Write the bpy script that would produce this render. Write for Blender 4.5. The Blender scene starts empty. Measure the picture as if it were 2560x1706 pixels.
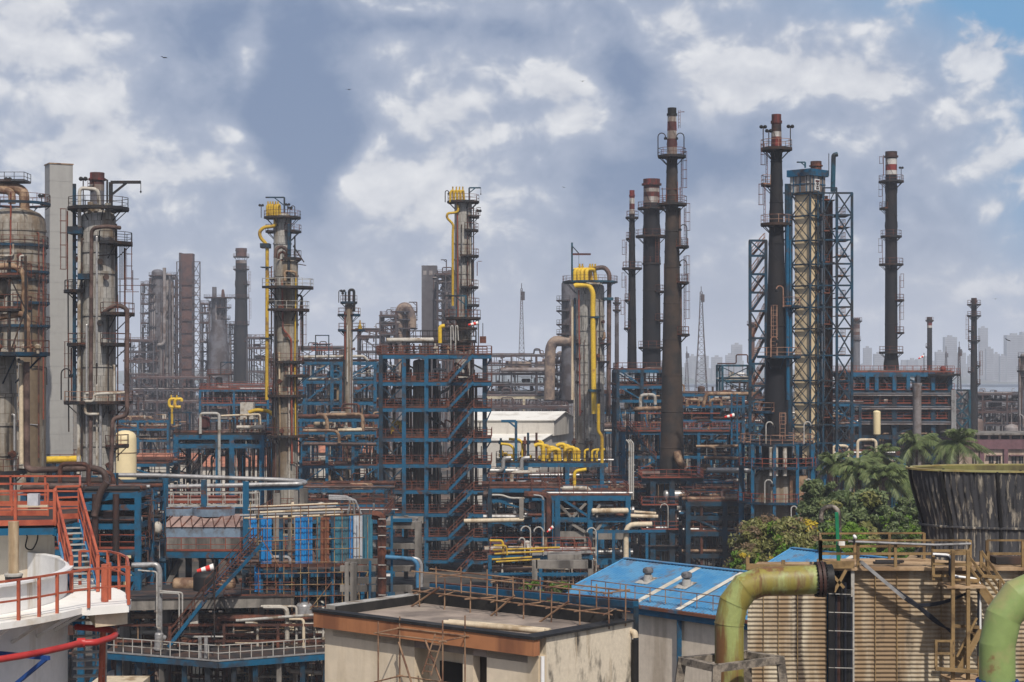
import bpy, math, random
from math import pi, sin, cos, tan, atan2, radians, sqrt, floor
from mathutils import Vector as V, Matrix
S = bpy.context.scene
C = S.collection
rnd = random.Random(11)
# ------------------------------------------------------------------ camera, sky, sun, exposure
F, HX, HY, H = 4500.0, 1280.0, 922.0, 26.0      # focal length and horizon in photo pixels, eye height in metres
cam = bpy.data.objects.new('camera', bpy.data.cameras.new('camera'))
C.objects.link(cam)
cam.location = (0, 0, H)
cam.rotation_euler = (pi/2, 0, 0)
cam.data.sensor_width = 36
cam.data.lens = 36*F/2560
cam.data.shift_y = (HY-853)/2560
cam.data.clip_start = 0.5
cam.data.clip_end = 40000
S.camera = cam
S.view_settings.view_transform = 'Standard'
S.view_settings.look = 'None'
S.view_settings.exposure = 0
S.view_settings.gamma = 1
SUN_EL, SUN_AZ = radians(51), radians(166)        # azimuth clockwise from +Y: from the right, behind the camera
sl = bpy.data.lights.new('sun', 'SUN')
sl.energy = 4.0
sl.angle = radians(0.5)
sl.color = (1.0, 0.94, 0.86)
sun = bpy.data.objects.new('sun', sl)
C.objects.link(sun)
sun.location = (60, -40, 150)
sd = V((sin(SUN_AZ)*cos(SUN_EL), cos(SUN_AZ)*cos(SUN_EL), sin(SUN_EL)))
sun.rotation_euler = sd.to_track_quat('Z', 'Y').to_euler()
try:
    S.cycles.use_denoising = True
    S.cycles.volume_bounces = 1
    S.cycles.max_bounces = 5
    S.cycles.diffuse_bounces = 3
    S.cycles.glossy_bounces = 2
    S.cycles.transparent_max_bounces = 8
except Exception:
    pass

def build_world():
    w = bpy.data.worlds.new('World'); S.world = w; w.use_nodes = True
    nt = w.node_tree; nd = nt.nodes; lk = nt.links
    try: w.cycles.sampling_method = 'MANUAL'; w.cycles.sample_map_resolution = 256
    except Exception: pass
    nd.clear()
    def N(t, **k):
        n = nd.new(t)
        for a, b in k.items(): setattr(n, a, b)
        return n
    def mth(op, a, b=0.0, c=None, clamp=False):
        n = N('ShaderNodeMath', operation=op, use_clamp=clamp)
        for i, v in enumerate((a, b, c)):
            if v is None: continue
            if isinstance(v, (int, float)): n.inputs[i].default_value = v
            else: lk.new(v, n.inputs[i])
        return n.outputs[0]
    def mixc(f, a, b):
        n = N('ShaderNodeMix', data_type='RGBA')
        for k, v in ((0, f), (6, a), (7, b)):
            if isinstance(v, (int, float)): n.inputs[k].default_value = v
            elif isinstance(v, tuple): n.inputs[k].default_value = v+(1,)
            else: lk.new(v, n.inputs[k])
        return n.outputs[2]
    def smooth(x, lo, hi):
        n = N('ShaderNodeMapRange', interpolation_type='SMOOTHSTEP')
        lk.new(x, n.inputs[0]); n.inputs[1].default_value = lo; n.inputs[2].default_value = hi
        return n.outputs[0]
    tc = N('ShaderNodeTexCoord')
    sp = N('ShaderNodeSeparateXYZ'); lk.new(tc.outputs['Generated'], sp.inputs[0])
    az = mth('ARCTAN2', sp.outputs[0], sp.outputs[1])
    el = mth('ARCSINE', sp.outputs[2])
    u = mth('MULTIPLY', az, 4.5)                 # direction of the sky in thousandths of the photo's focal length
    v = mth('MULTIPLY', el, 4.5)
    cv = N('ShaderNodeCombineXYZ'); lk.new(u, cv.inputs[0]); lk.new(v, cv.inputs[1])
    def noise(scale, detail, rough, off=(0, 0, 0), vec=None, sy=1.25, dist=0.0):
        mp = N('ShaderNodeMapping'); lk.new(vec or cv.outputs[0], mp.inputs[0])
        mp.inputs['Location'].default_value = off
        mp.inputs['Scale'].default_value = (1, sy, 1)
        t = N('ShaderNodeTexNoise'); lk.new(mp.outputs[0], t.inputs['Vector'])
        t.inputs['Scale'].default_value = scale; t.inputs['Detail'].default_value = detail
        t.inputs['Roughness'].default_value = rough; t.inputs['Distortion'].default_value = dist
        return t
    warp = noise(4.0, 3, .5, (3.1, 1.7, 0))
    def warped(dv):
        wv = N('ShaderNodeVectorMath', operation='MULTIPLY_ADD')
        lk.new(warp.outputs['Color'], wv.inputs[0]); wv.inputs[1].default_value = (.12, .09, 0); lk.new(cv.outputs[0], wv.inputs[2])
        w2 = N('ShaderNodeVectorMath', operation='SUBTRACT'); lk.new(wv.outputs[0], w2.inputs[0]); w2.inputs[1].default_value = (.06, .045-dv, 0)
        return w2.outputs[0]
    W = warped(0.0); Wu = warped(.045)
    ws = N('ShaderNodeSeparateXYZ'); lk.new(W, ws.inputs[0])
    wu, wy = ws.outputs[0], ws.outputs[1]
    def field(vec):
        a1 = noise(3.6, 9, .56, (5.3, 2.2, 0), vec).outputs[0]
        mp = N('ShaderNodeMapping'); lk.new(vec, mp.inputs[0]); mp.inputs['Scale'].default_value = (1, 1.25, 1); mp.inputs['Location'].default_value = (2.7, 6.1, 0)
        vo = N('ShaderNodeTexVoronoi', feature='SMOOTH_F1', voronoi_dimensions='2D', normalize=True); lk.new(mp.outputs[0], vo.inputs['Vector'])
        vo.inputs['Scale'].default_value = 9.0; vo.inputs['Detail'].default_value = 2.0; vo.inputs['Roughness'].default_value = .45; vo.inputs['Lacunarity'].default_value = 2.3; vo.inputs['Smoothness'].default_value = .35
        a2 = mth('ADD', mth('MULTIPLY', noise(9.5, 5, .55, (1.3, 7.7, 0), vec).outputs[0], .5), mth('MULTIPLY', mth('SUBTRACT', 1.0, mth('MULTIPLY', vo.outputs['Distance'], 1.5)), .5))
        return a1, a2
    n1, n2 = field(W); m1, m2 = field(Wu)
    n3 = noise(1.3, 5, .5, (9.1, 4.4, 0), W).outputs[0]
    def blob(px, py, rx, ry, amp):
        a = mth('MULTIPLY', mth('SUBTRACT', wu, (px-HX)/1000), 1000/rx)
        b = mth('MULTIPLY', mth('SUBTRACT', wy, (HY-py)/1000), 1000/ry)
        d = mth('ADD', mth('MULTIPLY', a, a), mth('MULTIPLY', b, b))
        return mth('MULTIPLY', mth('EXPONENT', mth('MULTIPLY', d, -1.0)), amp)
    # heaped clouds (bright) and the darker grey-blue masses, each at its own bearing and elevation
    up = [(80, 140, 230, 150, .55), (265, 320, 90, 110, .42), (150, 400, 120, 60, .34), (470, 440, 170, 75, .36),
          (640, 130, 45, 80, .5), (575, 325, 55, 45, .4), (1000, 470, 190, 110, .40), (1120, 290, 130, 80, .36), (930, 420, 60, 60, .3),
          (1415, 225, 90, 55, .44), (1470, 305, 80, 35, .40), (1680, 60, 120, 80, .42), (1880, 190, 150, 80, .50),
          (2050, 215, 100, 65, .44), (2190, 215, 85, 50, .42), (2420, 145, 110, 60, .50), (1110, 25, 180, 40, .3), (1330, 130, 150, 120, .16), (1800, 270, 120, 70, .3),
          (2080, 400, 200, 130, .12), (2430, 330, 140, 120, .16), (700, 470, 60, 40, .2)]
    dn = [(735, 190, 150, 200, .72), (770, 430, 120, 160, .66), (1080, 60, 330, 50, .55), (380, 80, 150, 60, .26),
          (220, 235, 110, 45, .26), (1600, 200, 110, 170, .5), (1540, 470, 170, 150, .34), (1980, 320, 150, 60, .2), (430, 250, 120, 120, .16),
          (1860, 420, 260, 100, .36), (1240, 200, 70, 100, .16)]
    acc = mth('MULTIPLY', mth('SUBTRACT', n1, .5), 1.5)
    acc = mth('ADD', acc, mth('MULTIPLY', mth('SUBTRACT', n3, .5), .5))
    for b in up: acc = mth('ADD', acc, mth('MULTIPLY', blob(*b), mth('ADD', mth('MULTIPLY', n2, 1.1), .62)))
    dark = None
    for b in dn:
        q = blob(*b)
        dark = q if dark is None else mth('ADD', dark, q)
    acc = mth('SUBTRACT', acc, dark)
    acc = mth('ADD', acc, mth('MULTIPLY', mth('SUBTRACT', n2, .5), .45))
    # sunlit tops against shaded undersides of the same heaps
    relief = mth('ADD', mth('MULTIPLY', mth('SUBTRACT', n1, m1), 2.2), mth('MULTIPLY', mth('SUBTRACT', n2, m2), 1.1))
    acc = mth('ADD', acc, mth('MULTIPLY', relief, mth('MULTIPLY', smooth(acc, -.25, .35), .6)))
    base = mixc(smooth(acc, -.55, .10), (.20, .27, .42), (.40, .455, .58))
    shade = mth('ADD', mth('MULTIPLY', relief, .55), mth('MULTIPLY', mth('SUBTRACT', n2, .5), .35))
    shade = mth('ADD', shade, .5, clamp=True)
    body = mixc(shade, (.43, .465, .56), (.92, .92, .93))
    lit = mixc(smooth(acc, -.02, .46), base, body)
    # clear blue showing through towards the right
    bl = mth('ADD', mth('ADD', blob(2600, 30, 300, 150, 1.0), blob(2630, 440, 170, 330, .8)), blob(2300, 20, 420, 70, .3))
    bl = mth('MULTIPLY', bl, mth('SUBTRACT', 1.15, smooth(acc, .0, .35)), clamp=True)
    lit = mixc(bl, lit, (.17, .37, .62))
    # low sky is paler
    lowf = mth('MULTIPLY', mth('SUBTRACT', 1.0, smooth(v, .0, .42)), .70)
    lit = mixc(lowf, lit, (.505, .545, .645))
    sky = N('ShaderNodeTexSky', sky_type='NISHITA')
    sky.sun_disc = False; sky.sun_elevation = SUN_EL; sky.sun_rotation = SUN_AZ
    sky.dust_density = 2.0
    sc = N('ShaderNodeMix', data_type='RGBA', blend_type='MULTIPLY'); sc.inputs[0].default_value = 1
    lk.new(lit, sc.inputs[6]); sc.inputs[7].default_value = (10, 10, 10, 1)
    # the cloud bank lies along the horizon; unseen sky overhead is set clear and darker, to deepen shadows
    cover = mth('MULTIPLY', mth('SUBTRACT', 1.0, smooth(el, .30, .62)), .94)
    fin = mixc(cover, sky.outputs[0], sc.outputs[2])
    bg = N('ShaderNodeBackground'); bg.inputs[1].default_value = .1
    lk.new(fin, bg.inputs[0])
    out = N('ShaderNodeOutputWorld'); lk.new(bg.outputs[0], out.inputs[0])
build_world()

# ------------------------------------------------------------------ helpers
def X(px, Y): return (px-HX)*Y/F
def Z(py, Y): return H-(py-HY)*Y/F
def P(px, py, Y): return V((X(px, Y), Y, Z(py, Y)))

class MB:
    """collects shapes into one mesh"""
    def __init__(s): s.v = []; s.f = []
    def add(s, vs, fs):
        o = len(s.v); s.v += [tuple(p) for p in vs]; s.f += [tuple(i+o for i in f) for f in fs]; return s
    def box(s, x0, x1, y0, y1, z0, z1):
        return s.add([(x0,y0,z0),(x1,y0,z0),(x1,y1,z0),(x0,y1,z0),(x0,y0,z1),(x1,y0,z1),(x1,y1,z1),(x0,y1,z1)],
              [(3,2,1,0),(4,5,6,7),(0,1,5,4),(1,2,6,5),(2,3,7,6),(3,0,4,7)])
    def beam(s, a, b, w, h=None):
        a, b = V(a), V(b); h = h or w; d = b-a
        if d.length < 1e-5: return s
        d.normalize(); up = V((0,0,1)) if abs(d.z) < .95 else V((0,1,0))
        sd_ = d.cross(up).normalized(); u = sd_.cross(d).normalized()
        sd_ = sd_*(w/2); u = u*(h/2)
        return s.add([a-sd_-u,a+sd_-u,a+sd_+u,a-sd_+u,b-sd_-u,b+sd_-u,b+sd_+u,b-sd_+u],
              [(0,1,2,3),(7,6,5,4),(4,5,1,0),(5,6,2,1),(6,7,3,2),(7,4,0,3)])
    def hcol(s, x, y, z0, z1, w):
        """H-section column"""
        t = w*.14
        s.box(x-w/2, x+w/2, y-w/2, y-w/2+t, z0, z1); s.box(x-w/2, x+w/2, y+w/2-t, y+w/2, z0, z1)
        return s.box(x-t/2, x+t/2, y-w/2+t, y+w/2-t, z0, z1)
    def tube(s, pts, r, n=8, cap=True):
        pts = [V(p) for p in pts]; rs = r if isinstance(r, (list, tuple)) else [r]*len(pts)
        m = len(pts); o = len(s.v); ref = None
        for i, p in enumerate(pts):
            t = (pts[min(i+1,m-1)]-pts[max(i-1,0)])
            if t.length < 1e-7: t = V((0,0,1))
            t.normalize()
            if ref is None:
                ref = V((0,0,1)) if abs(t.z) < .9 else V((1,0,0))
            a = ref-t*ref.dot(t)
            if a.length < 1e-5: a = t.orthogonal()
            a.normalize(); ref = a; b = t.cross(a)
            for k in range(n):
                q = 2*pi*k/n
                s.v.append(tuple(p+(a*cos(q)+b*sin(q))*rs[i]))
        for i in range(m-1):
            for k in range(n):
                k2 = (k+1) % n
                s.f.append((o+i*n+k, o+i*n+k2, o+(i+1)*n+k2, o+(i+1)*n+k))
        if cap:
            s.f.append(tuple(o+k for k in reversed(range(n)))); s.f.append(tuple(o+(m-1)*n+k for k in range(n)))
        return s
    def pipe(s, pts, r, bend=None, n=8, k=4):
        return s.tube(fillet(pts, bend or r*2.6, k), r, n)
    def lathe(s, prof, n=24, c=(0,0,0), a0=0.0, a1=2*pi, cap=True):
        full = abs(a1-a0-2*pi) < 1e-6; o = len(s.v); m = n if full else n+1
        for r, z in prof:
            for k in range(m):
                q = a0+(a1-a0)*k/n
                s.v.append((c[0]+r*cos(q), c[1]+r*sin(q), c[2]+z))
        for i in range(len(prof)-1):
            for k in range(n):
                k2 = (k+1) % m
                s.f.append((o+i*m+k, o+i*m+k2, o+(i+1)*m+k2, o+(i+1)*m+k))
        if cap and full:
            if prof[0][0] > 1e-4: s.f.append(tuple(o+k for k in reversed(range(m))))
            if prof[-1][0] > 1e-4: s.f.append(tuple(o+(len(prof)-1)*m+k for k in range(m)))
        return s
    def cyl(s, a, b, r, n=12): return s.tube([a, b], r, n)
    def drum(s, a, b, r, n=14):
        """vessel with dished ends"""
        a, b = V(a), V(b); d = (b-a).normalized()
        pts = []; rs = []
        for q in (0,.35,.7,.92,1): pts.append(a+d*(r*.55*(1-sqrt(max(0,1-(1-q)**2)))*0+ r*.55*(1-cos(q*pi/2))*0 + r*.55*q)); rs.append(max(.02,r*sqrt(max(0,1-(1-q)**2))))
        for q in (1,.92,.7,.35,0): pts.append(b-d*(r*.55*q)); rs.append(max(.02,r*sqrt(max(0,1-(1-q)**2))))
        return s.tube(pts, rs, n)
    def ring(s, r0, r1, a0, a1, z, t=.12, c=(0,0)):
        n = max(4, int(abs(a1-a0)/(pi/14))); full = abs(a1-a0) > 2*pi-.01
        for k in range(n):
            q0 = a0+(a1-a0)*k/n; q1 = a0+(a1-a0)*(k+1)/n
            vs = []
            for zz in (z-t, z):
                for r_, q in ((r0,q0),(r1,q0),(r1,q1),(r0,q1)): vs.append((c[0]+r_*cos(q), c[1]+r_*sin(q), zz))
            fs = [(3,2,1,0),(4,5,6,7),(1,2,6,5),(3,0,4,7)]
            if not full and k == 0: fs.append((0,1,5,4))
            if not full and k == n-1: fs.append((2,3,7,6))
            s.add(vs, fs)
        return s
    def rail(s, pts, h=1.1, sp=1.4, t=.055, mid=1, toe=True, post=None):
        pts = [V(p) for p in pts]; post = post or t; up = V((0,0,1))
        for a, b in zip(pts, pts[1:]):
            L = (b-a).length
            if L < .05: continue
            k = max(1, round(L/sp))
            for i in range(0 if a is pts[0] else 1, k+1):
                p = a.lerp(b, i/k); s.beam(p, p+up*h, post)
            s.beam(a+up*h, b+up*h, t)
            for j in range(mid):
                z = up*(h*(j+1)/(mid+1)); s.beam(a+z, b+z, t*.85)
            if toe: s.beam(a+up*.09, b+up*.09, .02, .16)
        return s
    def ringrail(s, r, a0, a1, z, h=1.1, t=.055, mid=1, c=(0,0), sp=1.3):
        n = max(3, int(abs(a1-a0)*r/sp))
        pts = [(c[0]+r*cos(a0+(a1-a0)*k/n), c[1]+r*sin(a0+(a1-a0)*k/n), z) for k in range(n+1)]
        return s.rail(pts, h, 99, t, mid)
    def ladder(s, p, z0, z1, d=(0,-1), w=.5, cage=True, t=.05):
        """vertical ladder at p=(x,y), facing outwards along d"""
        d = V((d[0],d[1],0)).normalized(); e = V((-d.y,d.x,0)); b = V((p[0],p[1],0))
        for sg in (-1,1): s.beam(b+e*sg*w/2+V((0,0,z0)), b+e*sg*w/2+V((0,0,z1)), t)
        z = z0+.3
        while z < z1: s.beam(b-e*w/2+V((0,0,z)), b+e*w/2+V((0,0,z)), t*.6); z += .45
        if cage:
            hs = []; z = z0+2.2
            while z < z1+.9: hs.append(z); z += 1.2
            arc = [(cos(q)*.38, .12+sin(q)*.62) for q in [pi*k/6 for k in range(7)]]
            for z in hs:
                for (a, b2), (a2, b3) in zip(arc, arc[1:]): s.beam(b+e*a+d*b2+V((0,0,z)), b+e*a2+d*b3+V((0,0,z)), t*.7)
            if hs:
                for a, b2 in arc[::2]: s.beam(b+e*a+d*b2+V((0,0,hs[0])), b+e*a+d*b2+V((0,0,hs[-1])), t*.6)
        return s
    def stair(s, a, b, w, th=.26):
        """stringers and treads from a up to b; w across"""
        a, b = V(a), V(b); d = b-a; hd = V((d.x,d.y,0)).normalized(); e = V((-hd.y,hd.x,0))*(w/2)
        s.beam(a+e, b+e, .06, th); s.beam(a-e, b-e, .06, th)
        n = max(2, int(abs(d.z)/.22))
        for i in range(1, n):
            p = a+d*(i/n); s.beam(p-e, p+e, .24, .035)
        return s
    def stairrail(s, a, b, w, t=.05):
        a, b = V(a), V(b); d = b-a; hd = V((d.x,d.y,0)).normalized(); e = V((-hd.y,hd.x,0))*(w/2)
        for sg in (-1,1): s.rail([a+e*sg, b+e*sg], 1.0, 1.3, t, 1, toe=False)
        return s
    def xbr(s, a, b, c, d, w):
        s.beam(a, c, w); return s.beam(b, d, w*.97)
    def corr(s, a, b, z0, z1, pitch=.25, amp=.04):
        """vertically ribbed sheet from a to b"""
        a, b = V((a[0],a[1],0)), V((b[0],b[1],0)); L = (b-a).length; d = (b-a)/L; nrm = V((d.y,-d.x,0))
        n = int(L/pitch*4); o = len(s.v)
        for i in range(n+1):
            off = (0, amp, amp, 0)[i % 4]
            p = a+d*(L*i/n)+nrm*off
            s.v.append((p.x,p.y,z0)); s.v.append((p.x,p.y,z1))
        for i in range(n): s.f.append((o+2*i, o+2*i+2, o+2*i+3, o+2*i+1))
        return s
    def gratings(s): return s

def fillet(pts, R, k=4):
    pts = [V(p) for p in pts]; out = [pts[0]]
    for i in range(1, len(pts)-1):
        p = pts[i]; a = pts[i-1]-p; b = pts[i+1]-p
        if a.length < 1e-6 or b.length < 1e-6: continue
        if a.normalized().dot(b.normalized()) < -.9995: out.append(p); continue
        ra = min(R, a.length*.49); rb = min(R, b.length*.49); r_ = min(ra, rb)
        p0 = p+a.normalized()*r_; p1 = p+b.normalized()*r_
        for j in range(k+1):
            t = j/k; out.append(p0*(1-t)**2+p*(2*t*(1-t))+p1*t*t)
    out.append(pts[-1]); return out

def link_mesh(name, mb, mat, parent=None, loc=None, ang=38):
    me = bpy.data.meshes.new(name)
    me.from_pydata(mb.v, [], mb.f)
    me.polygons.foreach_set('use_smooth', [True]*len(me.polygons))
    me.set_sharp_from_angle(angle=radians(ang))
    me.materials.append(mat)
    o = bpy.data.objects.new(name, me); C.objects.link(o)
    if parent is not None: o.parent = parent
    if loc is not None: o.location = loc
    return o

def tag(o, label=None, cat=None, group=None, kind=None):
    if label: o['label'] = label
    if cat: o['category'] = cat
    if group: o['group'] = group
    if kind: o['kind'] = kind
    return o

class Th:
    """one thing: an Empty on the ground that parents its parts. px, Y place it; .p() gives local points from a bearing/height at a real depth"""
    def __init__(s, name, label, cat, px, Y, group=None, z=0.0, kind=None):
        s.o = bpy.data.objects.new(name, None); C.objects.link(s.o)
        s.o.empty_display_size = .5
        s.loc = V((X(px, Y), Y, z)); s.o.location = s.loc; s.Y = Y; s.s = Y/F
        tag(s.o, label, cat, group, kind)
    def p(s, px, py, dy=0.0):
        Yw = s.Y+dy; return V((X(px, Yw)-s.loc.x, dy, Z(py, Yw)-s.loc.z))
    def x(s, px, dy=0.0): return X(px, s.Y+dy)-s.loc.x
    def z(s, py, dy=0.0): return Z(py, s.Y+dy)-s.loc.z
    def part(s, name, mb, mat, parent=None, label=None, kind=None, ang=38):
        o = link_mesh(name, mb, mat, parent or s.o, None, ang)
        if label: o['label'] = label
        if kind: o['kind'] = kind
        return o

def solo(name, label, cat, mb, mat, loc=(0,0,0), group=None, kind=None, ang=38):
    return tag(link_mesh(name, mb, mat, None, loc, ang), label, cat, group, kind)

def copy_tree(o, parent=None):
    c = o.copy(); C.objects.link(c)
    if parent is not None: c.parent = parent
    for ch in list(o.children): copy_tree(ch, c)
    return c

# ------------------------------------------------------------------ materials
MATS = {}
PLANT_DARKEN = dict(blue=.85, navy=.7, teal=.7, dark=.6, deck=.6, rail=.7, redrail=.7, tanrail=.75, palerail=.85, shell=.78, shellwarm=.72, silver=.75, pale=.8, tan=.75, brown=.75, rust=.7, stack=.32, stackbrown=.6, redband=.7, whiteband=.78, sooty=.6, concrete=.8, greybox=.7, black=.7, fargrey=.8, farsteel=.7, farpipe=.85, farrust=.7, gold=.8, yellow=.9, cladgrey=.8)     # factors that darken the plant's paints, for stronger contrast
def M(name, c, c2=None, cov=.35, sc=.8, streak=False, rough=.6, metal=0.0, var=.25, bump=0.0, spec=.3, panel=None, corr=None, c3=None, cov3=.2):
    """paint c weathered with stain c2 over a share cov; streak drags the stain down; panel=(w,h,colour) adds cladding seams round an upright shell; c3 a second stain"""
    if name in PLANT_DARKEN: g_ = PLANT_DARKEN[name]; c = tuple(q*g_ for q in c); c2 = c2 and tuple(q*g_ for q in c2); c3 = c3 and tuple(q*g_ for q in c3)
    m = bpy.data.materials.new(name); m.use_nodes = True; nt = m.node_tree; nd = nt.nodes; lk = nt.links
    bs = nd['Principled BSDF']
    bs.inputs['Roughness'].default_value = rough; bs.inputs['Metallic'].default_value = metal
    bs.inputs['Specular IOR Level'].default_value = spec
    geo = nd.new('ShaderNodeNewGeometry')
    def noise(scale, zs, det=5, off=0):
        mp = nd.new('ShaderNodeMapping'); lk.new(geo.outputs['Position'], mp.inputs[0])
        mp.inputs['Scale'].default_value = (1, 1, zs); mp.inputs['Location'].default_value = (off, off*.7, off*.3)
        t = nd.new('ShaderNodeTexNoise'); lk.new(mp.outputs[0], t.inputs['Vector'])
        t.inputs['Scale'].default_value = scale; t.inputs['Detail'].default_value = det; t.inputs['Roughness'].default_value = .62
        return t.outputs[0]
    def mr(x, a, b, c_, d):
        n = nd.new('ShaderNodeMapRange'); lk.new(x, n.inputs[0])
        for i, q in enumerate((a, b, c_, d)): n.inputs[i+1].default_value = q
        return n.outputs[0]
    def mix(f, a, b, bt='MIX'):
        n = nd.new('ShaderNodeMix'); n.data_type = 'RGBA'; n.blend_type = bt
        for k, q in ((0, f), (6, a), (7, b)):
            if isinstance(q, (int, float)): n.inputs[k].default_value = q
            elif isinstance(q, tuple): n.inputs[k].default_value = q+(1,)
            else: lk.new(q, n.inputs[k])
        return n.outputs[2]
    col = c
    nA = noise(sc, (streak if streak < 1 else .12) if streak else 1.0, 6)
    if panel:
        oc = nd.new('ShaderNodeTexCoord'); sp = nd.new('ShaderNodeSeparateXYZ'); lk.new(oc.outputs['Object'], sp.inputs[0])
        at = nd.new('ShaderNodeMath'); at.operation = 'ARCTAN2'; lk.new(sp.outputs[1], at.inputs[0]); lk.new(sp.outputs[0], at.inputs[1])
        cb = nd.new('ShaderNodeCombineXYZ'); lk.new(at.outputs[0], cb.inputs[0]); lk.new(sp.outputs[2], cb.inputs[1])
        br = nd.new('ShaderNodeTexBrick'); lk.new(cb.outputs[0], br.inputs['Vector'])
        br.inputs['Scale'].default_value = 1; br.inputs['Brick Width'].default_value = panel[0]; br.inputs['Row Height'].default_value = panel[1]
        br.inputs['Mortar Size'].default_value = .02; br.inputs['Mortar Smooth'].default_value = .3
        br.inputs['Color1'].default_value = c+(1,); k = .84
        br.inputs['Color2'].default_value = (c[0]*k, c[1]*k, c[2]*k*.97, 1); br.inputs['Mortar'].default_value = panel[2]+(1,)
        col = br.outputs[0]
    if c2: col = mix(mr(nA, .70-cov*.6, .83-cov*.6, 0, 1), col, c2)
    if c3: col = mix(mr(noise(sc*1.7, .1 if streak else 1.0, 6, 13.7), .70-cov3*.6, .78-cov3*.6, 0, 1), col, c3)
    nB = noise(sc*5, 1.0, 4, 5.1)
    col = mix(1.0, col, mr_rgb(nd, lk, mr(nB, .25, .75, 1-var, 1+var*.6)), 'MULTIPLY')
    lk.new(col, bs.inputs['Base Color']) if not isinstance(col, tuple) else None
    if bump:
        b = nd.new('ShaderNodeBump'); b.inputs['Strength'].default_value = bump; b.inputs['Distance'].default_value = .05
        lk.new(nB, b.inputs['Height']); lk.new(b.outputs[0], bs.inputs['Normal'])
    MATS[name] = m; return m
def mr_rgb(nd, lk, x):
    n = nd.new('ShaderNodeCombineColor')
    for i in range(3): lk.new(x, n.inputs[i])
    return n.outputs[0]

RUST = (.16, .055, .025)
DIRT = (.05, .045, .04)
M('blue', (.004, .098, .195), (.035, .045, .06), .34, .55, rough=.6, c3=(.11, .05, .03), cov3=.16)
M('navy', (.005, .055, .105), (.02, .026, .034), .45, .6, rough=.65, c3=(.09, .04, .025), cov3=.16)  # darker copy of blue: tone of the steel in shadow put into the colour
M('teal', (.012, .09, .14), (.02, .025, .03), .4, .6)
M('dark', (.028, .028, .03), (.07, .035, .02), .4, .8, rough=.7)
M('deck', (.13, .075, .055), (.05, .045, .045), .5, .6, rough=.85)
M('rail', (.21, .065, .035), (.09, .04, .03), .4, 1.0, rough=.7)
M('redrail', (.33, .075, .04), (.14, .05, .035), .3, 1.0)
M('tanrail', (.42, .24, .16), (.2, .08, .05), .35, 1.0)
M('palerail', (.46, .44, .40), (.2, .15, .1), .3, 1.2)
M('shell', (.42, .40, .365), (.20, .15, .10), .34, .55, True, .5, panel=(.35, 1.1, (.13, .12, .11)), c3=(.09, .075, .06), cov3=.16)
M('shellwarm', (.41, .375, .32), (.21, .15, .09), .46, .5, True, .6, panel=(.5, 1.6, (.12, .09, .06)), c3=(.06, .05, .04), cov3=.22)
M('silver', (.47, .46, .45), (.25, .23, .21), .3, 1.2, rough=.38, metal=.35)
M('pale', (.55, .51, .44), (.27, .2, .13), .35, .9)
M('cream', (.58, .48, .34), (.30, .21, .12), .3, .7, True)
M('tan', (.42, .28, .17), (.17, .09, .05), .45, .9)
M('brown', (.17, .105, .085), (.075, .045, .035), .45, .7)
M('rust', (.20, .07, .04), (.08, .035, .025), .5, .9, rough=.85)
M('yellow', (.72, .47, .03), (.40, .20, .03), .22, .8)
M('gold', (.60, .38, .025), (.30, .17, .03), .3, .8)
M('stack', (.028, .028, .036), (.05, .042, .042), .4, .3, rough=.75)
M('stackbrown', (.088, .06, .043), (.045, .038, .034), .45, .3, rough=.8)
M('redband', (.28, .04, .032), (.09, .03, .025), .5, .8, True)
M('whiteband', (.62, .60, .56), (.22, .17, .14), .46, .8, True)
M('sooty', (.045, .03, .026), (.09, .04, .03), .4, .8)
M('white', (.74, .73, .71), (.50, .45, .36), .3, .8, True, .5, var=.09, c3=(.40, .28, .16), cov3=.1)
M('whitedeck', (.80, .78, .73), (.60, .52, .40), .25, .5, False, .6, var=.08)
M('orange', (.40, .10, .052), (.27, .06, .035), .35, 1.6, rough=.5, var=.15)
M('firered', (.40, .035, .032), (.26, .02, .02), .25, .9, rough=.4, var=.1)
M('royal', (.015, .065, .25), (.02, .03, .08), .2, .9)
M('concrete', (.27, .245, .215), (.10, .09, .08), .42, .5, True, .9, bump=.3, c3=(.05,.045,.04), cov3=.12)
M('greybox', (.19, .19, .21), (.12, .11, .12), .4, .15, True)
M('black', (.012, .012, .013), (.02, .018, .017), .4, 1.0, rough=.6)
M('hose', (.018, .02, .028), None, 0, 1.0, rough=.45)
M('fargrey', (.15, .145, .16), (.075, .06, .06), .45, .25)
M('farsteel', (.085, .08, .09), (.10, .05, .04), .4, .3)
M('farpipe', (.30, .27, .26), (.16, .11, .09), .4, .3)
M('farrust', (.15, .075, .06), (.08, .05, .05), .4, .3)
m_ = MATS
# ------------------------------------------------------------------ setting: ground, water, far shore
def ground():
    g = MB(); g.box(-9000, 9000, -100, 1750, -2, 0)
    tag(link_mesh('ground', g, M('groundmat', (.10, .085, .07), (.04, .038, .035), .5, .05, rough=.95, c3=(.16,.11,.08), cov3=.3)), kind='structure')
    g = MB(); g.box(-9000, 9000, 1750, 9000, -2.5, -.6)
    tag(link_mesh('water', g, M('watermat', (.10, .13, .16), (.13, .15, .17), .4, .004, rough=.25, spec=.5)), kind='structure')
ground()

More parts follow.
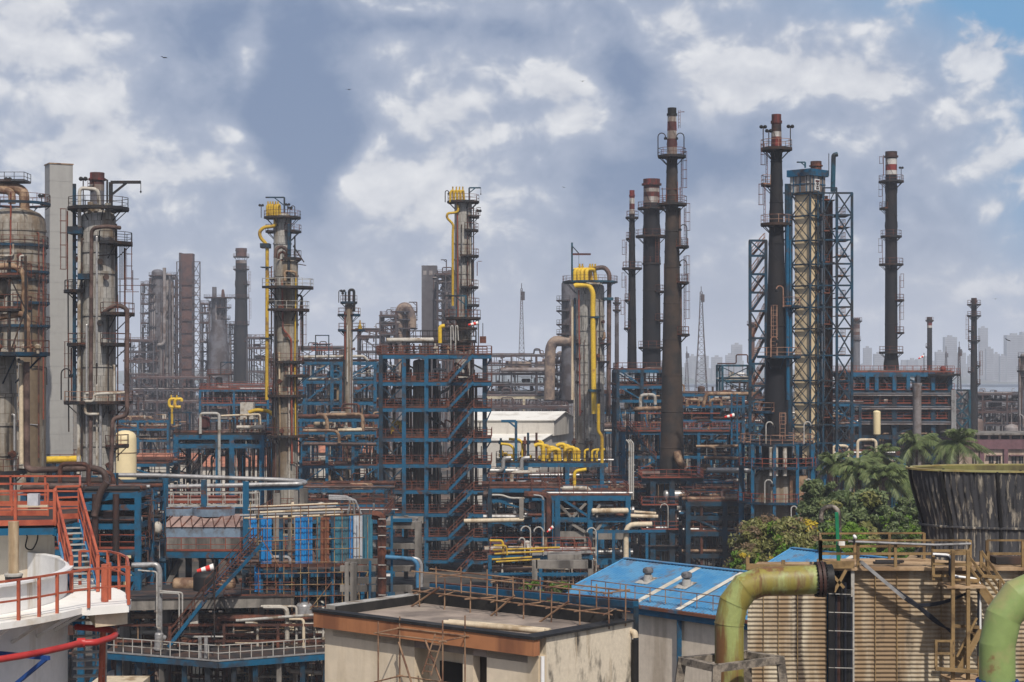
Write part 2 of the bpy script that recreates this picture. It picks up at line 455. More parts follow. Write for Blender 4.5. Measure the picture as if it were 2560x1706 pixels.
# ------------------------------------------------------------------ generators of plant
def platform(T, r0, r1, a0, a1, z, mf='dark', mr='rail', c=(0,0), h=1.1, t=.055, brackets=True, name='platform', mid=1, light=None):
    a0, a1 = radians(a0), radians(a1); b = MB()
    b.ring(r0, r1, a0, a1, z, .14, c); b.ring(r1-.06, r1+.02, a0, a1, z+.16, .30, c)
    if brackets:
        n = max(2, int(abs(a1-a0)/.75))
        for k in range(n):
            q = a0+(a1-a0)*(k+.5)/n
            d = V((cos(q), sin(q), 0)); o = V((c[0], c[1], z-.14))
            b.beam(o+d*r0, o+d*r1, .1, .18)
            b.beam(o+d*r0*.98+V((0,0,-(r1-r0)*.85)), o+d*(r0+(r1-r0)*.85), .09)
    o = T.part(name, b, m_[mf])
    full = abs(a1-a0) > 2*pi-.01
    r = MB().ringrail(r1-.03, a0, a1, z, h, t, mid, c)
    if not full:
        for q in (a0, a1):
            d = V((cos(q), sin(q), 0)); oo = V((c[0], c[1], z))
            r.rail([oo+d*(r0+.05), oo+d*(r1-.03)], h, 9, t, mid)
    T.part('railing', r, m_[mr], o)
    return o

def wobble(r, z, k, amp):
    return r*(1+amp*sin(z*.9+k)*sin(z*.23+k*2))

def stack(name, label, px, top, bot, w0, w1, Y, segs, mat, plats, ladders=(), lamps=(), group='flue stacks', cap='sooty', strake=True, name_cat='chimney', capw=1.25, hazy=False, pxb=None):
    """tapered flue stack; segs = (top px, bottom px, material) painted bands above the shaft"""
    T = Th(name, label, name_cat, px, Y, group)
    zb = max(.01, T.z(bot)); zt = T.z(top); r0 = w0*T.s/2; r1 = w1*T.s/2
    R = lambda z: r0+(r1-r0)*(zt-z)/(zt-zb)
    zs0 = T.z(segs[-1][1]) if segs else zt
    prof = [(r1, .01)] if Y >= 400 else []; z = zb
    k = 0
    while z < zs0-.3:
        prof.append((R(z), z)); k += 1
        if k % 4 == 0: prof += [(R(z)+.05, z+.02), (R(z)+.05, z+.12), (R(z), z+.14)]
        z += 1.2
    prof.append((R(zs0), zs0))
    T.part('shaft', MB().lathe(prof, 22), m_[mat])
    for (a, b, mt) in segs:
        za, zb_ = T.z(a), T.z(b)
        T.part('painted_band', MB().lathe([(R(zb_)+.012, zb_), (R(za)+.012, za)], 22), m_[mt])
    rim = MB().lathe([(r0*.8, zt-.1), (r0*.8, zt+.25), (r0*1.06, zt+.25), (r0*1.06, zt-.5), (r0*capw, zt-.5), (r0*capw, zt-.8), (r0*1.02, zt-.8)], 22, cap=False)
    T.part('rim', rim, m_[cap])
    if strake:
        for k in range(2):
            pts = []; L = (zt-zb)*.40; n = 26; st = MB()
            for i in range(n+1):
                z = zt-1.6-L*i/n; pts.append((2*pi*k/2+.6+L*i/n*2*pi/(r0*13), z))
            for (q, z), (q2, z2) in zip(pts, pts[1:]):
                ra, rb = R(z)-.01, R(z2)-.01; e = .07*r0+.03
                st.add([(ra*cos(q), ra*sin(q), z), ((ra+e)*cos(q), (ra+e)*sin(q), z), ((rb+e)*cos(q2), (rb+e)*sin(q2), z2), (rb*cos(q2), rb*sin(q2), z2),
                        (ra*cos(q), ra*sin(q), z-.05), ((ra+e)*cos(q), (ra+e)*sin(q), z-.05), ((rb+e)*cos(q2), (rb+e)*sin(q2), z2-.05), (rb*cos(q2), rb*sin(q2), z2-.05)],
                       [(0,1,2,3), (7,6,5,4), (1,5,6,2)])
            T.part('spiral_strake', st, m_[mat])
    for pl in plats:
        py, pw, a0, a1 = pl[:4]; mr_ = pl[4] if len(pl) > 4 else 'rail'
        z = T.z(py); platform(T, R(z), pw*T.s/2, a0, a1, z, 'dark', mr_)
    for (ang, a, b, off) in ladders:
        q = radians(ang); zz0, zz1 = T.z(b), T.z(a); rr = max(R(zz0), R(zz1))+.35+off
        T.part('ladder', MB().ladder((rr*cos(q), rr*sin(q)), zz0, zz1, (cos(q), sin(q)), .55, True, .06), m_['rail'])
    for (lx, ly, lb, kind) in lamps:
        lamp_part(T, lx, ly, lb, kind)
    return T

def lamp_part(T, lx, ly, lb, kind='ball', dy=-.3, mat='dark'):
    p = T.p(lx, lb, dy); zt = T.z(ly, dy); h = zt-p.z
    if kind == 'hookl' or kind == 'hookr':
        sg = -1 if kind == 'hookl' else 1; r = h*.16
        pts = [p, V((p.x, p.y, zt-r))]+[V((p.x+sg*r*(1-cos(q)), p.y, zt-r+r*sin(q))) for q in (.5, 1.1, 1.57, 2.1, 2.7, 3.3)]
        o = T.part('lamp_post', MB().tube(pts, .07, 6), m_[mat]); e = pts[-1]
        T.part('lamp_head', MB().lathe([(.05, .1), (.22, -.05), (.2, -.3), (.02, -.32)], 10, e), m_['black'], o)
    else:
        o = T.part('lamp_post', MB().tube([p, V((p.x, p.y, zt))], .06, 6), m_[mat])
        for sg in (-1, 1):
            T.part('lamp_head', MB().lathe([(.03, -.2), (.2, -.12), (.24, .05), (.15, .2), (.02, .24)], 8, (p.x+sg*.22, p.y, zt)), m_['black'], o)

class Pal:
    near = [('rust', 3), ('brown', 3), ('pale', 2), ('silver', 2), ('tan', 2), ('blue', 1), ('navy', 1), ('dark', 2)]
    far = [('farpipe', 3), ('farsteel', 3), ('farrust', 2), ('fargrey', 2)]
    warm = [('tan', 4), ('rust', 3), ('pale', 2), ('brown', 2)]
    dim = [('dark', 4), ('brown', 3), ('rust', 2), ('silver', 1), ('navy', 1)]
def pick(pal, r=rnd):
    t = sum(w for _, w in pal); x = r.random()*t
    for n, w in pal:
        x -= w
        if x <= 0: return n
    return pal[-1][0]

def rack(name, label, cat, px0, px1, Y, D, levels, bay=5.0, col=.35, mcol='blue', mbeam='blue', mrail='rail', rails=(), decks=(), pal=None, pipes=5, prange=(.07, .21), brace=.4,
         risers=6, small=60, seed=1, group='process racks', drums=(), vessels=(), colmat2=None, over=0.0, posts_front=True, mdeck='deck', colpx=None, equip=0, rt=.07, top_open=False, hi=None):
    """steel (or concrete) frame carrying pipes. levels are photo rows at depth Y, top first"""
    r = random.Random(seed); pal = pal or Pal.near
    pc = (px0+px1)/2; T = Th(name, label, cat, pc, Y, group)
    x0, x1 = T.x(px0), T.x(px1); L = x1-x0
    zs = [T.z(p) for p in levels]; zt = zs[0]
    nb = max(1, round(L/bay)); xs = [x0+L*i/nb for i in range(nb+1)]
    if colpx: xs = [T.x(q) for q in colpx]
    nd_ = max(1, round(D/bay)) if D > bay*1.4 else 1
    ys = [D*j/nd_ for j in range(nd_+1)]
    for j, y in enumerate(ys):
        for i, x in enumerate(xs):
            T.part('post', MB().hcol(x, y, 0, zt+(hi or 0), col), m_[mcol if not colmat2 or r.random() < .7 else colmat2])
    for k, z in enumerate(zs):
        b = MB(); bd = col*.95
        for y in ys: b.beam((x0-over, y, z-bd/2), (x1+over, y, z-bd/2), col*.55, bd)
        for x in xs: b.beam((x, 0, z-bd/2-.004), (x, D, z-bd/2-.004), col*.5, bd*.96)
        bo = T.part('floor_beam', b, m_[mbeam])
        if k in decks:
            d = MB().box(x0-over-.05, x1+over+.05, -over*.5-.08, D+.08, z+.003, z+.07)
            do = T.part('deck', d, m_[mdeck])
            if k in rails:
                rr = MB().rail([(x0-over, D, z+.07), (x0-over, -over*.5, z+.07), (x1+over, -over*.5, z+.07), (x1+over, D, z+.07), (x0-over, D, z+.07)], 1.1, 1.5, rt, 1)
                T.part('railing', rr, m_[mrail], do)
        # pipes lying along the level
        n = r.randint(max(1, pipes-2), pipes+2) if pipes else 0
        for q in range(n):
            rad = r.uniform(*prange)*(1 if r.random() < .8 else 1.7); y = D*(q+.5)/n+r.uniform(-.2, .2); zz = z+.08+rad
            a = x0-r.random()*1.0; bb = x1+r.random()*1.0
            m = pick(pal, r); u = r.random()
            if u < .25: pts = [(a, y, zz), (a+(bb-a)*r.uniform(.3, .9), y, zz)]; pts.append((pts[-1][0], y, zz-r.uniform(1.5, 4)))
            elif u < .45: xq = a+(bb-a)*r.uniform(.1, .6); pts = [(xq, y, zz-r.uniform(1, 3)), (xq, y, zz), (bb, y, zz)]
            elif u < .62:
                xq = a+(bb-a)*r.uniform(.2, .7); w = r.uniform(1.2, 2.6); hgt = r.uniform(.8, 2.0)
                pts = [(a, y, zz), (xq, y, zz), (xq, y, zz+hgt), (xq+w, y, zz+hgt), (xq+w, y, zz), (bb, y, zz)]
            else: pts = [(a, y, zz), (bb, y, zz)]
            pts = [(p[0], p[1], max(.1, p[2])) for p in pts]
            T.part('pipe', MB().pipe(pts, rad, n=8, k=3), m_[m])
    # diagonal braces
    zz = zs+[0]
    for k in range(len(zs)):
        for i in range(len(xs)-1):
            for y in (0, D):
                if r.random() < brace:
                    b = MB()
                    if r.random() < .5: b.beam((xs[i], y, zz[k+1]), (xs[i+1], y, zz[k]), col*.45)
                    else: b.beam((xs[i+1], y, zz[k+1]), (xs[i], y, zz[k]), col*.45)
                    T.part('brace', b, m_[mbeam])
    for q in range(risers):
        x = r.uniform(x0, x1); y = r.uniform(0, D); rad = r.uniform(.06, .2)
        za = r.uniform(0, zt*.5); zb = r.uniform(zt*.6, zt+1.5); sg = r.choice((-1, 1)); w = r.uniform(.8, 3)
        pts = [(x-sg*w, y, za), (x, y, za), (x, y, zb), (x+sg*r.uniform(.5, 3), y, zb)]
        if r.random() < .4: pts = pts[1:3]
        T.part('pipe', MB().pipe(pts, rad, n=7, k=3), m_[pick(pal, r)])
    # small-bore lines, conduits, handrails and valves: too many to count
    sm = {}
    for q in range(small):
        mt = pick(pal, r); b = sm.setdefault(mt, MB())
        x = r.uniform(x0, x1); y = r.uniform(0, D); k = r.randrange(len(zs)); z0_ = zz[k+1]; z1_ = zz[k]
        z = r.uniform(z0_, z1_); u = r.random(); rad = r.uniform(.025, .07)
        if u < .4:
            x2 = min(x1+.5, x+r.uniform(1, 6)); z2 = max(.1, z-r.uniform(.4, 2)); b.tube([(x, y, z), (x2, y, z), (x2, y, z2)], rad, 4)
        elif u < .75:
            b.tube([(x, y, z0_), (x, y, z1_)], rad, 4)
        elif u < .9:
            b.cyl((x, y, z-.25), (x, y, z+.25), r.uniform(.1, .25), 7); b.cyl((x-.35, y, z), (x+.35, y, z), .1, 6); b.cyl((x, y, z+.25), (x, y, z+.6), .04, 5); b.cyl((x, y, z+.58), (x, y, z+.62), .22, 8)
        else:
            w = r.uniform(.3, .8); b.box(x-w/2, x+w/2, y-.2, y+.2, z, z+r.uniform(.4, 1.0))
    for mt, b in sm.items(): T.part('small_bore_piping', b, m_[mt], kind='stuff')
    for q in range(equip):
        k = r.randrange(1, len(zs)+1); z = zz[k]+.1; x = r.uniform(x0+1, x1-1); y = r.uniform(.8, max(.9, D-.8)); rad = r.uniform(.45, .9)
        mt = pick([('silver', 3), ('pale', 2), ('cream', 2), ('brown', 2), ('tan', 1)] if pal is not Pal.far else Pal.far, r)
        if r.random() < .6:
            w = r.uniform(2, 4); o = T.part('exchanger', MB().drum((x-w/2, y, z+rad+.4), (x+w/2, y, z+rad+.4), rad), m_[mt])
            T.part('saddle', MB().box(x-w*.3-.1, x-w*.3+.1, y-rad*.8, y+rad*.8, z, z+.6).box(x+w*.3-.1, x+w*.3+.1, y-rad*.8, y+rad*.8, z, z+.6), m_['concrete'], o)
        else:
            hgt = r.uniform(1.5, 3.0); T.part('vessel', MB().drum((x, y, z), (x, y, z+hgt), rad*.8), m_[mt])
    for (a, b_, py, rad, dy, mt) in drums:
        T.part('drum', MB().drum((T.x(a, dy), dy, T.z(py, dy)), (T.x(b_, dy), dy, T.z(py, dy)), rad), m_[mt])
    for (xq, pt, pb, rad, dy, mt) in vessels:
        T.part('vessel', MB().drum((T.x(xq, dy), dy, max(0, T.z(pb, dy))), (T.x(xq, dy), dy, T.z(pt, dy)), rad), m_[mt])
    T.xs, T.zs, T.D = xs, zs, D
    return T

def windsock(label, px, py, L, Y, pole_bot, mrgb=None, tilt=-.15, flip=1):
    """striped sock on a mast; (px,py) its mouth"""
    T = Th('windsock', label, 'windsock', px, Y, 'windsocks')
    s = T.s; L = L*s; p = T.p(px, py); zb = T.z(pole_bot)
    o = T.part('pole', MB().tube([(p.x+flip*0, 0, zb), (p.x, 0, p.z+.5)], .06, 6).tube([(p.x, 0, p.z+.45), (p.x-.02, 0, p.z+.45)], .05, 6), m_['dark'])
    d = V((flip*-1, -.15, tilt)).normalized()
    r = .40*L*.5
    for k in range(4):
        a = p+d*(L*k/4); b = p+d*(L*(k+1)/4)
        T.part('sock_band', MB().tube([a, b], [r*(1-.13*k), r*(1-.13*(k+1))], 12, cap=False), m_['sockred' if k % 2 else 'sockwhite'])
    T.part('hoop', MB().tube([p-d*.02, p+d*.04], r*1.04, 12, cap=False), m_['dark'])
    return T
M('sockred', (.62, .04, .03), None, 0, 1, rough=.8, var=.1)
M('sockwhite', (.78, .74, .70), None, 0, 1, rough=.8, var=.1)

def davit(T, bx, by, tx, ty, ax, strut=None, mat='teal', dy=-.4, w=.16, hook=True):
    """post from (bx,by) to (bx,ty), arm to ax"""
    b = MB(); a = T.p(bx, by, dy); c = T.p(bx, ty, dy); e = T.p(ax, ty, dy)
    b.beam(a, c, w); b.beam(c, e, w*.85)
    d = (e-c)*.55; b.beam(c+d, V((c.x, c.y, c.z-abs(d.x)*.8)), w*.6)
    o = T.part('davit', b, m_[mat])
    if hook: T.part('hook', MB().cyl(e+V((0,0,-.9)), e, .035, 5).lathe([(.02,.15),(.11,0),(.02,-.15)], 8, e+V((0,0,-.95))), m_['dark'], o)
    return o

def lamp_post(label, px, top, bot, Y, side=1, group='lamp posts', mat='palerail', r=.05):
    T = Th('lamp_post', label, 'lamp post', px, Y, group, z=0)
    zt, zb = T.z(top), T.z(bot); q = .35
    pts = [(0, 0, zb), (0, 0, zt-q)]+[(side*q*(1-cos(a)), 0, zt-q+q*sin(a)) for a in (.5, 1.05, 1.57, 2.1, 2.7)]
    T.part('pole', MB().tube(pts, r, 6), m_[mat])
    T.part('lamp_head', MB().lathe([(.05, .1), (.17, .0), (.15, -.2), (.02, -.22)], 8, pts[-1]), m_['dark'])
    return T
# ------------------------------------------------------------------ stacks
RW = lambda *ys: ys
# tall brown stack with red and white top
T = stack('flue_stack', 'tallest slim brown stack with red and white banded top', 1680, 275, 1188, 21, 62, 240,
      [(285, 305, 'whiteband'), (305, 328, 'redband'), (328, 348, 'whiteband'), (348, 369, 'redband'), (369, 392, 'whiteband')], 'stackbrown',
      [(392, 70, 0, 360), (512, 74, 0, 360), (618, 84, -60, 45), (708, 84, -60, 45), (838, 88, -60, 45)],
      [(20, 275, 320, .1), (12, 395, 510, .15), (15, 520, 617, .5), (15, 640, 838, .2)],
      [(1645, 333, 392, 'hookr'), (1710, 333, 392, 'hookl'), (1717, 562, 615, 'hookl'), (1717, 650, 706, 'hookl')], cap='black')
o = T.part('riser_pipe', MB().tube([T.p(1699, 520, -.3), T.p(1700, 618, -.3)], .16, 8).tube([T.p(1702, 712, -.3), T.p(1703, 838, -.3)], .14, 8), m_['brown'])
T.part('duct_inlet', MB().pipe([T.p(1692, 1130, -2.2), T.p(1698, 1155, -2.6), T.p(1706, 1165, -2.2)], .55, 1.0, 12), m_['tan'])
T.part('base_flare', MB().lathe([(62*T.s/2, T.z(1188)), (70*T.s/2, T.z(1205))], 22), m_['stackbrown'])
# upper framework cage at 512
b = MB()
for a, c in ((1656, 470), (1666, 468), (1694, 455), (1700, 468)): b.beam(T.p(a, c, -.8), T.p(a, 512, -.8), .09)
b.beam(T.p(1652, 473, -.8), T.p(1702, 473, -.8), .08)
T.part('guard_frame', b, m_['rail'])

stack('flue_stack', 'thick dark stack with faded red and white bands beside the tall brown stack', 1629, 452, 925, 40, 46, 300,
      [(462, 472, 'redband'), (472, 481, 'whiteband'), (481, 493, 'redband'), (493, 508, 'whiteband')], 'stack',
      [(522, 70, 0, 360), (592, 80, 0, 360), (660, 46, 0, 360), (730, 62, -70, 40), (802, 62, -70, 40), (870, 66, 0, 360)],
      [(-8, 660, 925, .2), (-65, 600, 660, .1)], cap='redband')
stack('flue_stack', 'thinnest banded dark stack at the left of the thick stack', 1580, 480, 925, 12, 24, 300,
      [(490, 496, 'redband'), (496, 510, 'whiteband'), (510, 524, 'redband'), (524, 535, 'whiteband')], 'stack',
      [(545, 32, 0, 360), (598, 30, 90, 230), (672, 50, 0, 360), (752, 38, 110, 230), (822, 40, 110, 240)],
      [(195, 605, 670, .1), (190, 755, 820, .15), (195, 690, 752, .1)], cap='redband')
T = stack('flue_stack', 'dark blue-black stack with red top in front of the beige lattice tower', 1941, 292, 1100, 23, 62, 210,
      [(296, 312, 'redband'), (312, 330, 'sooty'), (330, 343, 'whiteband'), (343, 366, 'redband')], 'stack',
      [(374, 78, 0, 360, 'tanrail'), (462, 76, 95, 200, 'tanrail'), (562, 78, 0, 360, 'tanrail')],
      [(190, 380, 460, .1), (190, 470, 560, .25)],
      [(1908, 318, 374, 'ball'), (1922, 328, 374, 'ball'), (1976, 317, 374, 'ball')], cap='redband')
for (py, a0, a1, w) in ((768, -60, 40, 100), (893, -150, 40, 100), (1030, 150, 250, 96)):
    zz = T.z(py); platform(T, 29*T.s, w*T.s/2+.5, a0, a1, zz, 'navy', 'tanrail')
T.part('ladder', MB().ladder((T.x(1928), -2.3), T.z(890), T.z(768), (0, -1), .6, True, .07), m_['tanrail'])
T.part('ladder', MB().ladder((T.x(1948), -2.6), T.z(1105), T.z(1030), (0, -1), .6, True, .07), m_['tanrail'])
T.part('riser_pipe', MB().tube([T.p(1968, 560, -1.2), T.p(1970, 1000, -1.6)], .2, 8).tube([T.p(1975, 600, -1.0), T.p(1977, 880, -1.4)], .12, 8), m_['blue'])
lamp_part(T, 1958, 715, 768, 'hookl', -2.6, 'tanrail'); lamp_part(T, 1927, 842, 893, 'hookr', -2.9, 'tanrail')
T = stack('flue_stack', 'solitary dark stack with peeling red and white top at the right', 2228, 383, 930, 28, 32, 319,
      [(388, 398, 'sooty'), (398, 412, 'whiteband'), (412, 427, 'redband'), (427, 438, 'whiteband')], 'stack',
      [(455, 62, 0, 360), (522, 58, 90, 225), (592, 52, 0, 360), (662, 60, 0, 360), (752, 64, -60, 45), (833, 64, -60, 45), (882, 60, 0, 360)],
      [(170, 460, 522, .1), (170, 600, 662, .1), (0, 690, 750, .1), (175, 388, 440, .0), (5, 760, 830, .1)],
      [(2253, 420, 455, 'ball')], cap='sooty')
T.part('base_cone', MB().lathe([(16*T.s, T.z(888)), (19*T.s, T.z(912)), (19*T.s, T.z(926))], 22), m_['stack'])
stack('flue_stack', 'slender dark stack with many small platforms near the right edge', 2435, 748, 1025, 13, 19, 450, [(750, 760, 'sooty')], 'stack',
      [(762, 34, 0, 360), (790, 34, 0, 360), (828, 30, 90, 250), (852, 30, 0, 360), (873, 28, 90, 250), (915, 32, -70, 70), (930, 30, 90, 250), (960, 32, -70, 70)], [(0, 880, 960, .2), (180, 790, 870, .2)], strake=False)
stack('flue_stack', 'short far stack with one white band beyond the right heater', 2324, 795, 930, 12, 13, 560, [(795, 803, 'sooty'), (803, 814, 'redband'), (814, 820, 'whiteband')], 'stack', [(802, 20, 0, 360), (868, 20, 100, 260)], strake=False)
stack('flue_stack', 'hazy far stack with pale bands right of the lattice tower', 2141, 798, 935, 17, 18, 560, [(804, 812, 'farpipe'), (812, 822, 'farrust'), (822, 830, 'farpipe'), (830, 838, 'farrust')], 'greybox', [(803, 28, 0, 360), (851, 22, 0, 360)], strake=False)
stack('flue_stack', 'thin grey stack between the yellow topped column and the dark stacks', 1542, 746, 930, 10, 11, 420, [], 'fargrey', [(758, 20, 0, 360), (776, 20, 0, 360)], strake=False, cap='fargrey')
stack('flue_stack', 'hazy black chimney left of the yellow pipe column', 603, 623, 962, 27, 36, 640, [(626, 641, 'farrust'), (651, 659, 'farpipe')], 'stack',
      [(643, 40, 0, 360), (674, 40, 0, 360), (712, 42, -60, 60), (745, 40, 0, 360), (812, 40, 0, 360), (855, 44, -50, 80)], [(0, 745, 812, .2), (0, 680, 745, .2)], capw=1.1, cap='farrust')
stack('flue_stack', 'short stack with red and white lip behind the left column', 243, 437, 1300, 34, 44, 240, [(446, 462, 'redband'), (462, 478, 'whiteband')], 'greybox', [(470, 48, 100, 260)], strake=False, cap='redband')
stack('flue_stack', 'hazy stack hidden behind the left leg of the lattice tower', 1880, 808, 960, 13, 15, 560, [(812, 836, 'farrust')], 'farrust', [(812, 26, 0, 360), (850, 20, 0, 360)], strake=False, cap='farrust')

# ------------------------------------------------------------------ columns
def column(name, label, px, top, bot, w, Y, mat, plats, cat='process column', rings=(), dome=True, group='process columns', pipes=(), ladders=(), lamps=(), plm='dark', skirt=None, n=28):
    T = Th(name, label, cat, px, Y, group)
    r = w*T.s/2; zt = T.z(top); zb = .01
    prof = [(r, zb), (r, zt)]
    if dome: prof += [(r*.96, zt+r*.18), (r*.8, zt+r*.36), (r*.5, zt+r*.50), (.06, zt+r*.56)]
    T.part('shell', MB().lathe(prof, n), m_[mat])
    for py in rings:
        z = T.z(py); T.part('stiffener_ring', MB().lathe([(r, z-.14), (r+.1, z-.12), (r+.1, z+.12), (r, z+.14)], n, cap=False), m_[mat])
    for pl in plats:
        py, pw, a0, a1 = pl[:4]
        platform(T, r+.02, pw*T.s/2, a0, a1, T.z(py), pl[5] if len(pl) > 5 else plm, pl[4] if len(pl) > 4 else 'rail')
    for (pts, rad, mt) in pipes:
        T.part('pipe', MB().pipe([T.p(*q) for q in pts], rad, n=10), m_[mt])
    for (ang, a, b, off) in ladders:
        q = radians(ang); rr = r+.3+off
        T.part('ladder', MB().ladder((rr*cos(q), rr*sin(q)), T.z(b), T.z(a), (cos(q), sin(q)), .55, True, .06), m_['rail'])
    for (lx, ly, lb, kind) in lamps: lamp_part(T, lx, ly, lb, kind)
    q_ = random.Random(int(px*7+top)); far = Y > 430
    for k in range(9 if not far else 26):       # risers, drains and instrument lines strapped to the shell
        a_ = radians(q_.uniform(-175, -5)); ra = q_.uniform(.04, .11)*(2.2 if far else 1)*(1+r*.08); rr_ = r+.12+ra+q_.uniform(0, .15); z1 = zt*q_.uniform(.55, 1.0); z0 = z1*q_.uniform(.2, .8)
        x_, y_ = rr_*cos(a_), rr_*sin(a_); pts_ = [(x_, y_, z0), (x_, y_, z1), (x_*.9, y_*.9, z1+.01)]
        if q_.random() < .5: x2, y2 = rr_*cos(a_+.7), rr_*sin(a_+.7); pts_ = [(x2, y2, max(.2, z0-q_.uniform(1, 5))), (x2, y2, z0), (x_, y_, z0+.2), (x_, y_, z1), (x_*.9, y_*.9, z1+.01)]
        T.part('riser_pipe', MB().pipe(pts_, ra, ra*3, 7, 3), m_[pick(Pal.far if far else [('rust', 3), ('dark', 4), ('pale', 2), ('brown', 2), ('silver', 2), ('redrail', 1)], q_)])
    for k in range(7):
        a_ = radians(q_.uniform(-160, -20)); z = zt*q_.uniform(.35, .97); d_ = V((cos(a_), sin(a_), 0)); T.part('nozzle', MB().cyl(d_*r+V((0,0,z)), d_*(r+.45)+V((0,0,z)), .14+.03*r, 8).cyl(d_*(r+.42)+V((0,0,z)), d_*(r+.5)+V((0,0,z)), .22+.05*r, 10), m_['fargrey' if far else q_.choice(['dark', 'brown', 'rust'])])
    T.r = r
    return T

# left column with crane davit
T = column('distillation_column', 'grey clad column with black crown platform and crane arm at the left', 246, 548, 1215, 86, 180, 'shell',
    [(523, 150, 0, 360, 'dark'), (610, 168, -75, 45, 'dark'), (730, 168, 130, 235, 'dark'), (786, 178, -70, 30, 'rail'), (862, 160, -70, 30, 'rail'), (862, 152, 150, 240, 'rail'), (1006, 168, -180, 10, 'tanrail'), (1115, 150, -55, 20, 'rail')],
    rings=(630, 683, 788, 915, 1112),
    pipes=[([(226, 1165, -2.4), (229, 572, -2.4), (262, 566, -2.6), (300, 570, -1)], .20, 'brown'),
           ([(262, 780, -1.6), (288, 762, -2.2), (318, 770, -2.2), (318, 1040, -2.2), (282, 1046, -2.2), (277, 1180, -2.2)], .22, 'brown'),
           ([(196, 1185, -1.4), (199, 470, -1.2), (245, 474, -1.2), (250, 530, -.6)], .19, 'pale'),
           ([(222, 985, -2.9), (213, 985, -2.9), (213, 1036, -2.9), (248, 1036, -2.9)], .15, 'pale'),
           ([(214, 1004, -3.3), (235, 1004, -3.3), (235, 986, -3.3), (312, 982, -2.6)], .14, 'pale'),
           ([(251, 1200, -2.2), (251, 1010, -2.2)], .15, 'silver'),
           ([(241, 1170, -2.0), (241, 640, -2.0), (294, 635, -1.5)], .06, 'dark'),
           ([(170, 700, -1.0), (172, 1080, -1.0)], .07, 'dark'), ([(290, 560, -.8), (292, 760, -.8)], .12, 'dark'),
           ([(305, 615, -.5), (305, 700, -.5)], .05, 'dark'), ([(310, 615, -.5), (310, 700, -.5)], .05, 'dark'), ([(300, 615, -.5), (300, 760, -.5)], .05, 'dark')],
    ladders=[(200, 870, 1000, .6), (200, 530, 730, 1.0), (5, 620, 780, .6)])
davit(T, 277, 520, 277, 456, 352, w=.34, mat='dark')
davit(T, 268, 520, 268, 450, 262, w=.16, mat='dark', hook=False)
lamp_part(T, 208, 448, 520, 'ball'); lamp_part(T, 153, 922, 1000, 'hookr', -2.5)
T.part('blue_ladder_tower', MB().beam(T.p(186, 1000, -.6), T.p(186, 460, -.6), .3).beam(T.p(199, 1000, -.3), T.p(199, 520, -.3), .2), m_['navy'])
b = MB()
for k in range(22): b.beam(T.p(186, 560+k*18, -.6), T.p(200, 569+k*18, -.3), .09).beam(T.p(200, 560+k*18, -.3), T.p(186, 569+k*18, -.6), .09)
T.part('lacing', b, m_['navy'])
T.part('pipe_bracket', MB().box(T.x(180), T.x(216), -2, .5, T.z(588), T.z(570)).box(T.x(212), T.x(240), -3.0, -1.8, T.z(702), T.z(688)), m_['navy'])
b = MB()
for py, x0, x1 in ((698, 295, 347), (714, 296, 360), (730, 296, 347)): b.beam(T.p(x0, py, -.8), T.p(x1, py, -.8), .06)
b.beam(T.p(332, 676, -.8), T.p(332, 785, -.8), .07); b.beam(T.p(311, 700, -.8), T.p(311, 785, -.8), .06)
T.part('scaffold_pole', b, m_['rust'])
for q in ((226, 505), (240, 512), (270, 508)):
    T.part('nozzle', MB().cyl(T.p(q[0], 548, -1.2), T.p(q[0], q[1], -1.2), .3, 8), m_['shellwarm'])

# far-left large vessel with dome
T = column('reactor_vessel', 'huge domed vessel with stained cladding at the left edge', 40, 560, 1010, 146, 215, 'shellwarm',
    [(511, 168, 0, 360, 'rail', 'navy'), (616, 158, 0, 360, 'rail', 'navy'), (682, 162, -90, 30, 'rail', 'navy'), (702, 160, 0, 360, 'rail', 'navy'), (759, 164, -80, 30, 'rail', 'navy'), (816, 166, 0, 360, 'rail', 'navy')],
    rings=(578, 600, 634, 666, 725), pipes=[([(-30, 472, -1), (40, 470, -1), (60, 480, -1), (62, 540, -1)], .62, 'tan'), ([(30, 510, -2), (30, 478, -2), (-20, 474, -2)], .45, 'tan'),
    ([(27, 480, -3.6), (26, 700, -3.7)], .1, 'redrail'), ([(-10, 640, -3.7), (33, 640, -3.7), (33, 610, -3.7)], .12, 'pale'), ([(48, 690, -3.7), (50, 640, -3.7), (60, 640, -3.7)], .12, 'pale')], ladders=[(-30, 690, 815, .3)])
lamp_part(T, 104, 490, 511, 'ball'); lamp_part(T, 20, 448, 470, 'ball')
T.part('pipe_platform', MB().box(-2, 1.5, -2, 1, T.z(458), T.z(456)).rail([(-2, -2, T.z(456)), (1.5, -2, T.z(456)), (1.5, 1, T.z(456))], 1.0, 1.2, .06), m_['dark'])
# clad square tower
T = Th('clad_tower', 'tall plain tower clad in pale grey panels', 'tower', 147, 235)
hw = 36*T.s; R = Matrix.Rotation(radians(28), 3, 'Z')
def rotbox(b, w, d, z0, z1, R):
    vs = [R@V((sx*w, sy*d, z)) for z in (z0, z1) for sx, sy in ((-1,-1),(1,-1),(1,1),(-1,1))]
    return b.add(vs, [(3,2,1,0),(4,5,6,7),(0,1,5,4),(1,2,6,5),(2,3,7,6),(3,0,4,7)])
w_, d_ = hw*.80, hw*.72
wm = MB(); zq = .0; zt_ = T.z(414); nq = 24
for k in range(nq): rotbox(wm, w_, d_, zt_*k/nq, zt_*(k+1)/nq-.06, R); rotbox(wm, w_-.02, d_-.02, zt_*(k+1)/nq-.06, zt_*(k+1)/nq, R)
T.part('wall', wm, m_['cladgrey'] if 'cladgrey' in m_ else M('cladgrey', (.40, .39, .365), (.33, .32, .30), .3, .3, True, .6, var=.06))
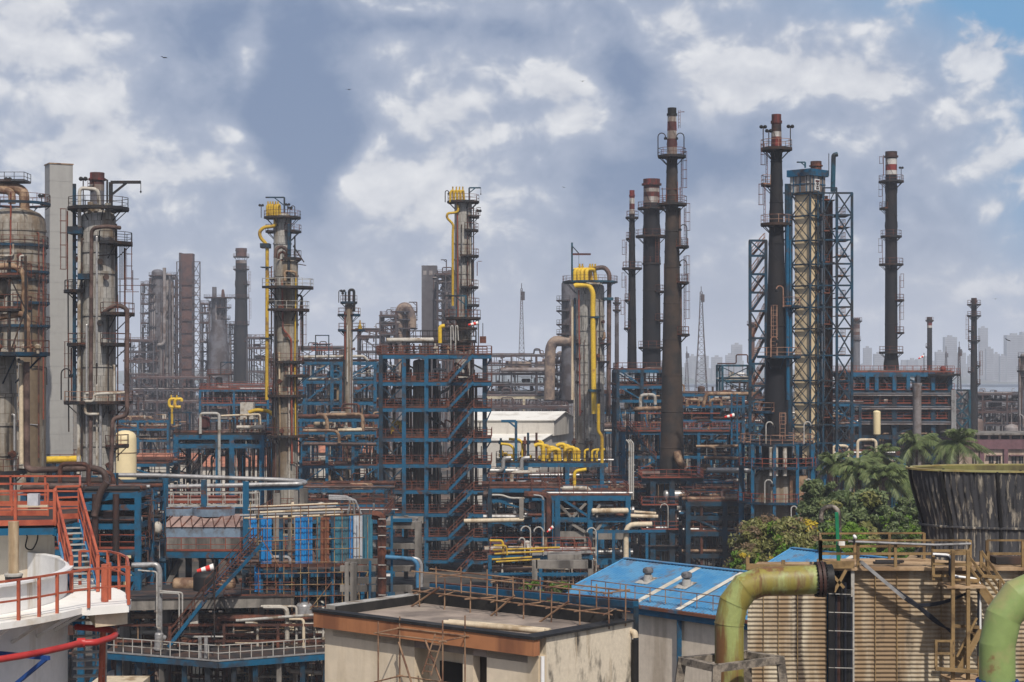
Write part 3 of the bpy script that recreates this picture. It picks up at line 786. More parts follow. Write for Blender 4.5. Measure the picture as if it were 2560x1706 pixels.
T.part('coping', rotbox(MB(), w_+.08, d_+.08, T.z(414), T.z(411), R), m_['tan'])
# near left column with brown pipe
T = column('process_column', 'nearest rust-streaked column cut by the left edge', -20, 900, 1235, 120, 145, 'shellwarm',
    [(886, 282, -70, 60, 'rail', 'navy'), (1180, 170, 0, 360, 'rust')], rings=(918, 988, 1060, 1135),
    pipes=[([(58, 1150, -1.0), (58, 905, -1.0), (47, 905, -1.0), (47, 900, 0)], .14, 'pale'),
           ([(54, 1160, -1.2), (53, 912, -1.2)], .2, 'cream'),
           ([(66, 905, -1.5), (67, 1170, -1.5), (80, 1176, -1.7), (150, 1174, -1.8), (235, 1170, -2.2), (262, 1180, -2.4), (268, 1222, -2.4), (298, 1236, -2.4)], .26, 'brown')])
T.part('pipe', MB().pipe([T.p(-40, 800, -2), T.p(56, 785, -2), T.p(68, 795, -2), T.p(68, 880, -2)], .24, .6, 12), m_['tan'])
T.part('pipe', MB().pipe([T.p(-40, 668, -1.5), T.p(40, 665, -1.5), T.p(62, 690, -1.5), T.p(62, 790, -1.5)], .26, .7, 12), m_['tan'])
T.part('vessel_head', MB().drum(T.p(-30, 720, -1), T.p(22, 722, -1), .85, 14), m_['shellwarm'])
for (py, w) in ((692, 125), (774, 130)):
    b = MB(); x1 = T.x(66); b.box(T.x(-60), x1, -2.6, 1.5, T.z(py)-.2, T.z(py)); bo = T.part('platform', b, m_['dark'])
    T.part('railing', MB().rail([(T.x(-60), -2.6, T.z(py)), (x1, -2.6, T.z(py)), (x1, 1.5, T.z(py))], 1.1, 1.0, .06), m_['rail'], bo)
b = MB()
for x in (24, 64):
    for dy in (-2.4, 1.2): b.beam(T.p(x, 886, dy), T.p(x, 640, dy), .16)
b.beam(T.p(24, 886, -2.4), T.p(64, 774, -2.4), .1); b.beam(T.p(64, 774, -2.4), T.p(24, 692, -2.4), .1)
T.part('access_frame', b, m_['dark'])
rr = random.Random(5)
for k in range(7):
    x = rr.uniform(-5, 100); o = T.part('valve', MB().cyl(T.p(x, 884, -1.8), T.p(x, 862, -1.8), .14, 7).lathe([(.1, -.2), (.26, -.1), (.26, .12), (.08, .25)], 8, T.p(x, 868, -1.8)), m_[rr.choice(['tan', 'rust', 'pale'])])

# column with yellow pipe (rear) and stained column (front)
T = column('distillation_column', 'slim column with yellow overhead pipe looping over its left side', 706, 545, 1120, 44, 290, 'shell',
    [(545, 92, 0, 360), (580, 94, -70, 60), (580, 84, 130, 220), (647, 86, -60, 40), (698, 82, 120, 250), (720, 80, 120, 250), (750, 80, 120, 250), (756, 78, 150, 250), (838, 84, 140, 250), (905, 86, 140, 260)],
    rings=(610, 780, 840), plm='dark',
    pipes=[([(688, 548, -1.5), (688, 566, -1.8), (660, 568, -1.8), (648, 580, -1.8), (651, 595, -1.8), (668, 612, -1.8), (667, 1000, -1.8)], .29, 'gold'),
           ([(727, 540, -1.2), (725, 640, -1.6)], .16, 'navy'), ([(737, 590, -1), (738, 660, -1)], .12, 'dark')])
davit(T, 711, 545, 711, 494, 664, mat='navy', w=.26, hook=False)
for k, x in enumerate((668, 674, 680, 687, 693)):
    o = T.part('relief_valve_pipe', MB().pipe([T.p(x, 540, -1.5-.1*k), T.p(x, 514, -1.5-.1*k), T.p(x+6, 512, -1.2), T.p(x+7, 540, -1.0)], .2, .3, 8), m_['gold'])
    T.part('relief_valve', MB().cyl(T.p(x+2, 514, -1.5), T.p(x+2, 504, -1.5), .12, 6), m_['gold'], o)
for q in ((653, 514, 545, 'ball'), (719, 512, 545, 'ball'), (725, 520, 545, 'ball'), (737, 515, 545, 'hookl')): lamp_part(T, *q)
T.part('pipe_support', MB().box(T.x(655), T.x(678), -2.4, 0, T.z(622), T.z(611)).box(T.x(656), T.x(680), -2.4, 0, T.z(671), T.z(669)).box(T.x(656), T.x(680), -2.4, 0, T.z(848), T.z(845)), m_['navy'])
T = column('process_column', 'rust-streaked domed column in front of the yellow pipe', 717, 662, 1180, 56, 225, 'shellwarm',
    [(649, 72, -100, 60, 'dark'), (720, 132, -150, 30, 'palerail'), (776, 112, -140, 30, 'palerail'), (906, 88, -120, 20), (940, 112, -90, 40), (990, 96, -180, 20), (1090, 110, -150, 20)],
    rings=(690, 812, 852, 1030),
    pipes=[([(705, 650, -1.0), (707, 822, -1.7), (728, 848, -1.8), (730, 1160, -1.8)], .12, 'redrail'), ([(749, 790, -.6), (755, 740, -.6), (742, 738, -.6)], .14, 'dark'), ([(755, 745, -.6), (756, 880, -.6)], .14, 'dark'),
           ([(691, 1100, -1.6), (690, 790, -1.6)], .16, 'dark'), ([(700, 1100, -1.5), (698, 880, -1.5)], .12, 'cream'), ([(740, 680, -1.3), (737, 900, -1.3), (739, 1100, -1.3)], .1, 'gold'), ([(712, 702, -1.7), (712, 678, -1.7), (740, 680, -1.4), (740, 700, -1.2)], .14, 'tan'),
           ([(688, 645, -1), (690, 622, -1), (705, 616, -1), (718, 625, -1), (720, 648, -1)], .22, 'brown'), ([(696, 648, -1.4), (698, 632, -1.4), (712, 630, -1.4), (714, 648, -1.4)], .15, 'rust'), ([(722, 700, -1.6), (722, 560, -1.0)], .18, 'navy')],
    ladders=[(-20, 780, 905, .3), (-140, 912, 990, .2)])
b = MB(); b.beam(T.p(736, 612, -.6), T.p(738, 650, -.6), .16); b.beam(T.p(733, 615, -.6), T.p(760, 656, -.6), .14); b.beam(T.p(735, 659, -.6), T.p(765, 664, -.6), .1)
T.part('davit', b, m_['dark'])

# column with yellow loop above the stair tower
T = column('distillation_column', 'tall column with yellow pipes and blue crane arm above the stair tower', 1158, 511, 900, 44, 275, 'shell',
    [(506, 80, 0, 360), (543, 80, -60, 40), (577, 76, -80, 40), (641, 78, -100, 40), (719, 76, -100, 40), (764, 80, -80, 40)],
    rings=(610, 650, 685, 725),
    pipes=[([(1145, 512, -1.5), (1146, 531, -1.6), (1118, 534, -1.6), (1117, 545, -1.6), (1134, 562, -1.6), (1132, 580, -1.6), (1132, 765, -1.6)], .19, 'gold'),
           ([(1143, 500, -1.3), (1146, 860, -1.7)], .1, 'redrail'), ([(1182, 650, -.8), (1182, 705, -.8)], .12, 'dark'), ([(1153, 660, -1.5), (1168, 655, -1.2)], .06, 'dark')],
    ladders=[(-5, 655, 690, .5), (0, 530, 575, .3)])
davit(T, 1173, 505, 1173, 470, 1202, mat='teal', w=.24)
for k, x in enumerate((1126, 1135, 1143, 1151)):
    o = T.part('relief_valve_pipe', MB().pipe([T.p(x, 506, -1.4), T.p(x, 480, -1.4), T.p(x+7, 476, -1.2), T.p(x+9, 505, -.8)], .2, .35, 8), m_['gold'])
    T.part('relief_valve', MB().cyl(T.p(x+6, 477, -1.2), T.p(x+6, 467, -1.2), .11, 6), m_['gold'], o)
lamp_part(T, 1113, 477, 506, 'hookr'); lamp_part(T, 1197, 528, 543, 'ball')

# fat column with yellow header
T = column('distillation_column', 'fat white column crowned by a bright yellow pipe header and a tall mast', 1475, 722, 1050, 72, 330, 'shell',
    [(706, 138, 0, 360, 'rail', 'teal'), (860, 86, 150, 230), (860, 106, -50, 20), (898, 90, 150, 230), (905, 104, -60, 10)], rings=(752, 790, 827, 862, 905, 935, 960, 985),
    pipes=[([(1436, 716, -4.2), (1440, 714, -4.2), (1473, 713, -4.4), (1483, 732, -4.4), (1482, 770, -4.2), (1485, 1035, -4.2)], .46, 'yellow'),
           ([(1490, 671, -1.5), (1512, 668, -1.5), (1524, 685, -1.5), (1523, 720, -1.2), (1521, 1040, -1.0)], .42, 'brown'),
           ([(1447, 725, -3.4), (1450, 1040, -3.4)], .13, 'redrail'), ([(1431, 750, -1.6), (1431, 1000, -1.6)], .24, 'cream'), ([(1437, 745, -2), (1437, 900, -2)], .2, 'navy'), ([(1510, 830, -2), (1512, 850, -2), (1490, 848, -2)], .25, 'tan')],
    ladders=[(-160, 765, 895, .3)])
for k, x in enumerate((1437, 1446, 1455, 1466)):
    T.part('header_branch', MB().pipe([T.p(x, 706, -2.0-.35*k), T.p(x, 674, -2.0-.35*k), T.p(x+20, 674, -1.2), T.p(x+24, 706, -.6)], .36, .7, 10), m_['yellow'])
T.part('header_pipe', MB().tube([T.p(1434, 676, -1.2), T.p(1491, 674, -1.2)], .42, 10), m_['yellow'])
for x in (1449, 1456, 1475, 1481, 1488): T.part('relief_valve', MB().cyl(T.p(x, 674, -1.5), T.p(x, 660, -1.5), .17, 7).cyl(T.p(x, 668, -1.5), T.p(x, 666, -1.5), .3, 8), m_['gold'])
b = MB().beam(T.p(1430, 706, -2), T.p(1430, 607, -2), .34); T.part('mast', b, m_['teal'])
T.part('crane_arm', MB().beam(T.p(1431, 636, -2), T.p(1477, 636, -2), .34), m_['redband'])
T.part('strut', MB().beam(T.p(1431, 616, -2), T.p(1447, 634, -2), .18).beam(T.p(1447, 638, -2), T.p(1447, 665, -2), .06).beam(T.p(1430, 676, -2), T.p(1470, 672, -2), .2), m_['teal'])
T.part('pipe_clamp', MB().box(T.x(1472), T.x(1495), -4.7, -2, T.z(797), T.z(793)).box(T.x(1468), T.x(1500), -4.9, -2, T.z(979), T.z(973)).beam(T.p(1474, 795, -4.2), T.p(1474, 812, -2.4), .16).beam(T.p(1493, 795, -4.2), T.p(1493, 812, -2.4), .16).box(T.x(1508), T.x(1532), -2, 0, T.z(752), T.z(745)), m_['teal'])
# its grey neighbour behind with horizontal duct
T = Th('regenerator', 'grey vessel with a fat bent duct behind the yellow topped column', 'vessel', 1432, 420, 'hazy plant vessels')
T.part('shell', MB().drum(T.p(1424, 1010), T.p(1424, 700), 1.9, 16), m_['fargrey'])
T.part('duct', MB().pipe([T.p(1430, 853, -1.5), T.p(1385, 853, -1.5), T.p(1376, 870, -1.5), T.p(1373, 1000, -1.5)], 1.25, 2.0, 14, 3), m_['fartan'] if 'fartan' in m_ else M('fartan', (.26, .19, .14), (.12, .09, .08), .4, .4))
for py in (752, 778, 812, 836): platform(T, 1.9, 3.1, 90, 270, T.z(py), 'farsteel', 'farsteel', c=(T.x(1424), 0))

# small column between
T = column('process_column', 'small dark column with a black loop pipe on its crown', 872, 765, 905, 20, 285, 'shellwarm',
    [(757, 42, 0, 360, 'rail', 'navy'), (788, 56, 110, 250, 'rail', 'navy'), (788, 58, -60, 40, 'rail', 'navy'), (826, 54, 110, 250, 'rail', 'navy'), (826, 82, -50, 30, 'rail', 'navy')],
    pipes=[([(873, 757, -.8), (873, 728, -.8), (876, 725, -.8), (883, 725, -.8), (885, 730, -.8), (885, 780, -.8)], .22, 'black'), ([(864, 757, -.8), (864, 730, -.8)], .14, 'navy'), ([(862, 780, -1), (863, 900, -1)], .1, 'redrail')])
lamp_part(T, 847, 726, 757, 'hookr'); lamp_part(T, 857, 728, 757, 'ball'); 
T.part('valve', MB().lathe([(.3, 0), (.35, .5), (.15, .9), (.1, 1.6)], 8, T.p(900, 826, -1)), m_['gold'])

# ------------------------------------------------------------------ beige lattice tower
T = Th('lattice_tower', 'blue lattice tower braced around a cream clad shaft with a blue cap', 'tower', 2012, 228)
def lat(T, name, x0, x1, dy0, dy1, top, bot, rows, mat, w=.3, br=.2, sides=True, pat='x'):
    b = MB()
    for x in (x0, x1):
        for dy in (dy0, dy1): b.beam(T.p(x, bot, dy), T.p(x, top, dy), w)
    zs = [bot]+list(rows)+[top]
    for a, c in zip(zs, zs[1:]):
        faces = [((x0, dy0), (x1, dy0)), ((x0, dy1), (x1, dy1)), ((x0, dy0), (x0, dy1)), ((x1, dy0), (x1, dy1))]
        for (p, q) in faces:
            b.beam(T.p(p[0], c, p[1]), T.p(q[0], c, q[1]), w*.75)
            if pat == 'x': b.xbr(T.p(p[0], a, p[1]), T.p(q[0], a, q[1]), T.p(q[0], c, q[1]), T.p(p[0], c, p[1]), br)
            else:
                if zs.index(a) % 2: b.beam(T.p(p[0], a, p[1]), T.p(q[0], c, q[1]), br)
                else: b.beam(T.p(q[0], a, q[1]), T.p(p[0], c, p[1]), br)
    return T.part(name, b, m_[mat])
RX = Matrix.Rotation(radians(-45), 3, 'Z')
cx, cy = T.x(2019, 2.6), 2.6
bb = MB()
def rb(w, d, z0, z1, c=(cx, cy)):
    return [V((c[0], c[1], 0))+RX@V((sx*w, sy*d, z)) for z in (z0, z1) for sx, sy in ((-1,-1),(1,-1),(1,1),(-1,1))]
BF = [(3,2,1,0),(4,5,6,7),(0,1,5,4),(1,2,6,5),(2,3,7,6),(3,0,4,7)]
M('cladcream', (.66, .52, .33), (.50, .37, .21), .3, .5, True, .6, var=.07)
bb.add(rb(1.17, 1.17, T.z(1148), T.z(470)), BF); T.part('clad_shaft', bb, m_['cladcream'])
T.part('upper_wall', MB().add(rb(1.6, 1.6, T.z(478), T.z(438)), BF), m_['whiteband'])
T.part('blue_cap', MB().add(rb(1.9, 1.9, T.z(438), T.z(421)), BF), m_['blue'])
b = MB()
def RP(u, v, z): return V((cx, cy, 0))+RX@V((u, v, 0))+V((0, 0, z))
rows = [1110, 1064, 1008, 952, 888, 822, 768, 714, 660, 600, 538, 482]
wL, dL = 1.45, 1.45
zz = [T.z(1150)]+[T.z(r) for r in rows]+[T.z(425)]
for sx in (-1, 1):
    for sy in (-1, 1): b.beam(RP(sx*wL, sy*dL, zz[0]), RP(sx*wL, sy*dL, zz[-1]), .24)
for a, c in zip(zz, zz[1:-1]):
    for (u0, v0, u1, v1) in ((-wL, -dL, wL, -dL), (wL, -dL, wL, dL), (-wL, -dL, -wL, dL), (-wL, dL, wL, dL)):
        b.beam(RP(u0, v0, c), RP(u1, v1, c), .2); b.xbr(RP(u0, v0, a), RP(u1, v1, a), RP(u1, v1, c), RP(u0, v0, c), .09)
T.part('brace_frame', b, m_['navy'])
b = MB(); w6 = 1.63
for q in (-1.0, 0, 1.0):
    b.beam(RP(q, -w6, T.z(478)), RP(q, -w6, T.z(438)), .1); b.beam(RP(w6, q, T.z(478)), RP(w6, q, T.z(438)), .1)
b.beam(RP(-w6, -w6, T.z(458)), RP(w6, -w6, T.z(458)), .1).beam(RP(w6, -w6, T.z(458)), RP(w6, w6, T.z(458)), .1).beam(RP(w6, -w6, T.z(478)), RP(w6, -w6, T.z(424)), .16)
T.part('frame_strip', b, m_['blue'])
# sign on the right-hand face: white sheet, red heading line, round dark emblem
M('signwhite', (.66, .66, .66), (.5, .48, .45), .2, .8)
def panel(s0, s1, z0, z1, off):
    f = [RP(1.6+off, s_, z) for s_, z in ((s0, z0), (s1, z0), (s1, z1), (s0, z1))]+[RP(1.6, s_, z) for s_, z in ((s0, z0), (s1, z0), (s1, z1), (s0, z1))]
    return MB().add(f, [(0,1,2,3), (0,4,5,1), (1,5,6,2), (2,6,7,3), (3,7,4,0)])
zs0, zs1 = T.z(474), T.z(446)
o = T.part('sign_board', panel(-.78, .26, zs0, zs1, .12), m_['signwhite'])
T.part('sign_heading', panel(-.68, .16, zs1-.36, zs1-.12, .14), m_['redband'], o)
def emb(r0, r1, a0, a1, off, n=20):
    vs = []
    for k in range(n+1):
        q = a0+(a1-a0)*k/n
        for r_ in (r0, r1): vs.append(RP(1.6+off, -.26+r_*cos(q), (zs0+zs1)/2-.1+r_*sin(q)))
    return MB().add(vs, [(2*k, 2*k+1, 2*k+3, 2*k+2) for k in range(n)])
T.part('sign_emblem', emb(.33, .42, 0, 2*pi, .14), m_['dark'], o); T.part('sign_emblem', emb(.02, .24, radians(200), radians(340), .145), m_['dark'], o); T.part('sign_emblem', emb(.02, .28, radians(40), radians(140), .145), m_['dark'], o)
T.part('sign_caption', panel(-.56, .04, zs0+.12, zs0+.26, .14), m_['dark'], o)
c = T.p(2040, 415, 3)
T.part('vent_stack', MB().lathe([(.72, -1.0), (.72, .2), (.88, .2), (.88, .35), (.72, .35), (.72, .85), (.6, .85)], 16, (c.x, c.y, T.z(414))), m_['rust'])
davit(T, 2013, 420, 2013, 406, 1992, mat='teal', dy=0, w=.2, hook=False)
T.part('exhaust_pipe', MB().pipe([T.p(2082, 480, 2), T.p(2084, 388, 2), T.p(2094, 386, 2)], .3, .4, 8), m_['teal'])
T.part('aerial', MB().tube([T.p(2072, 440, 2), T.p(2072, 384, 2)], .05, 5), m_['dark'])
lat(T, 'stair_frame', 2092, 2130, 0, 4.5, 483, 1160, [1108, 1062, 1008, 952, 889, 822, 768, 714, 660, 600, 538], 'navy', .3, .17, pat='x')
lat(T, 'duct_frame', 2058, 2091, .5, 4.5, 470, 1160, [1108, 1062, 1008, 952, 889, 822, 768, 714, 660, 600, 538], 'navy', .22, .12, pat='z')
lat(T, 'stair_frame', 1875, 1915, 0, 5.5, 602, 1160, [1100, 1060, 1000, 965, 910, 846, 778, 732, 686, 640], 'navy', .36, .16, pat='z')
b = MB()
for k, py in enumerate((1062, 1008, 952, 889, 842, 790, 745, 690, 640, 600, 568, 538)):
    z = T.p(2070, py).z; o = T.part('landing', MB().box(T.x(2093), T.x(2128), .5, 4.2, z, z+.06), m_['deck'])
    T.part('railing', MB().rail([(T.x(2094), .5, z), (T.x(2115), .5, z), (T.x(2115), 4.0, z)], 1.0, 1.0, .05), m_['tanrail'], o)
for k, (a, c_) in enumerate(zip((1060, 1000, 965, 910, 846, 778, 732, 686, 640), (1000, 965, 910, 846, 778, 732, 686, 640, 603))):
    o = T.part('stair', MB().stair(T.p(1879, a, 1.0), T.p(1911, c_, 1.0), .9), m_['rust'])
    T.part('railing', MB().stairrail(T.p(1879, a, 1.0), T.p(1911, c_, 1.0), .9, .06), m_['tanrail'], o)
for py in (1108, 1062, 1008, 952, 889, 822, 768, 714, 660, 600, 538, 483):
    T.part('tie_beam', MB().beam(T.p(2046, py, .6), T.p(2094, py, .4), .2), m_['navy']); T.part('tie_beam', MB().beam(T.p(1958, py, 2.2), T.p(1984, py, 2.0), .18), m_['navy'])
for x in (2049, 2056, 1979): T.part('tall_post', MB().hcol(T.x(x), 1.2, 0, T.z(480), .26), m_['navy'])
T.part('duct', MB().box(T.x(2079), T.x(2089), 2, 3.4, .1, T.z(500)), m_['rust'])
T.part('riser_pipe', MB().tube([T.p(2066, 1150, 2), T.p(2066, 490, 2)], .2, 8), m_['sooty'])
for k, x in enumerate((1966, 1973)):
    T.part('riser_pipe', MB().tube([T.p(x, 1140, 1), T.p(x, 460, 1)], .22, 8), m_['navy'])
for k in range(8):
    z = T.z(500+k*78); o = T.part('landing', MB().box(T.x(2060), T.x(2090), .6, 2, z, z+.08), m_['deck']); T.part('railing', MB().rail([(T.x(2060), .6, z), (T.x(2076), .6, z)], 1.0, .8, .05), m_['rail'], o)

# cylindrical heater below the dark stack
T = Th('process_heater', 'round clad heater on blue columns under the dark stack', 'furnace', 1952, 205)
r = 2.85; c0 = (0, 3.0)
T.part('shell', MB().lathe([(r, .02), (r, T.z(1205)), (r*.9, T.z(1190)), (r*.6, T.z(1175))], 24, (0, 3, 0)), m_['shellwarm'])
T.part('breeching', MB().lathe([(r*.62, T.z(1178)), (r*.62, T.z(1120)), (1.7, T.z(1100))], 20, (0, 3, 0)), m_['stack'])
for k in range(10):
    q = 2*pi*k/10+.1; T.part('post', MB().hcol(4.3*cos(q), 3+4.3*sin(q), 0, T.z(1112), .36), m_['blue'])
for py, pw, a0, a1, mr_ in ((1112, 150, 0, 360, 'tanrail'), (1170, 162, 0, 360, 'redrail'), (1258, 166, 0, 360, 'redrail')):
    platform(T, r*.7, pw*T.s/2+.8, a0, a1, T.z(py), 'navy', mr_, c=c0, brackets=False, t=.07)
T.part('burner_duct', MB().box(1.0, 3.0, -.2, 1.2, T.z(1290), T.z(1190)), m_['tan'])
for x in (1928, 1940, 1962): T.part('riser_pipe', MB().tube([T.p(x, 1190, -.8), T.p(x, 1118, -.8)], .25, 8), m_['pale'])
for x, a, b_ in ((1915, 1055, 1110), (2010, 1055, 1110), (1912, 1200, 1258), (2012, 1198, 1255), (1978, 1266, 1310)): lamp_part(T, x, a, b_, 'hookr', -1.8, 'palerail')
b = MB().stair(T.p(2010, 1264, 0), T.p(2030, 1300, 0), 1.0); T.part('stair', b, m_['blue'])
T.part('side_frame', MB().beam(T.p(2008, 1258, 0), T.p(2070, 1256, 0), .4).beam(T.p(2030, 1320, 0), T.p(2030, 1258, 0), .35).beam(T.p(2066, 1320, 2), T.p(2066, 1258, 2), .3).beam(T.p(2008, 1262, 0), T.p(2030, 1300, 0), .16), m_['blue'])
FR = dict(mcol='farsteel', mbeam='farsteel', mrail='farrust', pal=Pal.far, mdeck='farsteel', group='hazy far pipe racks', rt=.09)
# ------------------------------------------------------------------ far, hazy units at the left
FG = 'hazy far units'
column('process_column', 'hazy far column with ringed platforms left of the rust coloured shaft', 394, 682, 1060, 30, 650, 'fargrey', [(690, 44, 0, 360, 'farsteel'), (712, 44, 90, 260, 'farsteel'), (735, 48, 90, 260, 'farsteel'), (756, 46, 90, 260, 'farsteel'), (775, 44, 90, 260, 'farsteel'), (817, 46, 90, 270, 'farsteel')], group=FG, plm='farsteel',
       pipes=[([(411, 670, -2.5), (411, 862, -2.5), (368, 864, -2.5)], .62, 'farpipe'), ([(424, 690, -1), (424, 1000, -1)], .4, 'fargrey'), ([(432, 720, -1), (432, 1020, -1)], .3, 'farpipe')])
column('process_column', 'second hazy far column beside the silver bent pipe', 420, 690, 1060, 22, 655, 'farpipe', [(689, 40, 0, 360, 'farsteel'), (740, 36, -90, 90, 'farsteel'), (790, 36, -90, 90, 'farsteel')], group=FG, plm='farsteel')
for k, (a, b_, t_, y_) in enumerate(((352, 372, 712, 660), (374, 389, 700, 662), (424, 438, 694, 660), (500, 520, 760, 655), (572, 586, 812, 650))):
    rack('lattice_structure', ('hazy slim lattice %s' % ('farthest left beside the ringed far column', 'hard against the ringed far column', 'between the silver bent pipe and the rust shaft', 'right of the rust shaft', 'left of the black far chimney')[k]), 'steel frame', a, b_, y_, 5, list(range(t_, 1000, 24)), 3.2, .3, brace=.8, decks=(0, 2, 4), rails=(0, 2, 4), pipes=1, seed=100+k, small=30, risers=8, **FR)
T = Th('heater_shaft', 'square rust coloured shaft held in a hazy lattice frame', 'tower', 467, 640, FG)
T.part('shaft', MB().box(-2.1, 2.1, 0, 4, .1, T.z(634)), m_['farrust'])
T.part('left_wall', MB().box(-2.9, -2.12, .5, 4, .1, T.z(632)), m_['farsteel'])  # separate dark grey slab along the left of the shaft
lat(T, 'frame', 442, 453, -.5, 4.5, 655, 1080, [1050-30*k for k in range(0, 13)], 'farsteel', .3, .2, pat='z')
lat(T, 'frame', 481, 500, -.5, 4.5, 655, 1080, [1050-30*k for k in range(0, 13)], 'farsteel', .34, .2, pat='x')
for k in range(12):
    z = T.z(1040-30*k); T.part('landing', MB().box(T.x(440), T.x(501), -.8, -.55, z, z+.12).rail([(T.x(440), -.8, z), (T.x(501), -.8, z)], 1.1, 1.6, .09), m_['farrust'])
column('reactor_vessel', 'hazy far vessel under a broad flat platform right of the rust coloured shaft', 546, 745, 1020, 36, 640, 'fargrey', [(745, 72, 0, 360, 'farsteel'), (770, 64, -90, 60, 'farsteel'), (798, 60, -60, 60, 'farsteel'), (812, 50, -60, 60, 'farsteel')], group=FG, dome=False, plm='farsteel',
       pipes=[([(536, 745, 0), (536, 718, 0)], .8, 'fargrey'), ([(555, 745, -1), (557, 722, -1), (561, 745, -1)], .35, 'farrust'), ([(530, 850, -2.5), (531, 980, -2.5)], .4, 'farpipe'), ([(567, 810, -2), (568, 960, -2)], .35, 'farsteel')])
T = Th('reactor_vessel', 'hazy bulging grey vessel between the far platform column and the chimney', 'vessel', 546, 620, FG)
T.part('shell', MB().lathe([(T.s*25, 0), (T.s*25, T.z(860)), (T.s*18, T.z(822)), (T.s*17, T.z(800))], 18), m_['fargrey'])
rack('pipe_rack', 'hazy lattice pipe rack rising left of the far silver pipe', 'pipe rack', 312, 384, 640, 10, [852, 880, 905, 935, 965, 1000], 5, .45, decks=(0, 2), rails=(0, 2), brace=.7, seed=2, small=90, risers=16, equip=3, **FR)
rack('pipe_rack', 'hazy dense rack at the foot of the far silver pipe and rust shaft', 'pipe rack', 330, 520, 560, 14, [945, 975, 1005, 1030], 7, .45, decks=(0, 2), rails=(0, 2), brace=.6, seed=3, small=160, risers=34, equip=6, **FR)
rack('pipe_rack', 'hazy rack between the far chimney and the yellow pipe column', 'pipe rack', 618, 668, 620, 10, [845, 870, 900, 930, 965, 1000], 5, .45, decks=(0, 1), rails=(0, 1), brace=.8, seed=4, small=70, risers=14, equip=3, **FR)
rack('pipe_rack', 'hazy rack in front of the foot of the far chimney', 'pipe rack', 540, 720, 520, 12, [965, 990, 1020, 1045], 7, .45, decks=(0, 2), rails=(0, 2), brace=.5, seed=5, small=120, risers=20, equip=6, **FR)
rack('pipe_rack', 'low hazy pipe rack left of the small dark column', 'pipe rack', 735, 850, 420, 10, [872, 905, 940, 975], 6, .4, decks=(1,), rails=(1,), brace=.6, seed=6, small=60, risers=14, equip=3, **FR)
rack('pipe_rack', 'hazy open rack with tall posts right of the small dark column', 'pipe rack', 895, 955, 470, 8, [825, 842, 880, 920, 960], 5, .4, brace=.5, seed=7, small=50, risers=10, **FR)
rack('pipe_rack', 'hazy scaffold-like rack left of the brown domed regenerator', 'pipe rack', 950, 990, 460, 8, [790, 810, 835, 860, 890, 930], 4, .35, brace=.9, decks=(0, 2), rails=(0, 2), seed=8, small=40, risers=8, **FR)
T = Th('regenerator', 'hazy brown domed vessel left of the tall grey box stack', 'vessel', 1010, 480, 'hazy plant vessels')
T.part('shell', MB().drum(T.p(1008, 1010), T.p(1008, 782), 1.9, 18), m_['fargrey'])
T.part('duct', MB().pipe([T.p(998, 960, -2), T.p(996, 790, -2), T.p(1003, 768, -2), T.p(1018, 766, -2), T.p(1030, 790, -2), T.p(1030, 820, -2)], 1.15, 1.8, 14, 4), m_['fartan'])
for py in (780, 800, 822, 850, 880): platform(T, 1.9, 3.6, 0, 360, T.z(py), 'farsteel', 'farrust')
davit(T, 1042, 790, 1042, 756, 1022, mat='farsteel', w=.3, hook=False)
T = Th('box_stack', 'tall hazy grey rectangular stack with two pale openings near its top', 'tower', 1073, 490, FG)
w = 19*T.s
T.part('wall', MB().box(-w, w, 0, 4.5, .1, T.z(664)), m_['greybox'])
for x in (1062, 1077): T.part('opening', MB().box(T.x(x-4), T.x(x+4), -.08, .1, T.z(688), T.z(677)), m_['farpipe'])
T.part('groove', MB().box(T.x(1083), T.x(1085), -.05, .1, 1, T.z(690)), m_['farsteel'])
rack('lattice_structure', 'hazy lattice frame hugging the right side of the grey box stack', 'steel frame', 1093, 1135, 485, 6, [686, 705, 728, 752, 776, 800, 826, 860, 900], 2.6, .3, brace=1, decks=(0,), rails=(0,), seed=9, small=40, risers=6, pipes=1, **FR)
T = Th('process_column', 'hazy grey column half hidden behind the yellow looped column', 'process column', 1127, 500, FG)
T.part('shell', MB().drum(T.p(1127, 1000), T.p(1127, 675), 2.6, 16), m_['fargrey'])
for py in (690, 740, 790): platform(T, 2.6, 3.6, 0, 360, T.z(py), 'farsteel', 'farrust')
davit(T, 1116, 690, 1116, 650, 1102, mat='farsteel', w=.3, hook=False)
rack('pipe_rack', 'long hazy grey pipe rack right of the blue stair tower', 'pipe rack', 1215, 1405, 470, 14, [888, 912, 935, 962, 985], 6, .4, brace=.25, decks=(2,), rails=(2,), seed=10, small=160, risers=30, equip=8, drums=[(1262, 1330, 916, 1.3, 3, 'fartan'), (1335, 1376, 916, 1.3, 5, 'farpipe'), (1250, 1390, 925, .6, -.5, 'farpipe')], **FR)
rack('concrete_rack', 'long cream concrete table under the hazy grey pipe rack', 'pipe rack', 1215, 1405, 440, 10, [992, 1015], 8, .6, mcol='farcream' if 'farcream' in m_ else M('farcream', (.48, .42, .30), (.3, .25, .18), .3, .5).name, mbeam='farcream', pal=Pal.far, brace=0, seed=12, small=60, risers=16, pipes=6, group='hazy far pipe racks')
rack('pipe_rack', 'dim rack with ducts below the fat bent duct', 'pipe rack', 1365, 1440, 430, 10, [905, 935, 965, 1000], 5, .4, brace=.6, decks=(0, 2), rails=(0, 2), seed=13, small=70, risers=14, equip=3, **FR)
rack('process_rack', 'sprawling hazy plant above the maroon building at the right', 'process unit', 2395, 2640, 480, 18, [985, 1003, 1030, 1062], 7, .4, brace=.3, decks=(0, 2), rails=(2,), seed=14, small=260, risers=50, equip=16, vessels=[(2440, 1045, 1120, 2.0, -1, 'farpipe'), (2530, 1060, 1120, 2.2, 0, 'farpipe')], **FR)
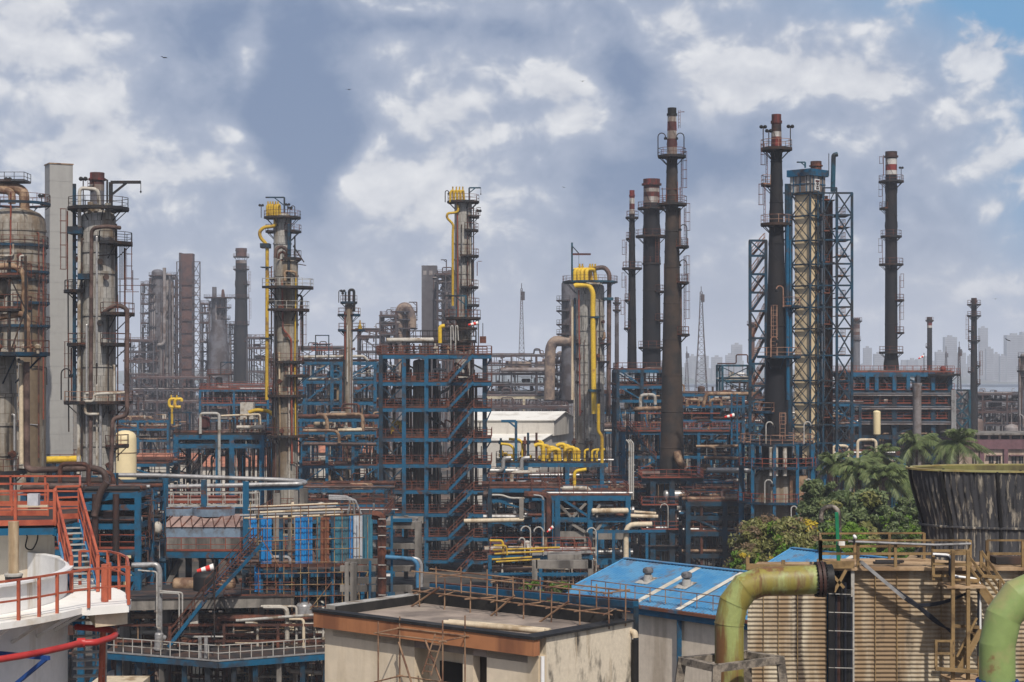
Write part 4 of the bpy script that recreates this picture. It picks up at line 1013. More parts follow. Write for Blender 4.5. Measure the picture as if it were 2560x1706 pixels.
T = column('process_column', 'pale far column cut by the right edge', 2562, 890, 1010, 22, 450, 'farpipe', [(893, 34, 0, 360, 'farsteel'), (928, 38, 0, 360, 'farsteel'), (945, 30, 0, 360, 'farsteel')], group=FG, plm='dark')

# lattice radio masts and pylons
def mast(label, px, top, bot, w0, w1, Y, mat='farsteel', name='radio_mast', cat='mast'):
    T = Th(name, label, cat, px, Y, 'lattice masts')
    zb, zt = max(.05, T.z(bot)), T.z(top); n = 16; b = MB(); t = .10*Y/500
    R = lambda f: (w0+(w1-w0)*(1-f)**1.3)*T.s/2
    for k in range(n):
        f0, f1 = k/n, (k+1)/n; z0, z1 = zb+(zt-zb)*f0, zb+(zt-zb)*f1
        cs0 = [(sx*R(f0), sy*R(f0), z0) for sx, sy in ((-1,-1),(1,-1),(1,1),(-1,1))]; cs1 = [(sx*R(f1), sy*R(f1), z1) for sx, sy in ((-1,-1),(1,-1),(1,1),(-1,1))]
        for i in range(4):
            j = (i+1) % 4; b.beam(cs0[i], cs1[i], t*1.6); b.beam(cs1[i], cs1[j], t)
            if i in (0, 1): b.xbr(cs0[i], cs0[j], cs1[j], cs1[i], t*.8)
    T.part('lattice', b, m_[mat])
    T.part('aerial', MB().cyl((0, 0, zt), (0, 0, zt+1.5*Y/500), t).cyl((R(1)+.2, 0, zt-4), (R(1)+.2, 0, zt-1), .5*Y/500, 6), m_[mat])
    return T
mast('grey lattice mast with aerials left of the fat white column', 1304, 722, 920, 4, 16, 620)
mast('hazy lattice mast right of the tall brown stack', 1753, 730, 985, 5, 30, 700)
mast('faint small pylon between the tall brown stack and the lattice mast', 1717, 880, 985, 2, 12, 1200)
mast('faint pylon right of the solitary stack', 2365, 880, 975, 2, 12, 1300)
mast('faint narrow mast left of the slender stack', 2398, 868, 980, 3, 9, 800)

# ------------------------------------------------------------------ middle distance
rack('process_rack', 'blue rack behind the left columns with white drums', 'process rack', 60, 205, 330, 12, [945, 985, 1005, 1062, 1100], 5, .4, decks=(0, 2), rails=(0, 2), brace=.6, seed=21, small=90, risers=14, equip=5, mcol='navy', mbeam='blue')
T = Th('concrete_beam_house', 'pale concrete plinth behind the clad tower', 'building', 110, 300); T.part('wall', MB().box(T.x(60), T.x(190), 0, 6, T.z(962), T.z(938)), m_['concrete'])
for x in (66, 120, 184): T.part('post', MB().box(T.x(x)-.3, T.x(x)+.3, 1, 2, 0, T.z(962)), m_['concrete'])
T = Th('yellow_pipe', 'thick yellow pipe on trestles behind the left columns', 'pipe', 130, 225)
T.part('pipe', MB().tube([T.p(50, 1152), T.p(215, 1148)], .45, 12), m_['yellow'])
for x in (60, 135, 208): T.part('trestle', MB().beam((T.x(x), 0, 0), T.p(x, 1158), .35), m_['navy'])
T = Th('storage_vessel', 'upright cream vessel with domed top right of the left column', 'tank', 313, 215)
r = 28*T.s
T.part('shell', MB().lathe([(r, .02), (r, T.z(1098)), (r*.93, T.z(1088)), (r*.7, T.z(1081)), (r*.35, T.z(1077)), (.03, T.z(1076))], 28), M('buff', (.68, .56, .33), (.5, .4, .22), .2, .4, True, .5, var=.08))
T.part('seam', MB().lathe([(r, T.z(1133)), (r+.03, T.z(1133)), (r+.03, T.z(1131)), (r, T.z(1131))], 28, cap=False), m_['tan'])
def shed(name, label, px0, px1, Y, D, eave, ridge, wallm, roofm, axis='x', cat='shed', group=None, seams=True):
    """gabled shed, ridge along x"""
    T = Th(name, label, cat, (px0+px1)/2, Y, group)
    x0, x1 = T.x(px0), T.x(px1); ze = T.z(eave); zr = T.z(ridge, D/2)
    T.part('wall', MB().box(x0, x1, 0, D, 0, ze).add([(x1, 0, ze), (x1, D, ze), (x1, D/2, zr-.1), (x0, 0, ze), (x0, D, ze), (x0, D/2, zr-.1)], [(0,1,2), (5,4,3), (0,2,5,3), (1,4,5,2)]), m_[wallm])
    for sg in (0, 1):
        y0 = -.5 if sg == 0 else D+.5; b = MB()
        b.add([(x0-.5, y0, ze-.15), (x1+.5, y0, ze-.15), (x1+.5, D/2, zr+.1), (x0-.5, D/2, zr+.1), (x0-.5, y0, ze-.05), (x1+.5, y0, ze-.05), (x1+.5, D/2, zr+.2), (x0-.5, D/2, zr+.2)], BF)
        T.part('roof', b, m_[roofm])
    return T
M('tileroof', (.42, .18, .11), (.25, .10, .07), .4, 1.2, rough=.9)
M('palewall', (.52, .48, .42), (.3, .27, .23), .3, .5, True)
shed('tiled_shed', 'long low shed with orange tiled roof behind the cream vessel', 340, 480, 260, 9, 1150, 1136, 'palewall', 'tileroof', group='tiled sheds')
shed('tiled_shed', 'long tiled shed seen through the legs of the blue table frame', 400, 720, 290, 9, 1165, 1142, 'palewall', 'tileroof', group='tiled sheds')
shed('tiled_shed', 'pale shed with tiled roof seen through the blue racks left of the stair tower', 745, 960, 330, 10, 1130, 1098, 'palewall', 'tileroof', group='tiled sheds')
rack('process_rack', 'rust coloured rack with tan pipes right of the left column', 'process rack', 270, 420, 340, 12, [1052, 1072, 1100], 6, .4, decks=(1,), rails=(0, 1), brace=.4, seed=22, small=80, risers=14, equip=4, pal=Pal.warm, mcol='blue')
rack('process_rack', 'low red-brown rack with silver vessels left of the yellow pipe column', 'process rack', 500, 670, 350, 12, [975, 1010, 1050], 6, .4, decks=(0, 1), rails=(0, 1), brace=.4, seed=23, small=120, risers=18, equip=7, mrail='redrail')
# yellow looped pipes on a post frame
T = Th('pipe_loop_frame', 'pair of bright yellow pipe loops on a small blue frame', 'pipework', 440, 330)
for k, x in enumerate((426, 440)):
    T.part('pipe_loop', MB().pipe([T.p(x+12, 1018, -k*.4), T.p(x-3, 1018, -k*.4), T.p(x-3, 998, -k*.4), T.p(x+14, 998, -k*.4), T.p(x+14, 1004, -k*.4)], .28, .7, 8).cyl(T.p(x+2, 998, -k*.4), T.p(x+2, 988, -k*.4), .12, 6), m_['yellow'])
T.part('pipe', MB().pipe([T.p(430, 1060), T.p(430, 1018)], .22, n=8), m_['gold'])
b = MB()
for x in (424, 474): b.beam((T.x(x), 0, 0), (T.x(x), 0, T.z(1032)), .3)
b.beam(T.p(420, 1032), T.p(480, 1032), .3); T.part('frame', b, m_['navy'])
# small red and blue access tower
T = Th('access_tower', 'thin red and blue access tower with small crane before the hazy chimney', 'tower', 548, 400)
lat(T, 'frame', 524, 572, 0, 4, 938, 1130, [1100, 1060, 1020, 980], 'rust', .22, .12, pat='z')
T.part('column', MB().drum(T.p(548, 1100, 2), T.p(548, 942, 2), .75, 12), m_['concrete'])
T.part('platform', MB().box(T.x(520), T.x(576), -.5, 4.5, T.z(938), T.z(936)), m_['dark']); T.part('railing', MB().rail([(T.x(520), 4, T.z(936)), (T.x(520), -.5, T.z(936)), (T.x(576), -.5, T.z(936)), (T.x(576), 4, T.z(936))], 1.1, 1.2, .07), m_['rail'])
davit(T, 552, 936, 552, 906, 582, mat='navy', w=.25, hook=False)

# blue racks left of the stair tower
rack('process_rack', 'tall blue rack with a long pale pipe along its top left of the stair tower', 'process rack', 755, 945, 300, 12, [905, 952, 1005], 6, .55, brace=.6, decks=(1,), rails=(0,), pipes=4, seed=24, small=110, risers=16, equip=4, colpx=[762, 830, 853, 938], mrail='rail')
solo('overhead_pipe', 'long pale pipe resting on the tall blue rack left of the stair tower', 'pipe', MB().pipe([P(752, 893, 301), P(910, 891, 301), P(918, 901, 301), P(930, 902, 303)], .24, .8, 10), m_['pale'])
b = MB().rail([P(790, 872, 299), P(820, 872, 299)], 1.8, 1.0, .12)
T = Th('gantry_frame', 'small blue and red goal-shaped frame left of the small dark column', 'steel frame', 805, 296)
T.part('frame', MB().beam(T.p(789, 905), T.p(789, 838), .16).beam(T.p(822, 905), T.p(822, 838), .16).beam(T.p(788, 839), T.p(823, 839), .16).beam(T.p(782, 862), T.p(826, 862), .2), m_['navy'])
T.part('railing', MB().rail([T.p(780, 878), T.p(830, 878)], 1.2, .9, .08), m_['redrail'])
rack('process_rack', 'blue rack with tan pipe loops and brown pipe header left of the stair tower', 'process rack', 752, 948, 262, 10, [1048, 1080, 1106, 1165, 1212, 1255], 3.6, .42, brace=.12, decks=(3,), rails=(3, 4), pipes=4, seed=25, small=140, risers=8, equip=5, pal=Pal.warm, mcol='blue')
T = Th('pipe_bridge', 'tan pipes looping over the blue rack left of the stair tower', 'pipework', 850, 258)
T.part('pipe', MB().pipe([T.p(792, 1038), T.p(806, 1036), T.p(818, 1050), T.p(818, 1075)], .28, .7, 10), m_['tan'])
T.part('pipe', MB().pipe([T.p(806, 1038, .3), T.p(905, 1036, .3), T.p(907, 1050, .3), T.p(907, 1078, .3)], .26, .7, 10), m_['tan'])
T.part('pipe', MB().pipe([T.p(758, 1077, -.3), T.p(840, 1077, -.3), T.p(848, 1090, -.3), T.p(848, 1108, -.3)], .24, .7, 10), m_['tan'])
T.part('pipe', MB().tube([T.p(845, 1076), T.p(905, 1075)], .24, 10), m_['cream'])
T.part('pipe', MB().tube([T.p(760, 1110), T.p(940, 1111)], .24, 10), m_['brown'])
rack('process_rack', 'low dim rack with silver lines below the brown pipe header', 'process rack', 745, 965, 215, 12, [1225, 1262, 1300, 1345], 5, .35, brace=.3, decks=(1,), rails=(0, 1), pipes=5, seed=26, small=180, risers=16, equip=5, pal=Pal.dim, mcol='navy', mbeam='blue')

# blue table frame
T = rack('table_frame', 'heavy blue table frame loaded with valves and pipes', 'steel frame', 440, 660, 238, 9, [1088, 1110], 9.5, .62, brace=0, decks=(0,), rails=(0,), pipes=3, seed=27, small=130, risers=10, equip=3, colpx=[441, 545, 580, 655], mrail='dark', rt=.07)
for (x0, y0, x1, y1) in ((448, 1120, 490, 1165), (490, 1165, 460, 1200), (545, 1120, 520, 1190), (560, 1115, 590, 1180), (445, 1190, 505, 1122)): T.part('brace', MB().beam(T.p(x0, y0, 1), T.p(x1, y1, 1), .16), m_['dark'])
o = T.part('stair', MB().stair(T.p(478, 1192, 2), T.p(535, 1118, 2), 1.0), m_['dark']); T.part('railing', MB().stairrail(T.p(478, 1192, 2), T.p(535, 1118, 2), 1.0, .07), m_['dark'], o)
T.part('pipe', MB().pipe([T.p(501, 1085, -.5), T.p(501, 1034, -.5), T.p(548, 1034, -.5), T.p(548, 1200, -.6)], .2, .5, 9), m_['palerail'])
T.part('pipe', MB().pipe([T.p(552, 1040, 0), T.p(650, 1036, 0), T.p(652, 1080, 0)], .12, .3, 8), m_['cream'])
T.part('pipe', MB().tube([T.p(592, 1069, -.3), T.p(660, 1068, -.3)], .26, 10), m_['pale'])
T.part('insulated_pipe', MB().pipe([T.p(622, 1032, 1), T.p(640, 1025, 1), T.p(672, 1028, 1), T.p(686, 1040, 1), T.p(688, 1085, 1)], .26, .8, 10), m_['gold'])
T.part('drum', MB().drum(T.p(510, 1075, .6), T.p(510, 1040, .6), .8, 12), m_['redband'])
for k in range(9): T.part('valve', MB().cyl(T.p(575+k*9, 1085, .8), T.p(575+k*9, 1052-(k % 3)*4, .8), .13, 6).lathe([(.05,0),(.26,.12),(.05,.2)], 8, T.p(575+k*9, 1052-(k % 3)*4, .8)), m_[['tan', 'dark', 'rust', 'pale'][k % 4]])
T.part('box_cabinet', MB().box(T.x(592), T.x(625), 3, 5, T.z(1050), T.z(1008)), m_['pale'])
b = MB()
rr = random.Random(44)
for k in range(26):
    x = rr.uniform(575, 680); b.beam((T.x(x), rr.uniform(2, 8), 0), (T.x(x), rr.uniform(2, 8), T.z(1112)), .12)
T.part('support_post', b, m_['rust'], kind='stuff')

# ------------------------------------------------------------------ blue stair tower
T = Th('stair_tower', 'tall blue stair tower with zigzag flights and rust-red railings', 'stair tower', 1080, 230)
LV = [888, 956, 1021, 1096, 1161, 1226, 1284, 1343, 1400, 1470]
D = 8.0
COLX = [952, 1010, 1066, 1211]
ztop = T.z(888)
for i, px in enumerate(COLX):
    for dy in (0, D*.5, D):
        T.part('post', MB().hcol(T.x(px), dy, 0, ztop, .5 if dy == 0 else .4), m_['blue' if (dy == 0 and i in (1, 2)) else 'navy'])
x0, x1 = T.x(948), T.x(1216); xl = T.x(1228)
for k, py in enumerate(LV):
    z = T.z(py); b = MB()
    segs = [(x0, T.x(1122)), (T.x(1178), xl)] if k < 9 else [(x0, xl)]
    for (a, c_) in segs: b.beam((a, -.05, z-.24), (c_, -.05, z-.24), .22, .46)
    b.beam((x0, D, z-.24), (x1, D, z-.24), .22, .46)
    for px in COLX: b.beam((T.x(px), 0, z-.26), (T.x(px), D, z-.26), .2, .4)
    b.beam((T.x(1122), 1.1, z-.24), (T.x(1178), 1.1, z-.24), .2, .4)
    T.part('floor_beam', b, m_['blue'])
    o = T.part('deck', MB().box(x0, T.x(1122), -.1, D, z+.003, z+.06).box(T.x(1178), xl, -.9, D, z+.003, z+.06).box(T.x(1122), T.x(1178), 1.2, D, z+.003, z+.06), m_['deck'])
    zz = z+.06
    rr_ = MB().rail([(x0-.3, D, zz), (x0-.3, -.15, zz), (T.x(1118), -.15, zz)], 1.1, 1.1, .075, 2).rail([(T.x(1186), -.95, zz), (xl, -.95, zz), (xl, D, zz)], 1.1, 1.1, .075, 2).rail([(T.x(1122), 1.25, zz), (T.x(1178), 1.25, zz)], 1.1, 1.1, .075, 2).rail([(x0, D, zz), (x1, D, zz)], 1.1, 1.2, .075, 2).rail([(x0, D*.5, zz), (x1, D*.5, zz)], 1.1, 1.2, .075, 2)
    T.part('railing', rr_, m_['rail'], o)
    if k < 9:
        zl = T.z(LV[k+1]); a = V((T.x(1122), -.5, zl)); c_ = V((T.x(1184), -.5, z))
        o = T.part('stair', MB().stair(a, c_, .9, .34), m_['blue'])
        T.part('tread', MB().stair(a+V((0,0,.1)), c_+V((0,0,.1)), .78, .03), m_['rust'], o)
        T.part('railing', MB().stairrail(a+V((0,0,.1)), c_+V((0,0,.1)), .9, .065), m_['rail'], o)
        b = MB().beam((T.x(1122), -.5, zl-.24), (T.x(1066), -.5, zl-.24), .1, .3)
        T.part('stair_bracket', b, m_['blue']); T.part('knee_brace', MB().beam((T.x(1211), 0, zl+1.6), (xl, -.6, z-.3), .12), m_['blue']); T.part('landing_beam', MB().beam((T.x(1184), -.9, z-.24), (xl, -.9, z-.24), .14, .42), m_['blue'])
        b = MB().xbr((T.x(952), .1, zl), (T.x(1010), .1, zl), (T.x(1010), .1, z-.4), (T.x(952), .1, z-.4), .15)
        T.part('brace', b, m_['navy']); T.part('brace', MB().beam((T.x(1010), D, zl), (T.x(1066), D, z-.4), .14), m_['navy'])
T.part('inner_vessel', MB().drum(T.p(1048, 1330, 4), T.p(1048, 898, 4), .82, 16), m_['shellwarm'])
T.part('inner_vessel', MB().drum(T.p(1150, 1360, 5), T.p(1150, 930, 5), .7, 14), m_['shell'])
for k, (x, dy, rad, mt) in enumerate(((1086, 3, .22, 'navy'), (1094, 3.5, .16, 'dark'), (1100, 3, .12, 'silver'), (1075, 5, .2, 'brown'), (1027, 2.5, .15, 'rust'), (1180, 5, .25, 'pale'), (1190, 3, .18, 'brown'), (985, 5, .2, 'tan'), (967, 4, .14, 'dark'), (1130, 6, .2, 'dark'), (1165, 7, .2, 'tan'), (1010, 6, .2, 'brown'))):
    T.part('riser_pipe', MB().tube([T.p(x, 1480, dy), T.p(x, 895+(k*37) % 60, dy)], rad, 8), m_[mt])
rr = random.Random(77)
for k in range(9):
    z = T.z(LV[k+1])
    for q in range(4):
        x = T.x(rr.uniform(960, 1180)); y = rr.uniform(1.5, 7); w = rr.uniform(1, 2.5)
        T.part('pipe', MB().pipe([(x-w, y, z+.6), (x, y, z+.6), (x, y, z+rr.uniform(1.4, 2.8)), (x+w, y, z+rr.uniform(1.4, 2.8))], rr.uniform(.08, .2), .3, 7), m_[rr.choice(['rust', 'brown', 'tan', 'pale', 'dark', 'silver'])])
sm = MB(); sm2 = MB()
for q in range(620):
    x = T.x(rr.uniform(955, 1205)); y = rr.uniform(.6, D-.3); k = rr.randrange(9); z = T.z(LV[k+1]); b = rr.choice((sm, sm2))
    if rr.random() < .5: b.tube([(x, y, z), (x, y, z+rr.uniform(.8, 2.9))], rr.uniform(.03, .07), 4)
    else: b.box(x-.2, x+rr.uniform(.1, 1.6), y-.15, y+.15, z+.1, z+rr.uniform(.2, .9))
T.part('small_bore_piping', sm, m_['rust'], kind='stuff'); T.part('small_bore_piping', sm2, m_['dark'], kind='stuff')
for k in (0,):
    for x in (987, 1006): T.part('yellow_elbow', MB().pipe([T.p(x-5, 1085, 2), T.p(x-5, 1058, 2), T.p(x+4, 1053, 2), T.p(x+8, 1062, 2)], .27, .6, 10), m_['gold'])
# top deck equipment
o = T.part('horizontal_drum', MB().drum(T.p(965, 851, 1), T.p(1085, 850, 1), .30, 14), m_['pale'])
T.part('saddle', MB().box(T.x(985), T.x(988), .8, 1.2, ztop, T.z(855)).box(T.x(1060), T.x(1063), .8, 1.2, ztop, T.z(855)), m_['dark'], o)
z2 = T.z(853)
o = T.part('upper_deck', MB().box(T.x(1012), T.x(1190), 2.0, 7.6, z2-.15, z2), m_['dark'])
T.part('railing', MB().rail([(T.x(1014), 7.4, z2), (T.x(1014), 2.1, z2), (T.x(1188), 2.1, z2), (T.x(1188), 7.4, z2), (T.x(1014), 7.4, z2)], 1.4, .9, .08, 1), m_['dark'], o)
for x in (1016, 1070, 1130, 1186): T.part('upper_post', MB().beam(T.p(x, 888, 2.2), T.p(x, 853, 2.2), .2), m_['dark'])
T.part('yellow_pipe', MB().pipe([T.p(1100, 858, 1.6), T.p(1100, 817, 1.6), T.p(1112, 815, 1.6)], .26, .5, 10), m_['yellow'])
for x in (1130, 1142): T.part('vent_pipe', MB().pipe([T.p(x-3, 880, 1.8), T.p(x-3, 816, 1.8), T.p(x+2, 814, 1.8), T.p(x+4, 852, 1.8)], .08, .3, 7), m_['palerail'])
T.part('control_box', MB().box(T.x(1199), T.x(1215), .5, 1.4, T.z(858), T.z(841)), m_['rust']); T.part('aerial', MB().tube([T.p(1207, 842, .9), T.p(1207, 808, .9)], .05, 5), m_['dark'])
for k in range(14):
    x = rr.uniform(970, 1190); dy = rr.uniform(.6, 3); T.part('valve', MB().cyl(T.p(x, 886, dy), T.p(x, 866-rr.uniform(0, 8), dy), .12, 6).lathe([(.08, 0), (.26, .1), (.24, .25), (.05, .35)], 8, T.p(x, 874, dy)), m_[rr.choice(['tan', 'dark', 'pale', 'rust'])])
T.part('head_vessel', MB().drum(T.p(1158, 880, 5), T.p(1158, 790, 5), 1.0, 16), m_['shellwarm'])
platform(T, 1.0, 2.3, 0, 360, T.z(794), 'dark', 'rail', c=(T.x(1155), 5)); platform(T, 1.0, 2.1, -180, 0, T.z(820), 'dark', 'rail', c=(T.x(1150), 5))
davit(T, 1165, 800, 1165, 740, 1112, mat='teal', dy=3.8, w=.24, hook=False); T.part('davit_post', MB().beam(T.p(1141, 800, 3.8), T.p(1141, 738, 3.8), .16), m_['teal'])
windsock('red and white windsock flying above the stair tower', 1196, 808, 26, 230.6, 888, tilt=-.2)

# ------------------------------------------------------------------ white gabled shed and yellow valve platform
M('whitesheet', (.74, .72, .66), (.55, .52, .46), .3, .3, True, .5, var=.06)
M('shedwall', (.50, .47, .42), (.36, .33, .29), .3, .5, True, .6, var=.1)
T = Th('white_shed', 'large cream sheet-metal shed with a raised middle roof', 'shed', 1330, 322)
def gable(T, nm, x0, x1, y0, y1, z0, ze, zr, wm, rm, rx):
    """ridge runs along +X, skewed so the right gable faces the viewer"""
    ym = (y0+y1)/2
    def q(x, y, z): return (x+(y-y0)*rx, y, z)
    T.part('wall', MB().add([q(x0,y0,z0), q(x1,y0,z0), q(x1,y1,z0), q(x0,y1,z0), q(x0,y0,ze), q(x1,y0,ze), q(x1,y1,ze), q(x0,y1,ze), q(x1,ym,zr), q(x0,ym,zr)],
        [(0,1,5,4), (1,2,6,8,5), (2,3,7,6), (3,0,4,9,7)]), m_[wm])
    e = .35
    for ya, za, s_ in ((y0-e, ze-.12, 1), (y1+e, ze-.12, -1)):
        T.part('roof', MB().add([q(x0,ya,za), q(x1+e,ya,za), q(x1+e,ym,zr+.08), q(x0,ym,zr+.08), q(x0,ya,za+.1), q(x1+e,ya,za+.1), q(x1+e,ym,zr+.18), q(x0,ym,zr+.18)], BF), m_[rm])
gable(T, 'upper', T.x(1150), T.x(1385), 0, 14, T.z(1090), T.z(1050), T.z(1031, 7), 'shedwall', 'whitesheet', .28)
gable(T, 'lower', T.x(1150), T.x(1350), -7, 20, 0, T.z(1100, -7), T.z(1074, 6.5), 'shedwall', 'whitesheet', .28)
b = MB()
for k in range(9): b.beam((T.x(1388)+k*.42, -.04+k*1.5-.0, T.z(1095)), (T.x(1388)+k*.42, -.04+k*1.5, T.z(1052)), .05)
T = rack('valve_platform', 'blue platform crowded with bright yellow valves and elbows', 'platform', 1240, 1520, 235, 8, [1158, 1212, 1290], 5.5, .55, brace=.15, decks=(0, 1), rails=(0, 1), pipes=2, seed=31, small=120, risers=8, equip=2, colpx=[1262, 1315, 1418, 1505], mrail='dark', rt=.06)
rr = random.Random(9)
for k, x in enumerate((1358, 1372, 1388, 1398, 1413, 1424, 1436, 1446)):
    dy = 1+(k % 3)*.9; t_ = 1112+(k % 4)*4
    T.part('yellow_riser', MB().pipe([T.p(x, 1158, dy), T.p(x, t_, dy), T.p(x-13, t_-1, dy), T.p(x-22, t_+3, dy)], .26, .6, 10), m_['yellow'])
    T.part('flange', MB().cyl(T.p(x, 1134, dy), T.p(x, 1130, dy), .33, 10).cyl(T.p(x, 1128, dy), T.p(x, 1126, dy), .33, 10), m_['gold'])
for x, w in ((1462, 10), (1480, 18), (1492, 20)): T.part('yellow_riser', MB().pipe([T.p(x, 1158, .6), T.p(x, 1126, .6), T.p(x+w, 1124, .6)], .15, .4, 9), m_['yellow'])
T.part('yellow_pipe', MB().pipe([T.p(1436, 1226, -1), T.p(1436, 1178, -1), T.p(1466, 1174, -1)], .23, .6, 10), m_['yellow'])
T.part('yellow_pipe', MB().pipe([T.p(1252, 1110, 1), T.p(1275, 1112, 1), T.p(1285, 1122, 1), T.p(1285, 1158, 1)], .17, .4, 9), m_['yellow'])
T.part('yellow_pipe', MB().pipe([T.p(1272, 1098, 2), T.p(1300, 1100, 2), T.p(1306, 1110, 2), T.p(1306, 1158, 2)], .17, .4, 9), m_['yellow'])
T.part('yellow_pipe', MB().pipe([T.p(1340, 1103, 2), T.p(1356, 1104, 2), T.p(1360, 1118, 2), T.p(1360, 1158, 2)], .17, .4, 9), m_['yellow'])
for x, t_ in ((1312, 1092), (1320, 1082), (1341, 1082), (1435, 1096), (1468, 1096), (1478, 1104), (1252, 1096)):
    T.part('valve_stem', MB().cyl(T.p(x, 1158, 1.5), T.p(x, t_, 1.5), .16, 7).lathe([(.1, 0), (.32, .1), (.32, .5), (.1, .6)], 8, T.p(x, 1112, 1.5)), m_[rr.choice(['dark', 'rust', 'navy'])])
for x, w in ((1258, 1), (1304, 1)): T.part('pipe', MB().pipe([T.p(x-40, 1177, -.8), T.p(x, 1177, -.8), T.p(x, 1146, -.8), T.p(x+20, 1145, -.8)], .26, .6, 9), m_['silver'])
T.part('pipe', MB().pipe([T.p(1279, 1240, -1), T.p(1279, 1182, -1), T.p(1340, 1180, -1)], .26, .6, 9), m_['pale'])
davit(T, 1290, 1158, 1290, 1053, 1253, mat='blue', dy=.3, w=.36, hook=False)
for k in range(16):
    x = rr.uniform(1250, 1510); T.part('yellow_fitting', MB().lathe([(.1, -.25), (.25, -.18), (.25, .18), (.1, .25)], 8, T.p(x, 1140+rr.uniform(-12, 10), rr.uniform(1, 4))), m_['gold'])
T.part('tall_gold_riser', MB().pipe([T.p(1505, 1260, 0), T.p(1505, 1090, 0), T.p(1496, 1080, 0), T.p(1496, 1010, 0)], .22, .5, 9), m_['gold'])
# ------------------------------------------------------------------ right of the stair tower, middle distance
rack('process_rack', 'blue rack carrying the feet of the two dark banded stacks', 'process rack', 1545, 1665, 296, 14, [925, 965, 1000], 5, .5, decks=(0, 1), rails=(0, 1), brace=.2, seed=41, small=130, risers=18, equip=4, mcol='navy')
b = MB()
rack('process_rack', 'rack with tan bent pipes right of the tall brown stack', 'process rack', 1700, 1858, 285, 12, [985, 1014, 1050, 1100], 6, .45, decks=(1,), rails=(1,), brace=.3, seed=42, small=130, risers=16, equip=5, pal=Pal.warm)
T = Th('pipe_run', 'tan pipes with hoops along the rack right of the tall brown stack', 'pipework', 1790, 282)
T.part('pipe', MB().pipe([T.p(1758, 1018), T.p(1760, 1006), T.p(1765, 985), T.p(1790, 985), T.p(1890, 985)], .3, 1.0, 10), m_['tan'])
for x in (1718, 1775): T.part('pipe_hoop', MB().pipe([T.p(x, 1016, -.5), T.p(x, 1000, -.5), T.p(x+28, 1000, -.5), T.p(x+28, 1016, -.5)], .24, .9, 8), m_['tan'])
rack('pipe_rack', 'dark teal open frame holding a fat pale pipe', 'steel frame', 1806, 1885, 300, 8, [912, 950, 985], 5, .35, brace=.5, pipes=1, seed=43, small=30, risers=4, mcol='teal', mbeam='teal', drums=[(1812, 1885, 950, .6, 3, 'pale')])
T = rack('process_rack', 'blue platform in front of the tall brown stack with red railings', 'process rack', 1560, 1840, 262, 9, [1080, 1140, 1200, 1262], 6, .45, decks=(0,), rails=(0,), brace=.25, seed=44, small=200, risers=22, equip=8, mrail='redrail', over=.5)
T.part('silver_header', MB().drum(T.p(1765, 1176, -1), T.p(1882, 1176, -1), .42, 14), m_['silver'])
T.part('pipe', MB().pipe([T.p(1740, 1116, -.8), T.p(1845, 1115, -.8)], .19, n=9), m_['tan'])
T.part('pipe', MB().pipe([T.p(1772, 1116, -.8), T.p(1786, 1118, -.8), T.p(1788, 1140, -.8)], .22, .5, 9), m_['tan'])
T.part('pipe', MB().tube([T.p(1760, 1145, -.8), T.p(1870, 1146, -.8)], .24, 10), m_['tan'])
T.part('pipe', MB().pipe([T.p(1810, 1240, -1), T.p(1810, 1203, -1), T.p(1865, 1200, -1)], .24, .7, 10), m_['pale'])
T.part('pipe', MB().tube([T.p(1583, 1023, -.6), T.p(1655, 1021, -.6)], .3, 10), m_['tan'])
T.part('pipe', MB().pipe([T.p(1601, 1018, 0), T.p(1601, 988, 0), T.p(1638, 987, 0), T.p(1638, 1012, 0)], .24, .6, 9), m_['palerail'])
T.part('red_line', MB().tube([T.p(1595, 1034, -.5), T.p(1800, 1034, -.5)], .1, 7), m_['redrail'])
davit(T, 1843, 1200, 1843, 1131, 1885, mat='blue', dy=-.8, w=.3, hook=False)
T.part('lattice_post', MB().beam(T.p(1829, 1200, -.5), T.p(1829, 985, -.5), .25).beam(T.p(1843, 1200, -.5), T.p(1843, 985, -.5), .25), m_['blue'])
b = MB()
for k in range(10): b.beam(T.p(1829, 990+k*14, -.5), T.p(1843, 990+k*14, -.5), .12)
T.part('rung', b, m_['blue'])
windsock('red and white windsock on the blue rack right of the tall brown stack', 1836, 1038, 26, 261, 1080, tilt=-.22)
# stair and truss ramp left of the tall stack
T = Th('stair_flight', 'long grey stair climbing to the blue platform left of the tall brown stack', 'stair', 1600, 258)
a, c_ = T.p(1640, 1150), T.p(1568, 1065)
o = T.part('stair', MB().stair(a, c_, 1.2), m_['navy']); T.part('railing', MB().stairrail(a, c_, 1.2, .07), m_['rail'], o)
T.part('post', MB().beam((a.x, 0, 0), a, .2).beam((c_.x, .8, 0), c_+V((0, .8, 0)), .25), m_['navy'])
# tall stack support
T = rack('stack_table', 'blue steel table under the tall brown stack', 'steel frame', 1627, 1735, 236.5, 7, [1196, 1264, 1325, 1365], 7, .7, decks=(0, 1, 2, 3), rails=(0, 1, 2), brace=.1, pipes=2, seed=45, small=120, risers=8, equip=3, colpx=[1632, 1680, 1722], mcol='navy', mbeam='navy', over=1.2, mrail='redrail', rt=.065)
lamp_part(T, 1670, 1260, 1320, 'hookl', -1, 'palerail')
T.part('clad_shaft', MB().lathe([(1.3, .01), (1.3, T.z(1200))], 18, (T.x(1660), 3.5, 0)), m_['shellwarm'])
